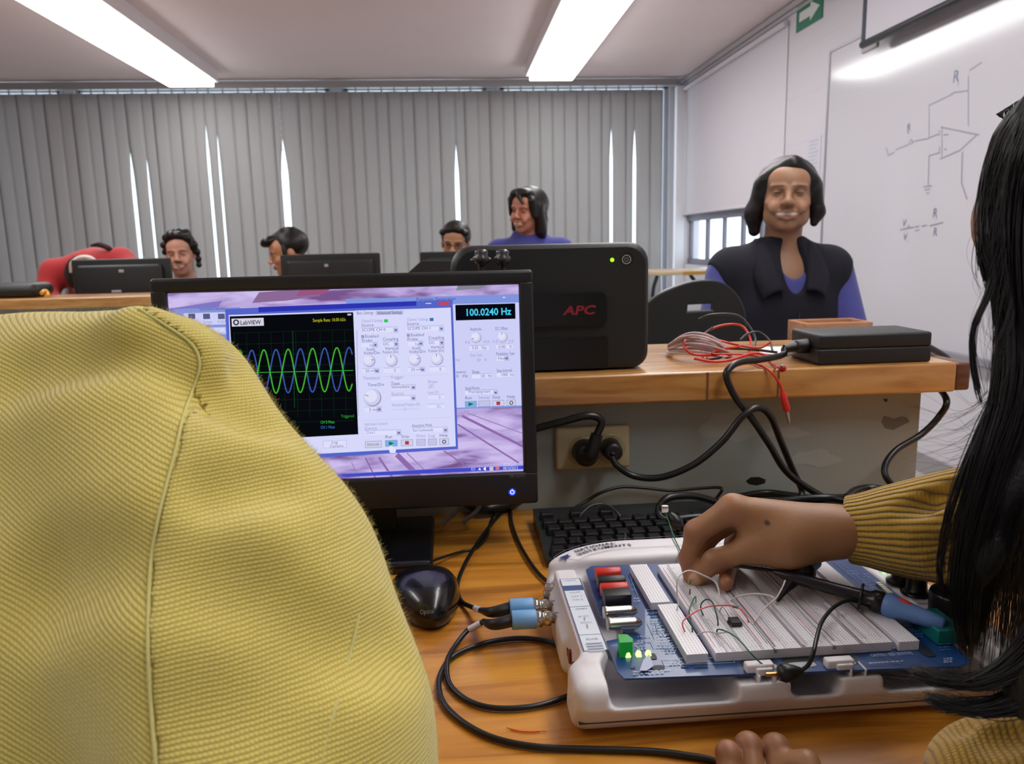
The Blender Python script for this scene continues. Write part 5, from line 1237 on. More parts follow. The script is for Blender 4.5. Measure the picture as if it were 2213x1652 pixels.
# ================================================================== PEOPLE
m_skin = mat('skin', (170, 122, 92), .48, attr=True, sss=.08, bump=(260, .08))
m_hair = mat('dark_hair', (24, 18, 18), .42, spec=.4, noise=(120, (10, 8, 9), .7), bump=(180, .5))
def rot(yaw=0., pitch=0., roll=0.):
    return A(Matrix.Rotation(radians(yaw), 3, 'Z') @ Matrix.Rotation(radians(pitch), 3, 'X') @ Matrix.Rotation(radians(roll), 3, 'Y'))
class Head:
    """a head: local x to the image right when facing the camera, y backwards, z up; 0.23 m high at scale 1"""
    def __init__(s, c, R, sc=(1, 1, 1), smile=.0, jaw=1.):
        s.c = A(c, float); s.R = R; s.s = A(sc, float); s.smile = smile; s.jaw = jaw; s.spots = []
    def w(s, *p): return s.c + s.R @ (A(p, float) * s.s)
    def e(s, g, c, r, k=.015, op=1, yaw=0.):
        R = s.R if not yaw else s.R @ rot(yaw); g.ell(s.w(*c), A(r) * s.s, k * s.s[0], op, R)
    def c_(s, g, a, b, ra, rb, k=.01, op=1): g.cap(s.w(*a), s.w(*b), ra * s.s[0], rb * s.s[0], k, op)
    def build(s, g, fine=True):
        e, c_ = s.e, s.c_
        e(g, (0, .018, .034), (.075, .094, .082), .02); e(g, (0, -.018, -.030), (.062, .068, .074), .03)
        e(g, (0, -.028, -.072), (.046 * s.jaw, .050, .040), .03); e(g, (0, -.066, -.098), (.022, .018, .017), .02)
        e(g, (0, -.060, .045), (.055, .030, .042), .03)
        for q in (-1, 1):
            e(g, (q * .038, -.060, -.026), (.022 + .003 * s.smile, .020, .020), .018)
            e(g, (q * .077, .012, -.004), (.007, .017, .029), .008)
            e(g, (q * .031, -.090, .004), (.017, .012, .010), .012, -1)
            e(g, (q * .031, -.0745, .003), (.0135, .0125, .0115), .003)
            c_(g, (q * .014, -.089, .021), (q * .046, -.080, .022), .006, .005, .012)
            e(g, (q * .012, -.098, -.031), (.009, .010, .007), .008)
            if s.smile: e(g, (q * .041, -.083, -.044), (.013, .010, .017), .014)
        c_(g, (0, -.084, .012), (0, -.108, -.026), .0065, .0105, .014)
        if s.smile:
            e(g, (0, -.096, -0.0660), (.030, .015, .0085), .005, -1)
            for q in (-1, 1): e(g, (q * .020, -.090, -0.0620), (.014, .012, .006), .005, -1)
            e(g, (0, -.079, -0.0620), (.027, .012, .009), .002)
            for q in (-1, 1): c_(g, (0, -.094, -0.0780), (q * .022, -.086, -0.0730), .0055, .0045, .006); c_(g, (q * .022, -.086, -0.0730), (q * .034, -.078, -0.0580), .0045, .003, .006); c_(g, (0, -.096, -0.0550), (q * .033, -.079, -0.0550), .0045, .0030, .005)
        else:
            for q in (-1, 1): c_(g, (0, -.092, -.056), (q * .022, -.084, -.059), .0055, .003, .006); c_(g, (0, -.091, -.066), (q * .020, -.083, -.063), .006, .003, .006)
            c_(g, (-.02, -.094, -.061), (.02, -.094, -.061), .0012, .0012, .003, -1)
        BR = (44, 30, 26); LIP = (150, 84, 76)
        for q in (-1, 1):
            s.spots += [((q * .030, -.09, .023), (.020, .03, .0042), BR, .8), ((q * .031, -.088, .003), (.0115, .015, .0035 if s.smile else .0055), (40, 28, 26), .9)]
            if not s.smile: s.spots += [((q * .031, -.088, .003), (.013, .014, .004), (170, 160, 152), .5), ((q * .031, -.09, .003), (.0052, .015, .0052), (30, 20, 18), 1)]
            s.spots += [((q * .04, -.07, -.03), (.024, .03, .020), (190, 116, 98), .22)]
        if s.smile: s.spots += [((0, -.09, -0.0660), (.033, .02, .0130), (132, 70, 62), .75), ((0, -.086, -0.0632), (.029, .016, .0062), (84, 42, 38), .7), ((0, -.084, -0.0625), (.0262, .018, .0056), (226, 220, 210), 1)]
        else: s.spots += [((0, -.09, -.061), (.023, .02, .010), LIP, .7)]
        return s
    def paint(s, base, extra=()):
        base = A(lin(base))
        def f(V):
            L = ((V - s.c) @ s.R) / s.s; col = np.tile(base, (len(V), 1))
            for c, r, rgb, a_ in list(s.spots) + list(extra):
                d = np.sqrt((((L - A(c)) / A(r)) ** 2).sum(1)); w = np.clip((1.25 - d) / .5, 0, 1) * a_
                col = col * (1 - w[:, None]) + A(lin(rgb)) * w[:, None]
            return col
        return f
def hand(g, wrist, dirv, up, s=1., curl=.5, side=1):
    """simple five-fingered hand for far figures"""
    d = unit(dirv); u = unit(A(up) - d * (A(up) @ d)); r = np.cross(d, u) * side; wr = A(wrist)
    pm = wr + d * .05 * s; g.ell(pm, A([.04, .044, .015]) * s, .012, 1, np.stack([r, d, u], 1))
    for k, (o, L) in enumerate(((-.028, .066), (-.010, .076), (.009, .070), (.026, .055))):
        a = wr + (d * .085 + r * o) * s; b = a + (d * L * .5 - u * .012) * s; c = b + (d * L * .4 - u * (.012 + .03 * curl)) * s
        g.cap(a, b, .0085 * s, .0078 * s, .006); g.cap(b, c, .0078 * s, .0066 * s, .004)
    a = wr + (d * .02 - r * .03) * s; b = a + (d * .035 - r * .022) * s; g.cap(a, b, .012 * s, .010 * s, .012); g.cap(b, b + (d * .03 - r * .002 - u * .008) * s, .0095 * s, .008 * s, .006)
def seated(label, head, base, hair, shirt, body_yaw=0., lean=0., skin_extra=(), hres=.004, arms=True, hands=None, vest=None, shoulder=.165, neck_l=.0, trousers=(40, 42, 52), bulk=1., collar=None, shirt_zmin=None):
    """a person seated with feet on the floor; returns the root"""
    B_ = rot(body_yaw); hc = head.c
    N = hc + head.R @ A([0, .035, -.165]) * .6 + A([0, 0, -.165 * .4]) + B_ @ A([0, .02 + lean * .2, -.0 - neck_l])
    def L(x, y, z): return N + B_ @ A([x, y + lean * -z * 1.0, z])
    feet = -N[2]
    rootp = (N[0], N[1], 0)
    root = thing('person', label, 'person', rootp)
    gh = Soft(); head.build(gh); gh.cap(head.w(0, .022, -.05), L(0, .01, -.03), .052 * head.s[0] / .95, .056, .02)
    gt = Soft(); gt.cap(L(-shoulder + .03, .01, -.065), L(shoulder - .03, .01, -.065), .052, .052, .05)
    gt.cap(L(0, .01, .0), L(0, .012, -.06), .055, .07, .05)
    gt.ell(L(0, .005, -.20), A([.165 * bulk, .115, .20]), .06, 1, B_); gt.ell(L(0, -.005, -.40), A([.155 * bulk, .125, .17]), .06, 1, B_)
    hipz = .50 - N[2]
    gt.ell(L(0, .01, hipz + .02), A([.175 * bulk, .13, .12]), .06, 1, B_)
    ga = Soft(); hands = hands or [(-.13, -.36, -.36), (.13, -.36, -.36)]
    gf = Soft()
    for q, hp in ((-1, hands[0]), (1, hands[1])):
        sh = L(q * shoulder, .01, -.075); hw = N + B_ @ A(hp)
        hw[2] = max(hw[2], .79) if hp[2] < -.2 else hw[2]
        el = L(q * (shoulder + .055), -.06, -.33) if hp[2] < -.2 else (sh + hw) / 2 + B_ @ A([q * .10, .02, -.12])
        gt.cap(sh, el, .050, .042, .03); gt.cap(el, hw, .041, .029, .012)
        hand(gf, hw, hw - el, (0, 0, 1), side=q)
    gl = Soft()
    for q in (-1, 1):
        hip = L(q * .09, .0, hipz); kn = L(q * .12, -.42, hipz + .02); kn[2] = .52; an = kn + B_ @ A([0, .06, 0]); an[2] = .09
        gl.cap(hip, kn, .080, .058, .04); gl.cap(kn, an, .056, .036, .02); gl.cap(an - A([0, 0, .04]), an + B_ @ A([0, -.15, -.055]), .038, .034, .02)
    lo = A([-9, -9, hc[2] - .20]); up_ = Soft(); up_.p = gt.p + gh.p
    fine = up_.mesh(hres, lo=A([-9, -9, N[2] - .10])); lowb = Soft(); lowb.p = gt.p + gf.p + gl.p
    coarse = lowb.mesh(.011, hi=A([9, 9, N[2] - .06]))
    body = skin('body', [fine, coarse], m_skin, root, paint=head.paint(base, skin_extra))
    sg = gt.grown(.010); 
    if collar: collar(sg, L)
    skin('shirt', [sg.mesh(.0055, lo=None if shirt_zmin is None else A([-9, -9, shirt_zmin]))], shirt, root, smooth=1)
    tg = gl.grown(.012); tg.ell(L(0, .01, hipz), A([.185, .14, .10]), .04, 1, B_)
    skin('trousers', [tg.mesh(.012)], mat('trousers_%d' % trousers[0], trousers, .8), root)
    gg = Soft(); hair(gg, head)
    skin('hair', [gg.mesh(hres)], m_hair, root)
    return root, L, N, gt
def cloth(name, c, c2=None): return mat(name, c, .85, noise=(30, c2 or tuple(int(v * .85) for v in c), .5), bump=(500, .3), sheen=.2)

# --- smiling man in the back row
def hair_curly(g, h, vol=1.):
    h.e(g, (0, .030, .050), (.088 * vol, .100, .088), .02); h.e(g, (0, -.07, .018), (.058, .080, .070), .012, -1); h.e(g, (0, -.10, -.05), (.085, .095, .10), .01, -1)
    for (x, y, z, r) in ((-.05, -.055, .098, .026), (-.02, -.065, .110, .026), (.02, -.06, .108, .028), (.055, -.045, .09, .028), (-.078, -.02, .06, .022), (.082, -.01, .05, .026), (.088, .01, .01, .024), (.09, .02, -.03, .02), (.088, .02, -.065, .018), (-.084, .01, .02, .018), (0, 0, .125, .03), (.04, .02, .12, .03), (-.04, .02, .115, .03)):
        h.e(g, (x, y, z), (r * .9, r * .9, r * .9), .018)
h = Head(P_y(390, 551, 4.6), rot(6, 0, -3), (.98, .98, .98), smile=1)
seated('smiling man with dark curly hair between two monitors', h, (190, 140, 118), hair_curly, cloth('grey_shirt', (120, 116, 120)), 0,
       skin_extra=[((0, -.09, -.044), (.024, .03, .006), (70, 50, 46), .7), ((0, -.07, -.09), (.03, .03, .02), (110, 84, 76), .35)])
# --- man in profile
def hair_spiky(g, h):
    h.e(g, (0, .034, .048), (.084, .098, .086), .02); h.e(g, (0, -.085, -.005), (.10, .075, .068), .012, -1); h.e(g, (0, -.06, -.085), (.10, .085, .06), .01, -1)
    for q in (-1, 1): h.e(g, (q * .076, .014, -.004), (.020, .020, .028), .006, -1)
    for (x, y, z) in ((0, -.070, .098), (-.02, -.092, .086), (0, -.106, .080), (.02, -.088, .090), (0, -.03, .114), (0, .0, .122), (.02, .05, .117), (-.02, .03, .118)): h.e(g, (x, y, z), (.028, .024, .018), .030)
    for q in (-1, 1): h.e(g, (q * .072, -.022, .012), (.010, .012, .035), .01)
h = Head(P_y(622, 548, 4.6), rot(-74, 12, 0), (1, 1, 1))
seated('dark haired man in profile looking down behind a monitor', h, (190, 136, 104), hair_spiky, cloth('dark_shirt', (44, 44, 56)), -30)
# --- man with glasses
def hair_bowl(g, h):
    h.e(g, (0, .026, .046), (.088, .102, .088), .02); h.e(g, (0, -.085, -.012), (.060, .080, .070), .014, -1); h.e(g, (0, -.09, -.085), (.10, .12, .07), .01, -1)
    for (x, y, z) in ((-.06, -.05, .07), (.06, -.05, .07), (0, -.07, .095), (-.03, -.068, .088), (.03, -.068, .09)): h.e(g, (x, y, z), (.028, .022, .022), .014)
h = Head(P_y(984, 527, 4.6), rot(-10, 8, 4), (.98, .98, .98))
r_, L_, N_, _ = seated('man with black rimmed glasses peering over a dark monitor', h, (176, 128, 96), hair_bowl, cloth('black_shirt', (34, 34, 40)), 0)
mb = MB()
for q in (-1, 1):
    cpts = [h.w(q * .031 + .021 * cos(a_), -.101 + .010 * abs(cos(a_)), .001 + .014 * sin(a_)) for a_ in np.linspace(0, 2 * pi, 17)]
    mb.tube(cpts, .0022, 6, sub=0); mb.tube([h.w(q * .052, -.092, .004), h.w(q * .078, -.03, .006), h.w(q * .082, .01, .0)], .0018, 6, sub=4)
mb.tube([h.w(-.010, -.103, .004), h.w(.010, -.103, .004)], .002, 6)
build('glasses', mb, mat('spectacle_black', (14, 14, 16), .3), r_)
# --- man in blue with long hair
def hair_long(g, h):
    h.e(g, (0, .028, .044), (.092, .108, .090), .02); h.e(g, (0, -.10, -.03), (.052, .070, .085), .012, -1)
    for q in (-1, 1):
        h.c_(g, (q * .078, -.01, .02), (q * .085, .02, -.10), .028, .030, .03); h.c_(g, (q * .07, -.055, .06), (q * .078, -.045, -.02), .022, .012, .02)
    h.c_(g, (0, .08, .02), (0, .075, -.12), .06, .055, .04); h.c_(g, (.05, .05, -.05), (.06, .05, -.145), .045, .03, .03); h.c_(g, (-.05, .05, -.05), (-.06, .05, -.12), .045, .03, .03)
    h.e(g, (0, -.055, .10), (.06, .035, .025), .02); h.c_(g, (-.05, -.07, .09), (-.06, -.075, .04), .016, .008, .02); h.c_(g, (.0, -.088, .085), (.035, -.092, .045), .012, .006, .015)
    h.e(g, (0, -.13, -.06), (.05, .06, .075), .01, -1)
h = Head(P_y(1140, 456, 4.4), rot(-42, 4, 6), (1, 1, 1), smile=1)
def hood(g, L): g.cap(L(-.06, .02, .015), L(.06, .03, .015), .035, .035, .03)
seated('laughing man with long dark hair in a blue hooded top', h, (176, 116, 92), hair_long, cloth('blue_fleece', (58, 62, 140)), -8, shoulder=.19, collar=hood, neck_l=-.02)
# --- person in red bent over the desk, face hidden
c = P_y(192, 590, 4.35)
rr = thing('person', 'person in red jacket bent over far desk, head down with white headband', 'person', (c[0], 4.6, 0))
hd = Head(P_y(184, 606, 4.36), rot(10, 78, 0), (.9, .9, .9)); g = Soft(); hd.build(g)
g2 = Soft(); sL, sR = P_y(118, 590, 4.42), P_y(262, 565, 4.42)
top = P_y(205, 548, 4.52); hips = A([c[0] - .08, 4.95, .58])
g2.cap(sL, sR, .06, .06, .06); g2.ell((top + hips) / 2 * .6 + top * .4 - A([0, 0, .07]), (.17, .20, .115), .08); g2.cap(top - A([0, 0, .10]), hips, .12, .15, .08)
eL, eR = P_y(98, 640, 4.35), P_y(300, 600, 4.3)
g2.cap(sL, eL, .055, .048, .03); g2.cap(eL, eL + A([.16, -.10, -.10]), .045, .03, .02); g2.cap(sR, eR, .055, .045, .03); g2.cap(eR, eR + A([-.05, -.12, -.12]), .045, .03, .02)
g3 = Soft(); hand(g3, eL + A([.16, -.10, -.10]), (1, -.4, -.1), (0, 0, 1), side=-1); hand(g3, eR + A([-.05, -.12, -.12]), (-.6, -.7, -.1), (0, 0, 1))
for q in (-1, 1):
    hip = hips + A([q * .09, 0, -.04]); kn = hip + A([0, -.34, 0]); kn[2] = .52; an = kn + A([0, .1, 0]); an[2] = .08
    g3.cap(hip, kn, .08, .06, .04); g3.cap(kn, an, .055, .036, .02); g3.cap(an - A([0, 0, .03]), an + A([0, -.15, -.045]), .036, .034, .02)
gg = Soft(); gg.p = g2.p + g.p + g3.p; gg.cap(hd.w(0, .02, -.06), top - A([0, .05, .10]), .055, .06, .02)
skin('body', [gg.mesh(.008)], m_skin, rr, paint=hd.paint((150, 100, 76)))
sh_ = g2.grown(.012); sh_.cap(top + A([-.05, -.02, -.045]), top + A([.09, -.02, -.055]), .045, .04, .03)
skin('jacket', [sh_.mesh(.006)], cloth('red_fleece', (176, 40, 44), (140, 26, 32)), rr, smooth=1)
skin('trousers', [g3.grown(.01, keep=range(16, len(g3.p))).mesh(.012)], mat('trousers_40', (40, 42, 52), .8), rr)
gg = Soft(); gg.ell(hd.w(0, .03, .045), (.085, .098, .082), .02, 1, hd.R); gg.ell(hd.w(0, -.09, -.03), (.075, .08, .09), .01, -1, hd.R); skin('hair', [gg.mesh(.006)], m_hair, rr)
bc = P_y(181, 571, 4.20); mb = MB()
mb.tube([bc + A([-.078, .02, -.04]), bc + A([-.060, 0, .006]), bc + A([-.015, -.005, .034]), bc + A([.035, 0, .030]), bc + A([.075, .02, -.01])], [.006, .008, .009, .011, .009], 10)
build('headband', mb, mat('white_band', (222, 214, 212), .6), rr)
build('fold_shade', MB().tube([P_y(196, 531, 4.38), P_y(215, 529, 4.38), P_y(235, 537, 4.38), P_y(246, 545, 4.40)], [.006, .014, .014, .006], 8), ink((50, 20, 26), .8), rr)  # shade in a jacket fold, put in as a dark tube

# --- woman in the navy vest
def hair_bob(g, h):
    h.e(g, (0, .030, .040), (.090, .104, .092), .02)
    h.e(g, (0.004, -.095, -.034), (.068, .085, .092), .012, -1)
    h.c_(g, (-.074, -.005, .03), (-.092, .01, -.06), .024, .026, .03); h.c_(g, (-.092, .012, -.05), (-.088, .02, -.112), .026, .018, .02)
    h.c_(g, (.076, -.005, .03), (.090, .01, -.05), .020, .020, .03); h.c_(g, (.090, .01, -.05), (.082, .0, -.085), .019, .012, .02)
    h.c_(g, (0, .08, .03), (0, .08, -.09), .06, .055, .04)
    h.c_(g, (.01, -.052, .096), (-.066, -.040, .050), .018, .014, .03); h.c_(g, (.01, -.052, .096), (.068, -.036, .046), .016, .012, .03)
    h.e(g, (0.004, -.115, -.045), (.064, .075, .09), .008, -1)
h = Head(P_y(1701, 424, 2.4), rot(-21, -2, 2), (1.02, .98, .93), smile=1, jaw=1.35)
m_sl = cloth('violet_blue_sweater', (76, 78, 152)); m_vest = mat('navy_fleece', (17, 17, 30), .9, bump=(500, .3))
def vneck(g, L): pass
r_, L_, N_, gt = seated('smiling woman in navy vest and blue sweater seated by the whiteboard', h, (164, 122, 94), hair_bob, m_sl, -4, hres=.0032, shoulder=.175, bulk=1.02, trousers=(30, 30, 40), collar=lambda g, L: (g.ell(L(.012, -.10, .0), (.052, .10, .085), .01, -1), g.cap(L(-.05, -.03, -.035), L(-.012, -.085, -.10), .014, .012, .008)))
vg = Soft(); vg.p = gt.grown(.022, keep=range(5)).p
vg.cap(L_(-.155, .01, -.065), L_(.155, .01, -.065), .070, .070, .04)
for q in (-1, 1):
    vg.ell(L_(q * .232, .0, -.17), A([.045, .12, .13]), .012, -1)
    vg.cap(L_(q * .064, -.0, -.0), L_(q * .058, -.100, -.075), .018, .016, .03)
vg.ell(L_(.012, -.13, -.015), (.044, .10, .115), .008, -1); vg.cap(L_(0, -.16, -.02), L_(.012, -.16, -.16), .034, .004, .01, -1)
vg.ell(L_(0, .03, .05), (.070, .075, .075), .01, -1)
skin('vest', [vg.mesh(.005, lo=A([-9, -9, .50]))], m_vest, r_, smooth=1)
mb = MB()
for q in (-1, 1):
    cp = [(q * .072, .035, .038), (q * .060, -.045, .022), (q * .047, -.100, -.045), (q * .034, -.138, -.118)]; co = [(q * .100, .040, -.008), (q * .108, -.050, -.025), (q * .112, -.098, -.080), (q * .092, -.128, -.140)]
    ci = crom([L_(*p) for p in cp], 6); cx_ = crom([L_(*p) for p in co], 6); n_ = len(ci); v = []
    for a_, b_ in zip(ci, cx_):
        for s_ in np.linspace(0, 1, 5): v.append(a_ + (b_ - a_) * s_ + L_(0, -.012 * sin(pi * s_), .010 * sin(pi * s_)) - L_(0, 0, 0))
    mb.add(v, [(i * 5 + k, i * 5 + k + 1, i * 5 + 6 + k, i * 5 + 5 + k) for i in range(n_ - 1) for k in range(4)], 0, True)
cl_ = build('collar', mb, m_vest, r_); so = cl_.modifiers.new('thick', 'SOLIDIFY'); so.thickness = .006; so.offset = 0
build('zip', MB().tube([L_(.012, -.142, -.185), L_(.010, -.146, -.25), L_(.008, -.150, -.40)], .0022, 6), ink((40, 40, 52), .4), r_)
gg = Soft(); h.e(gg, (0, .030, .0405), (.0915, .106, .0935), .02); gg.plane(h.w(-.012, -.03, .06), h.R @ A([.55, .10, -.55])); 
gg.plane(h.w(-.085, .03, .04), h.R @ A([-.3, .95, -.1])); h.e(gg, (0.004, -.095, -.030), (.070, .090, .100), .012, -1)
skin('grey_streak', [gg.mesh(.004)], mat('grey_hair', (120, 108, 116), .5, noise=(150, (50, 42, 46), .9), bump=(200, .6)), r_)

# ------------------------------------------------------------------ strands and knitted wool
def strands(name, paths, r, m_, parent, taper=.35):
    """thin three-sided fibres; paths: (count, steps, 3)"""
    P = A(paths, float); n, k, _ = P.shape
    t_ = np.gradient(P, axis=1); t_ /= np.linalg.norm(t_, axis=2, keepdims=True) + 1e-12
    a = np.cross(t_, A([.31, .55, .77])); a /= np.linalg.norm(a, axis=2, keepdims=True) + 1e-12; b = np.cross(t_, a)
    rr_ = (np.linspace(1, taper, k)[None, :, None]) * (r if np.isscalar(r) else A(r)[:, None, None])
    V = np.stack([P + (a * cos(w) + b * sin(w)) * rr_ for w in (0, 2.094, 4.189)], 2).reshape(-1, 3)
    base = (np.arange(n)[:, None] * k + np.arange(k - 1)[None]) * 3
    Fq = np.concatenate([np.stack([base + i, base + (i + 1) % 3, base + 3 + (i + 1) % 3, base + 3 + i], -1).reshape(-1, 4) for i in range(3)])
    return skin(name, [(V, Fq)], m_, parent)
def lock(ctrl, widths, n, seed=1, wig=.004, thick=.7, conv=.0, back=0.):
    """hair lock along pixel/depth control points"""
    rg = np.random.default_rng(seed); c = np.array(crom([P_d(*q) for q in ctrl], 6)); k = len(c)
    w = np.interp(np.linspace(0, 1, k), np.linspace(0, 1, len(widths)), [wd_ * q[2] / F for wd_, q in zip(widths, ctrl)])
    ang = rg.uniform(0, 2 * pi, n); rad = np.sqrt(rg.uniform(0, 1, n))
    off = RT[None, None] * (rad * np.cos(ang))[:, None, None] * w[None, :, None] + FW[None, None] * (rad * np.sin(ang) * thick)[:, None, None] * w[None, :, None]
    s_ = np.linspace(0, 1, k); nz = sum(rg.normal(0, 1, (n, 1, 3)) * np.sin((s_ * rg.uniform(3, 8, (n, 1)) + rg.uniform(0, 6, (n, 1))))[..., None] for _ in range(2)) * wig
    X = c[None] + off + nz * (s_ ** .7)[None, :, None]
    fe = rg.uniform(.72, 1, n) ** .8; ts = np.linspace(0, 1, 26)[None] * fe[:, None] * (k - 1); i0 = np.minimum(ts.astype(int), k - 2); fr = (ts - i0)[..., None]; ar = np.arange(n)[:, None]
    return X[ar, i0] * (1 - fr) + X[ar, i0 + 1] * fr
def knit(name, light, dark, pu=.0026, pv=.0024, rib=0., strength=.8):
    m = D.materials.new(name); m.use_nodes = True; t = NT(m); b = t.n['Principled BSDF']; b.inputs['Roughness'].default_value = .9; b.inputs['Sheen Weight'].default_value = .35; b.inputs['Specular IOR Level'].default_value = .15
    b.inputs['Sheen Roughness'].default_value = .6
    uv = t.new('ShaderNodeUVMap'); uv.uv_map = 'knit'; sp = t.new('ShaderNodeSeparateXYZ')
    nz = t.new('ShaderNodeTexNoise', i_Scale=90.0, i_Detail=2.0); t.link(uv.outputs[0], nz.inputs['Vector'])
    wob = t.math('MULTIPLY', t.math('SUBTRACT', nz.outputs['Fac'], .5), .0012)
    t.link(uv.outputs[0], sp.inputs[0])
    u = t.math('ADD', sp.outputs[0], wob); v = t.math('ADD', sp.outputs[1], wob)
    row = t.math('DIVIDE', u, pu); par = t.math('MULTIPLY', t.math('FLOOR', row), .5)
    hu = t.math('ABSOLUTE', t.math('SINE', t.math('MULTIPLY', row, pi)))
    hv = t.math('ABSOLUTE', t.math('SINE', t.math('MULTIPLY', t.math('ADD', t.math('DIVIDE', v, pv), par), pi)))
    hgt = t.math('POWER', t.math('MULTIPLY', hu, t.math('ADD', t.math('MULTIPLY', hv, .45), .55)), .7)
    if rib:
        rb = t.math('ABSOLUTE', t.math('SINE', t.math('MULTIPLY', v, pi / rib)))
        hgt = t.math('ADD', t.math('MULTIPLY', hgt, .12), t.math('MULTIPLY', t.math('POWER', rb, .7), .95))
    f = t.math('MULTIPLY', hgt, 1.0, True)
    n2 = t.new('ShaderNodeTexNoise', i_Scale=900.0, i_Detail=1.0); t.link(uv.outputs[0], n2.inputs['Vector'])
    f2 = t.math('ADD', f, t.math('MULTIPLY', t.math('SUBTRACT', n2.outputs['Fac'], .5), .5), True)
    t.link(t.mix(f2, lin(dark), lin(light)), b.inputs['Base Color'])
    bp = t.new('ShaderNodeBump', i_Strength=strength, i_Distance=.0012 if not rib else .0022); t.link(hgt, bp.inputs['Height']); t.link(bp.outputs[0], b.inputs['Normal'])
    return m
def fuzz(name, V, Nrm, n, L, m_, parent, r=.00006, seed=3):
    rg = np.random.default_rng(seed); i = rg.integers(0, len(V), n)
    p = V[i] + rg.normal(0, .0008, (n, 3)); d = Nrm[i] + rg.normal(0, .55, (n, 3)); d /= np.linalg.norm(d, axis=1, keepdims=True); d2 = d + rg.normal(0, .9, (n, 3))
    d2 /= np.linalg.norm(d2, axis=1, keepdims=True); l_ = rg.uniform(.3, 1, (n, 1)) * L
    return strands(name, np.stack([p - d * .0005, p + d * l_ * .5, p + d * l_ * .8 + d2 * l_ * .3, p + d * l_ * .9 + d2 * l_ * .7], 1), r, m_, parent)
def normals(o):
    me = o.data; n = np.zeros(len(me.vertices) * 3); me.vertices.foreach_get('normal', n); v = np.zeros(len(me.vertices) * 3); me.vertices.foreach_get('co', v)
    return v.reshape(-1, 3) + A(_loc[o.name]), n.reshape(-1, 3)

# ------------------------------------------------------------------ neighbour in the yellow sweater (left foreground)
S_, M_, E_, E2 = P_d(310, 930, .50), P_d(488, 1285, .438), P_d(612, 1620, .395), P_d(670, 1900, .375)
Nk = P_d(-260, 905, .56)
yp = thing('person', 'person in fuzzy yellow knit sweater filling the left foreground, seen from behind', 'person', (-.34, .52, 0))
yt = Soft()
yt.cap(Nk + A([.0, .0, -.01]), P_d(120, 905, .535), .072, .064, .04)
yt.cap(P_d(110, 918, .54), S_, .066, .063, .04)
yt.cap(S_, M_, .064, .0640, .05); yt.cap(M_, E_, .0640, .0650, .09); yt.cap(E_, E2, .065, .060, .04)
yt.ell(P_d(-90, 1290, .585), (.165, .12, .18), .06); yt.ell(P_d(-150, 1900, .47), (.165, .12, .22), .08)
yt.cap(P_d(120, 1150, .535), P_d(150, 1750, .45), .080, .080, .06)
L2 = Nk + A([-.17, .03, -.05]); yt.cap(Nk, L2, .07, .065, .05); yt.cap(L2, L2 + A([-.05, .05, -.24]), .06, .055, .04)
fold = lambda a, b, r: yt.cap(a, b, r, r * .7, .030, -1)
ysk = Soft(); ysk.p = [t for t in yt.p]
def onsurf(x, y, g):
    d = .25
    for _ in range(60):
        v_ = g.value(P_d(x, y, d)[None])[0]
        if v_ < .0003: break
        d += v_ * .8
    return P_d(x, y, d), d
for (a, b, r, dep) in (((490, 848), (548, 893), .014, .0015), ((462, 1050), (590, 1030), .013, .001), ((460, 1250), (630, 1325), .018, .006), ((20, 790), (330, 735), .014, .0100), ((430, 770), (500, 790), .007, .003), ((60, 1250), (290, 1180), .02, .0160), ((660, 1420), (860, 1380), .014, .011), ((420, 1520), (700, 1590), .018, .014)):
    pa2, da = onsurf(*a, ysk); pb3, db = onsurf(*b, ysk)
    fold(P_d(*a, da - dep), P_d(*b, db - dep), r)
for (a, b, r, dep) in (((300, 720), (430, 775), .010, .007), ):
    _, da = onsurf(*a, ysk); _, db = onsurf(*b, ysk); yt.cap(P_d(*a, da + dep), P_d(*b, db + dep), r, r, .03)
seam_px = [(300, 668), (360, 705), (415, 745), (432, 790), (414, 850), (395, 905), (383, 960), (362, 1040), (342, 1120), (328, 1200), (322, 1290), (320, 1400), (326, 1520), (338, 1660), (350, 1800)]
seam = [onsurf(x, y, yt)[0] for x, y in seam_px]
seam = crom(seam, 6); sx_ = A(seam); zs_ = -(sx_ @ UP)
o_ = np.argsort(zs_); SZ, SXX = zs_[o_], (sx_ @ RT)[o_]
def side(P, Dv):   # torso/sleeve split along the armhole seam
    return np.maximum(Dv, P @ RT - np.interp(-(P @ UP), SZ, SXX) - .0022)
def side2(P, Dv): return np.maximum(Dv - .0007, np.interp(-(P @ UP), SZ, SXX) - P @ RT)
axd = unit(-UP * .985 + RT * .17); axb = unit(np.cross(axd, FW))
def uv_sleeve(V):
    k = unit(E_ - S_); x, y, _ = frame(k); q = V - S_; t_ = q @ k; rd = q - t_[:, None] * k; a_ = np.arctan2(rd @ unit(FW - k * (FW @ k)), rd @ unit(np.cross(k, FW)))
    return np.stack([V @ axd, a_ * .068], 1)
td1, td2 = unit(-UP * .90 - RT * .42), unit(RT * .90 - UP * .42)
def uv_torso(V): return np.stack([V @ td1, V @ td2 + .6 * (V @ FW)], 1)
YL, YD = (228, 212, 112), (184, 158, 68)
mk = knit('yellow_knit', YL, YD, .0020, .0019, strength=.5); mk2 = knit('yellow_knit_back', YL, YD, .0022, .0021, strength=.5)
hi_ = A([9, 9, 1.3]); lo_ = A([-.62, -9, .50])
g = Soft(); g.p = list(yt.p); g.fn(side); st_ = skin('sweater_back', [g.mesh(.0026, lo=lo_)], mk2, yp, uvf=uv_torso, smooth=1)
g = Soft(); g.p = list(yt.p); g.fn(side2); ss_ = skin('sweater_sleeve', [g.mesh(.0026, lo=lo_)], mk, yp, uvf=uv_sleeve, smooth=1)
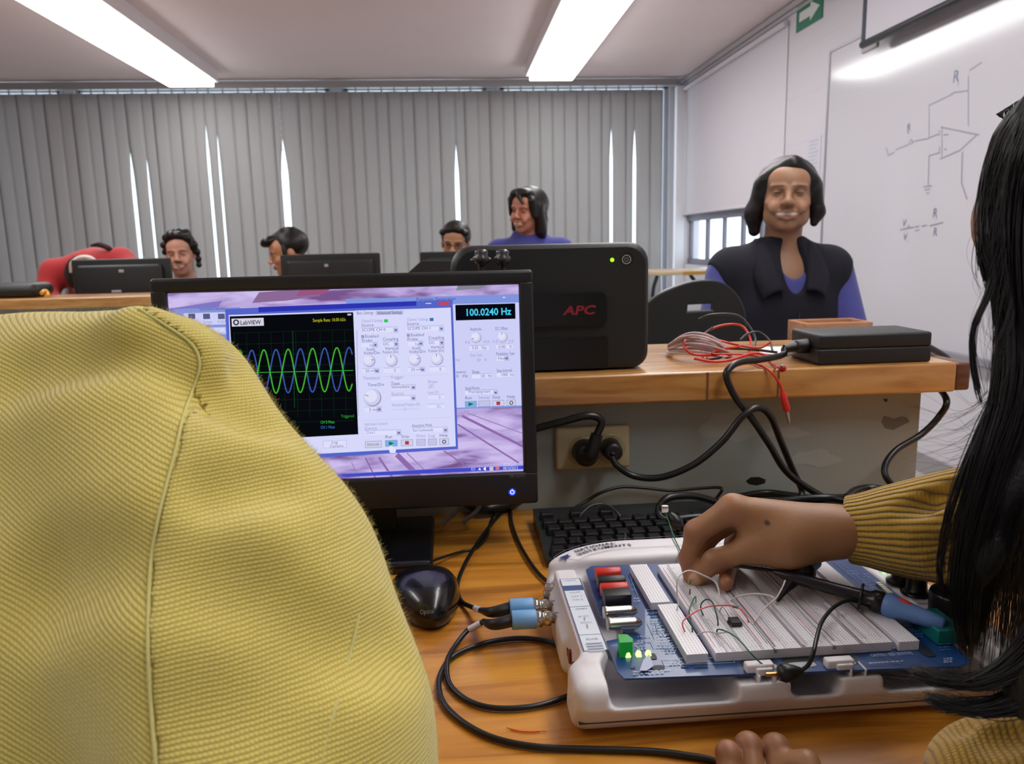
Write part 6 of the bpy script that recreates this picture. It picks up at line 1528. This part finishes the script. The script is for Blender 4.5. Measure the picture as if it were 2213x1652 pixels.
build('shoulder_seam', MB().tube([q - FW * .0003 for q in seam], .0009, 6, sub=0), mat('seam_yarn', (212, 204, 130), .9), yp)
se2 = [onsurf(x, y, yt)[0] + FW * .0003 for x, y in ((790, 1230), (775, 1330), (752, 1430), (728, 1520), (705, 1600), (685, 1700))]
build('sleeve_seam', MB().tube(se2, .0010, 6), mat('seam_yarn', (212, 204, 130), .9), yp)
m_fz = mat('yellow_fuzz', (236, 226, 150), .9, sheen=.5)
def lucent(m_, c_):
    t = NT(m_); tl = t.new('ShaderNodeBsdfTranslucent'); tl.inputs[0].default_value = (*lin(c_), 1); mx = t.new('ShaderNodeMixShader'); mx.inputs[0].default_value = .5
    t.link(t.n['Principled BSDF'].outputs[0], mx.inputs[1]); t.link(tl.outputs[0], mx.inputs[2]); t.link(mx.outputs[0], t.n['Material Output'].inputs[0])
lucent(m_fz, (236, 226, 150))
for o, nm, sd in ((st_, 'back_fuzz', 3), (ss_, 'sleeve_fuzz', 4)):
    V, Nn = normals(o); cs = (CAM - V); cs /= np.linalg.norm(cs, axis=1, keepdims=True); fac = (Nn * cs).sum(1); k = (fac > -.25) & (fac < .75)
    f_ = fuzz(nm, V[k], Nn[k], 7000, .0024, m_fz, yp, seed=sd); f_['kind'] = 'stuff'
# lap, legs, forearm, neck, head
g = Soft(); g.p = [('c', t[1], t[2], (t[3][0] - .032, t[3][1] - .032), t[4], 1) if t[0] == 'c' else ('e', t[1], t[2] - .035, t[3], t[4], 1) for t in ysk.p]
E3 = E2 + A([-.06, .20, .0]); E3[2] = max(E2[2] - .0, .815); W3 = A([-.24, .70, .785])
g.cap(E2, W3 + A([-.01, -.06, .01]), .042, .028, .02); hand(g, W3 + A([-.01, -.06, .01]), (-.1, 1, -.05), (0, 0, 1), side=1)
g.cap(Nk, Nk + A([-.05, .04, .12]), .055, .052, .03)
hy = Head(Nk + A([-.07, .06, .24]), rot(175, 8, 0), (1, 1, 1)); hy.build(g)
pel = A([-.42, .22, .50]); g.ell(pel, (.19, .15, .12), .08)
for q in (-1, 1): g.cap(pel + A([q * .1, 0, 0]), pel + A([q * .12, .42, .02]), .08, .06, .04); g.cap(pel + A([q * .12, .42, .02]), pel + A([q * .12, .38, -.42]), .056, .036, .02); g.cap(pel + A([q * .12, .38, -.46]), pel + A([q * .12, .52, -.465]), .036, .034, .02)
skin('body', [g.mesh(.008)], m_skin, yp, paint=hy.paint((176, 128, 98)))
gg = Soft(); gg.ell(hy.w(0, .026, .046), (.088, .104, .09), .02, 1, hy.R); gg.ell(hy.w(0, -.09, -.03), (.062, .08, .09), .01, -1, hy.R); skin('hair', [gg.mesh(.006)], m_hair, yp)
g = Soft(); g.ell(pel, (.205, .165, .14), .08)
for q in (-1, 1): g.cap(pel + A([q * .1, 0, 0]), pel + A([q * .12, .42, .02]), .092, .072, .04); g.cap(pel + A([q * .12, .42, .02]), pel + A([q * .12, .38, -.42]), .07, .05, .02)
skin('trousers', [g.mesh(.012)], mat('denim', (44, 52, 78), .8, noise=(200, (34, 40, 62), .6)), yp)

# ------------------------------------------------------------------ woman on the right, working on the board
rp = thing('person', 'person with long black hair in mustard sweater reaching to the breadboard', 'person', (.55, .46, 0))
Y_ = P_y
gr = Soft()
wr_a, wr_b = Y_(1826, 1146, .628), Y_(1826, 1150, .650)
imc, mmc, rmc, pmc = Y_(1584, 1099, .652), Y_(1600, 1112, .672), Y_(1622, 1128, .688), Y_(1650, 1145, .700)
gr.cap(Y_(1960, 1143, .606), wr_a, .0215, .0172, .02); gr.cap(Y_(1960, 1143, .620), wr_b, .0215, .0168, .02)
gr.cap(wr_a, imc, .0165, .0112, .014); gr.cap(wr_b, mmc, .0165, .0112, .014); gr.cap(wr_b, rmc, .0155, .0105, .014); gr.cap(wr_b, pmc, .015, .010, .014)
gr.cap(Y_(1760, 1148, .640), Y_(1640, 1135, .650), .0175, .0135, .02)
tmc, tip_ip, ttip = Y_(1640, 1183, .640), Y_(1545, 1212, .646), Y_(1503, 1252, .655)
gr.cap(Y_(1800, 1158, .628), Y_(1700, 1178, .634), .0150, .0175, .02); gr.cap(Y_(1700, 1178, .634), tmc, .0175, .0130, .02)
gr.cap(tmc, tip_ip, .0118, .0098, .010); gr.cap(tip_ip, ttip, .0098, .0078, .005); gr.ell(ttip + A([.001, 0, .001]), (.0088, .0075, .0078), .004)
# index finger
ip, idp, it = Y_(1506, 1150, .662), Y_(1488, 1208, .663), Y_(1492, 1250, .662)
gr.cap(imc, ip, .0118, .0100, .008); gr.ell(ip, (.0108, .0098, .0108), .004); gr.cap(ip, idp, .0098, .0084, .005); gr.cap(idp, it, .0083, .0064, .004)
# middle finger behind it
mp_, mdp, mt = Y_(1530, 1158, .686), Y_(1512, 1205, .684), Y_(1508, 1240, .680)
gr.cap(mmc, mp_, .0115, .0098, .008); gr.cap(mp_, mdp, .0096, .0082, .005); gr.cap(mdp, mt, .0082, .0064, .004)
# ring finger straight down to the board, little finger beside it
rp_, rdp, rt = Y_(1588, 1175, .690), Y_(1575, 1225, .672), P_z(1569, 1262, .811)
gr.cap(rmc, rp_, .0108, .0092, .006); gr.cap(rp_, rdp, .0090, .0080, .004); gr.cap(rdp, rt, .0078, .0064, .004)
lp_, ldp, lt = Y_(1630, 1180, .706), Y_(1612, 1205, .700), Y_(1606, 1228, .694)
gr.cap(pmc, lp_, .0095, .0082, .006); gr.cap(lp_, ldp, .008, .0072, .004); gr.cap(ldp, lt, .0072, .006, .003)
# creases at the joints
gr.ell(ip + A([.010, -.006, -.008]), (.002, .004, .003), .004, -1)
# left hand resting at the desk edge
glh = Soft(); lw = P_d(1800, 1930, .46)
kn = [Y_(1573, 1628, .468), Y_(1617, 1612, .476), Y_(1676, 1616, .474), ]
mcs = [P_d(1578, 1850, .50), P_d(1645, 1840, .498), P_d(1715, 1840, .495)]
for k_, m_c, r in zip(kn, mcs, (.0078, .0088, .0090)):
    k_ = A(k_); glh.cap(m_c, k_, r + .0002, r, .0015); glh.ell(k_, (r * 1.06, r * 1.05, r), .0015); t1 = k_ + A([.001, .004, -.010]); glh.cap(k_, t1, r * .93, r * .85, .003); glh.cap(t1, t1 + A([.002, -.014, -.002]), r * .85, r * .72, .003)
glh.cap(mcs[0] - A([.014, .008, .006]), P_d(1530, 1700, .52), .009, .0085, .004)
for m_c in mcs: glh.cap(lw, m_c, .019, .0098, .008)
glh.cap(lw + A([.012, 0, -.004]), P_d(1790, 1800, .49), .014, .011, .01); thb = Y_(1742, 1652, .455); glh.cap(P_d(1790, 1800, .49), thb, .0105, .0085, .006); glh.cap(thb, thb + A([-.010, .008, -.003]), .0085, .007, .004)
glh.cap(lw, A([.34, .375, .80]), .021, .024, .02)
# head and trunk
hw_ = Head(P_d(2462, 520, .555), rot(-132, 32, 0), (.95, .95, .95))
gb = Soft(); hw_.build(gb)
nb = hw_.c + A([.055, -.03, -.17]); gb.cap(hw_.w(0, .02, -.06), nb, .048, .055, .02)
fwd = unit(A([-.84, .54, 0])); sid = A([.54, .84, 0])
shr, shl = nb + sid * .15 - A([0, 0, .05]) + fwd * .02, nb - sid * .15 - A([0, 0, .05])
elr, ell_ = A([.53, .60, .845]), A([.47, .36, .80])
tor = Soft(); tor.cap(shr, shl, .055, .055, .05); tor.cap(nb - A([0, 0, .02]) - fwd * .02, A([.62, .22, .58]), .09, .12, .06)
tor.cap(shr, elr, .050, .046, .03); tor.cap(shl, ell_, .050, .045, .03)
slv = Soft(); slv.cap(elr, Y_(1990, 1143, .607), .046, .034, .03)
sl2 = Soft(); sl2.cap(ell_, A([.33, .388, .80]), .045, .030, .03)
lg = Soft(); pel = A([.63, .20, .50]); lg.ell(pel, (.15, .17, .12), .06)
for q in (-1, 1): kn_ = pel + fwd * .38 + sid * q * .1; lg.cap(pel + sid * q * .09, kn_, .078, .058, .04); an_ = A([kn_[0] + .04, kn_[1], .09]); lg.cap(kn_, an_, .054, .036, .02); lg.cap(an_ - A([0, 0, .04]), an_ + fwd * .14 - A([0, 0, .055]), .036, .034, .02)
gb.p = gb.p + tor.p + lg.p + [('c', elr, A(Y_(1960, 1143, .61)), (.036, .026), .02, 1), ('c', ell_, A([.34, .385, .80]), (.036, .026), .02, 1)]
SKN = (160, 114, 78)
def paint_hand(V):
    col = hw_.paint(SKN)(V)
    def sp(c, r, rgb, a_):
        d = np.linalg.norm((V - A(c)) / A(r), axis=1); w = (np.clip((1.2 - d) / .5, 0, 1) * a_)[:, None]; return col * (1 - w) + A(lin(rgb)) * w
    for c_, r, rgb, a_ in ((ip, (.014,) * 3, (148, 92, 70), .5), (imc, (.014,) * 3, (182, 120, 96), .5), (it, (.012, .012, .016), (150, 84, 62), .5), (idp, (.012, .012, .016), (150, 86, 64), .4), (tip_ip + A([0, -.006, 0]), (.010,) * 3, (138, 88, 66), .5), (rt, (.011, .011, .02), (140, 84, 60), .5),
                           (ttip + A([-.004, -.007, .002]), (.0065, .005, .0075), (216, 172, 142), .75), (Y_(1657, 1130, .63), (.0024, .006, .0024), (60, 50, 46), .9), *((A(k_), (.012,) * 3, (150, 92, 74), .45) for k_ in kn)):
        col = sp(c_, r, rgb, a_)
    return col
glo = Soft(); glo.p = gb.p
body = skin('body', [gb.mesh(.008), gr.mesh(.0013), glh.mesh(.0014)], m_skin, rp, paint=paint_hand)
# sweater
mm_ = knit('mustard_knit', (196, 156, 56), (112, 82, 22), .0030, .0028); mr_ = knit('mustard_rib', (196, 156, 56), (96, 70, 20), .0030, .0028, rib=.0062, strength=1.)
def uvarm(a, b):
    k = unit(A(b) - A(a))
    def f(V):
        q = V - A(a); t_ = q @ k; rd = q - t_[:, None] * k; u = unit(-FW - k * (-FW @ k)); w = np.cross(k, u)
        return np.stack([t_, np.arctan2(rd @ w, rd @ u) * .042], 1)
    return f
sg = tor.grown(.012); skin('sweater', [sg.mesh(.0045, lo=A([-9, -9, .5]))], mm_, rp, uvf=uvarm(elr, wr_a), smooth=1)
ca, cb, cc_ = Y_(1826, 1145, .637), Y_(1965, 1145, .612), Y_(2100, 1140, .59)
sv = Soft(); sv.cap(ca, cb, .0295, .0355, .02); sv.cap(cb, cc_, .0355, .043, .02); sv.cap(cc_, elr, .043, .055, .03)
dcf = unit(ca - cb); sv.plane(ca - dcf * .001, dcf, .004); sv.cap(ca + dcf * .03, ca - dcf * .018, .0255, .0235, .002, -1)
for x, y, r in ((2000, 1075, .008), (2010, 1190, .010), (2040, 1235, .008), (1950, 1100, .006)):
    q, d_ = onsurf(x, y, sv); sv.cap(P_d(x, y, d_ - r * .6), P_d(x + 70, y - 8, d_ - r * .6), r, r, .012, -1)
so_ = skin('right_sleeve', [sv.mesh(.0018)], mr_, rp, uvf=uvarm(ca, cb))
s2 = Soft(); q1_, q2_ = P_d(2130, 1690, .45), P_d(2360, 1690, .44); s2.cap(q1_, q2_, .032, .045, .02); s2.cap(q2_, ell_, .05, .055, .03)
for x, y, r in ((2040, 1570, .008), (2070, 1566, .007), (2130, 1600, .008), (2180, 1590, .008)):
    q, d_ = onsurf(x, y, s2); s2.ell(P_d(x, y, d_ - r * .3), (r, r, r * .8), .008, -1)
skin('left_sleeve', [s2.mesh(.002)], knit('mustard_knit_soft', (190, 152, 60), (140, 104, 34), .0034, .0030), rp, uvf=uvarm(q1_, q2_))
V, Nn = normals(so_); k = (Nn @ FW < .5); f_ = fuzz('cuff_fuzz', V[k], Nn[k], 1800, .0026, mat('mustard_fuzz', (206, 170, 76), .9), rp, seed=9); f_['kind'] = 'stuff'
skin('trousers', [lg.grown(.012).mesh(.012)], mat('denim', (44, 52, 78), .8), rp)
# hair: a cap on the skull plus long locks
m_bh = mat('black_hair_strands', (16, 11, 12), .34, spec=.5)
gg = Soft(); hw_.e(gg, (0, .026, .044), (.090, .106, .092), .02); hw_.e(gg, (-.01, -.125, -.06), (.045, .06, .08), .01, -1)
core = [([(2330, 250, .47), (2262, 420, .455), (2250, 600, .45), (2262, 760, .445), (2225, 900, .44), (2165, 1050, .44)], (52, 60, 56, 50, 46, 34)), ([(2165, 1050, .44), (2120, 1200, .445), (2098, 1330, .455)], (34, 26, 10)),
        ([(2420, 1150, .40), (2320, 1340, .40), (2230, 1450, .41), (2190, 1470, .415)], (60, 60, 22, 6)), ([(2430, 1300, .40), (2320, 1460, .40), (2240, 1520, .41), (2200, 1530, .415)], (60, 60, 24, 6)), ([(2420, 600, .47), (2400, 900, .45), (2420, 1300, .42)], (110, 110, 100))]
for pts, ws in core:
    for (a, b, wa, wb) in zip(pts[:-1], pts[1:], ws[:-1], ws[1:]): gg.cap(P_d(*a), P_d(*b), wa * a[2] / F, wb * b[2] / F, .02)
gg.cap(hw_.w(0, .055, .01), hw_.w(0, .055, .01) - A([-.01, .0, .20]), .070, .055, .03)
skin('hair_mass', [gg.mesh(.005)], mat('black_hair_core', (12, 9, 10), .6, bump=(300, .5)), rp)
LK = []
LK.append(lock([(2460, 60, .50), (2330, 130, .47), (2215, 330, .45), (2188, 520, .44), (2198, 700, .44), (2195, 850, .435), (2150, 1000, .435), (2105, 1150, .44), (2085, 1300, .45), (2093, 1420, .46)], [60, 60, 62, 58, 42, 50, 46, 36, 26, 8], 900, 1, .002))
LK.append(lock([(2470, 40, .50), (2360, 90, .48), (2270, 300, .455), (2240, 520, .45), (2235, 720, .44), (2215, 900, .44), (2175, 1060, .44), (2150, 1180, .445), (2120, 1300, .455), (2105, 1400, .46)], [60, 60, 70, 60, 50, 44, 34, 26, 16, 6], 900, 2, .002))
LK.append(lock([(2300, 160, .475), (2195, 290, .455), (2152, 430, .445), (2146, 560, .44), (2168, 660, .44)], [40, 44, 34, 28, 16], 600, 11, .002))
LK.append(lock([(2440, 1080, .40), (2340, 1300, .40), (2240, 1420, .41), (2130, 1472, .42), (2040, 1468, .43), (1975, 1448, .44)], [90, 84, 66, 36, 18, 8], 1000, 3, .0016))
LK.append(lock([(2440, 1250, .40), (2340, 1420, .40), (2250, 1500, .41), (2150, 1532, .42), (2070, 1528, .43), (2010, 1508, .44)], [90, 84, 62, 40, 20, 9], 1000, 4, .0016))
LK.append(lock([(2460, 300, .47), (2400, 700, .46), (2380, 1000, .44), (2400, 1300, .42), (2420, 1600, .41)], [130, 130, 110, 90, 90], 700, 5, .003))
LK.append(lock([(2300, 300, .452), (2180, 520, .44), (2135, 640, .435), (2103, 710, .43), (2102, 770, .43), (2112, 830, .43), (2126, 880, .435)], [16, 12, 7, 4, 4, 3, 2], 46, 6, .0008))
LK.append(lock([(2240, 900, .44), (2225, 1050, .445), (2195, 1200, .45), (2180, 1320, .455), (2170, 1400, .46)], [50, 46, 46, 44, 40], 34, 7, .0035))
LK.append(lock([(2185, 700, .44), (2165, 820, .44), (2120, 930, .44), (2070, 1060, .44), (2040, 1180, .45), (2036, 1260, .455), (2060, 1310, .46)], [6, 8, 12, 10, 5, 3, 3], 30, 8, .0015))
rg = np.random.default_rng(31); bk = []
for i in range(2300):
    ph = rg.uniform(-.28 * pi, 1.28 * pi); c_, s_ = cos(ph), sin(ph); e_ = rg.uniform(.97, 1.06)   # around the skull, leaving the face free
    p2 = hw_.w(.092 * c_ * e_, .026 + .108 * s_ * e_, .045); p1 = hw_.w(.060 * c_ * e_, .026 + .07 * s_ * e_, .112 * e_); out = p2 - hw_.w(0, .026, .045); out[2] = 0
    dn = rg.uniform(.30, .42); dr = rg.normal(0, .008, 3)
    bk.append(np.array(crom([hw_.w(rg.uniform(-.01, .01), .0 + rg.uniform(-.03, .03), .136), p1, p2, p2 - A([0, 0, .09]) + out * .05 + dr * .4, p2 - A([0, 0, dn * .6]) - out * .12 + dr, p2 - A([0, 0, dn]) - out * .2 + dr * 1.6], 5))[:26])
strands('back_hair', np.stack(bk), .0005, m_bh, rp)['kind'] = 'stuff'
strs = np.concatenate(LK)
strands('long_hair', strs, .00048, m_bh, rp)['kind'] = 'stuff'
# loose flyaway hairs
fly = []; rg = np.random.default_rng(21)
for i in range(150):
    y0_ = rg.uniform(180, 900); x0_ = np.interp(y0_, [180, 300, 450, 600, 750, 900], [2215, 2160, 2125, 2130, 2150, 2130]) + 25; d_ = rg.uniform(.42, .46); L_ = rg.uniform(80, 300); bend = rg.uniform(-10, 40); out = rg.uniform(5, 75) * (rg.random() ** 1.5)
    fly.append(np.array(crom([P_d(x0_ + 20, y0_ - L_ * .3, d_), P_d(x0_ - out * .7, y0_ + L_ * .2, d_), P_d(x0_ - out, y0_ + L_ * .6, d_), P_d(x0_ - out * .5 + bend, y0_ + L_, d_)], 8)))
for i in range(45):   # hairs fanning left above the cuff
    y0_ = rg.uniform(880, 1010); x0_ = 2135; d_ = rg.uniform(.43, .5); out = rg.uniform(60, 200); dy = rg.uniform(-60, 60)
    fly.append(np.array(crom([P_d(x0_, y0_ - 40, d_), P_d(x0_ - out * .4, y0_ + dy * .2, d_), P_d(x0_ - out * .8, y0_ + dy * .7, d_), P_d(x0_ - out, y0_ + dy, d_)], 8)))
for i in range(60):   # thin ends at the two lower tips
    y0_ = rg.choice([1455, 1515]) + rg.uniform(-15, 15); x0_ = 2120; out = rg.uniform(80, 250); dy = rg.uniform(-60, 0)
    fly.append(np.array(crom([P_d(x0_, y0_ + 10, .42), P_d(x0_ - out * .4, y0_ + 5, .43), P_d(x0_ - out * .8, y0_ + dy * .5, .435), P_d(x0_ - out, y0_ + dy, .44)], 8)))
strands('flyaway_hair', np.stack([q[:25] for q in fly]), .00011, m_bh, rp)['kind'] = 'stuff'

# ================================================================== THE ROOM BEHIND OUR BENCH
m_mb = mat('far_monitor_black', (24, 25, 27), .5)
fd = thing('far_desk', 'long wooden desk of the back row under the far monitors', 'desk', (-2, 3.75, 0))
build('top', MB().box((-4.8, 3.29, .71), (.55, 4.02, .75), b=.004), m_desk, fd)
for x in (-4.6, -2.1, .4): build('leg', MB().box((x, 3.4, 0), (x + .05, 3.95, .71)), mat('desk_leg_grey', (110, 110, 108), .5), fd)
fp = thing('far_partition', 'painted partition under the back row shelf', 'partition', (-2, 3.24, 0))
build('panel', MB().box((-4.8, 3.22, 0), (.5, 3.255, .899)), m_panel, fp)
fs_ = thing('far_shelf', 'wooden shelf plank of the back row behind the yellow shoulder', 'shelf', (-2, 3.25, .9))
build('plank', MB().box((-4.8, 3.12, .9), (.5, 3.40, .94), b=.004), m_plank, fs_)
def farmon(px0, py0, px1, py1, Y, label, tag_px):
    a, b_ = P_y(px0, py0, Y), P_y(px1, py1, Y); zt_ = (a[2] + b_[2]) / 2; xm = (a[0] + b_[0]) / 2
    o = thing('computer_monitor', label, 'monitor', (xm, Y + .03, .75), 'monitors of the back row seen from behind')
    build('back_shell', MB().box((a[0], Y + .006, zt_ - .275), (b_[0], Y + .03, zt_ - .0), b=.006).box((a[0] + .03, Y - .022, zt_ - .25), (b_[0] - .03, Y + .01, zt_ - .025), b=.012), m_mb, o)
    build('screen_front', MB().box((a[0] + .012, Y + .030, zt_ - .262), (b_[0] - .012, Y + .033, zt_ - .012)), mat('far_screen_glass', (60, 66, 90), .2), o)
    build('stand_neck', MB().box((xm - .035, Y - .01, .76), (xm + .035, Y + .02, zt_ - .20), b=.005), m_mb, o)
    build('stand_base', MB().box((xm - .11, Y - .06, .7505), (xm + .11, Y + .12, .765), b=.005), m_mb, o)
    for (x, y, w, h_) in tag_px:
        q = P_y(x, y, Y - .0225); build('maker_badge', MB().box((q[0] - w, q[1] - .001, q[2] - h_), (q[0] + w, q[1] + .002, q[2] + h_), b=.001), mat('badge_silver', (176, 172, 176), .4), o)
farmon(151, 563, 365, 556, 3.5, 'black far monitor back in front of the red jacket', [(262, 586, .010, .006), (252, 630, .020, .005)])
farmon(604, 551, 820, 547, 3.5, 'black far monitor back hiding the profile face of a dark haired man', [(705, 574, .008, .006)])
farmon(907, 545, 1118, 541, 3.5, 'black far monitor back below the man with glasses', [])
q0, q1 = P_y(0, 612, 3.2), P_y(76, 612, 3.2)
o = thing('equipment_box', 'black round-cornered box at the left end of the far shelf', 'equipment', (q1[0] - .17, 3.28, .94))
build('body', MB().box((q1[0] - .36, 3.2, .9405), (q1[0], 3.36, q1[2]), b=.028), m_ups, o)
o = thing('dark_bag', 'low slanting black bag left of the far monitor under glasses man', 'bag', P_y(905, 590, 3.3))
a, b_, c_ = P_y(884, 588, 3.38), P_y(912, 563, 3.38), P_y(1010, 563, 3.38)
build('body', MB().prism([(a[0], .9405), (c_[0], .9405), (c_[0], c_[2]), (b_[0], b_[2]), (a[0], a[2])], -3.39, -3.30, 0, lambda x, z, y: (x, -y, z)), mat('bag_black', (24, 24, 26), .8), o)
tag(build('yellow_tape', MB().tube([P_y(90, 634, 3.17), P_y(98, 629, 3.2), P_y(104, 637, 3.19), P_y(100, 640, 3.17)], .008, 6), ink((214, 150, 50), .6)), 'small orange-yellow scrap on the far shelf by the red jacket', 'scrap')

# black plastic chair with a hand hole
Yc = 1.9
ch = thing('plastic_chair', 'black plastic chair with a hand hole in its back behind the shelf', 'chair', (.58, 2.05, 0))
out = [(1385, 700), (1388, 668), (1405, 655), (1430, 637), (1460, 623), (1490, 613), (1515, 609), (1540, 609), (1560, 614), (1578, 625), (1592, 640), (1602, 658), (1608, 680), (1611, 720), (1612, 800), (1385, 800)]
P2 = [P_y(q[0], q[1], Yc) for q in crom([(x, y, 0) for x, y in out[:14]], 5)] + [P_y(*q, Yc) for q in out[14:]]
pl = [(p[0], p[2]) for p in P2][::-1]
hole = [(P_y(x, y, Yc)[0], P_y(x, y, Yc)[2]) for x, y in ((1482, 677), (1545, 674), (1545, 653), (1484, 656))]
# ring mesh between outline and hole on both faces
cu = D.curves.new('c', 'CURVE'); cu.dimensions = '2D'; cu.fill_mode = 'BOTH'; cu.extrude = .009; cu.bevel_depth = .004; cu.bevel_resolution = 2
for poly in (pl, hole):
    s_ = cu.splines.new('POLY'); s_.points.add(len(poly) - 1); s_.use_cyclic_u = True
    for p_, q in zip(s_.points, poly): p_.co = (q[0], q[1], 0, 1)
ob = D.objects.new('c', cu); COL.objects.link(ob); me = D.meshes.new_from_object(ob.evaluated_get(bpy.context.evaluated_depsgraph_get()))
mb = MB(); zmx = max(p[1] for p in pl)
mb.add([(v_.co.x, Yc + .012 - v_.co.z + (zmx - v_.co.y) * .12 * 0, v_.co.y) for v_ in me.vertices], [tuple(p_.vertices) for p_ in me.polygons], 0, False)
D.objects.remove(ob); D.curves.remove(cu); D.meshes.remove(me)
m_ch = mat('chair_black_plastic', (28, 30, 30), .4, bump=(600, .15))
build('backrest', mb, m_ch, ch)
xm = (pl[0][0] + pl[-1][0]) / 2; xm = .605
build('seat', MB().box((xm - .21, Yc + .02, .43), (xm + .21, Yc + .42, .455), b=.012), m_ch, ch)
for sx_ in (-1, 1):
    build('back_post', MB().tube([(xm + sx_ * .10, Yc + .03, .80), (xm + sx_ * .12, Yc + .02, .55), (xm + sx_ * .15, Yc + .06, .43)], .011, 8), mat('chair_steel', (60, 60, 64), .3, .8), ch)
    for yy in (0, 1): build('leg', MB().tube([(xm + sx_ * .17, Yc + .06 + yy * .30, .43), (xm + sx_ * .21, Yc + .02 + yy * .40, .001)], .011, 8), mat('chair_steel', (60, 60, 64), .3, .8), ch)
# table the woman sits at, with a wooden box on it
wt = thing('side_desk', 'wooden desk in front of the smiling woman', 'desk', (1.1, 2.0, 0))
build('top', MB().box((.80, 1.95, .71), (1.245, 2.22, .75), b=.003), m_desk, wt)
for x in (.84, 1.06):
    for y in (1.97, 2.16): build('leg', MB().box((x, y, 0), (x + .035, y + .035, .71)), mat('desk_leg_grey', (110, 110, 108), .5), wt)
q0, q1 = P_y(1743, 700, 2.0), P_y(1887, 698, 2.0)
wbx_ = thing('wooden_box', 'light wooden box on the desk in front of the smiling woman', 'box', ((q0[0] + q1[0]) / 2, 2.05, .75))
m_pine = wood('pine_board', (200, 148, 112), (190, 136, 100), (166, 114, 80), scale=1.6, rough=.5, coat=0)
build('side', MB().box((q0[0], 2.0, .7505), (q1[0], 2.015, q0[2]), b=.002), m_pine, wbx_); build('side', MB().box((q0[0], 2.10, .7505), (q1[0], 2.115, q0[2]), b=.002), m_pine, wbx_)
build('end', MB().box((q0[0], 2.016, .7505), (q0[0] + .012, 2.099, q0[2]), b=.002), m_pine, wbx_); build('end', MB().box((q1[0] - .012, 2.016, .7505), (q1[0], 2.099, q0[2]), b=.002), m_pine, wbx_)
# small table by the side window
a, b_ = P_y(1412, 588, 5.7), P_y(1540, 592, 5.7)
st = thing('small_table', 'small pale table with black splayed legs by the side window', 'table', (1.8, 5.9, 0))
zt_ = a[2]
build('top', MB().box((a[0], 5.7, zt_ - .028), (XR - .06, 6.25, zt_ + .0), b=.004), wood('table_beige', (208, 190, 160), (200, 180, 148), (184, 160, 120), rough=.4), st)
build('edge_strip', MB().box((a[0] + .22, 5.694, zt_ - .03), (XR - .06, 5.70, zt_ - .004)), ink((176, 134, 58), .5), st)
for (x0_, x1_) in ((a[0] + .30, a[0] + .52), (a[0] + .45, a[0] + .48), (a[0] + .05, a[0] - .02)):
    build('leg', MB().tube([(x0_, 5.78, zt_ - .03), ((x0_ + x1_) / 2, 5.78, zt_ - .22), (x1_ + .05, 5.78, .001)], .014, 8), ink((24, 26, 40), .4), st)
build_p = MB().prism([(1.90, 5.75), (2.12, 5.78), (2.10, 6.05), (1.93, 6.02)], zt_ + .0005, zt_ + .012)
tag(build('paper_stack', build_p, mat('white_paper', (226, 226, 232), .7)), 'white papers lying on the small table by the side window', 'paper')
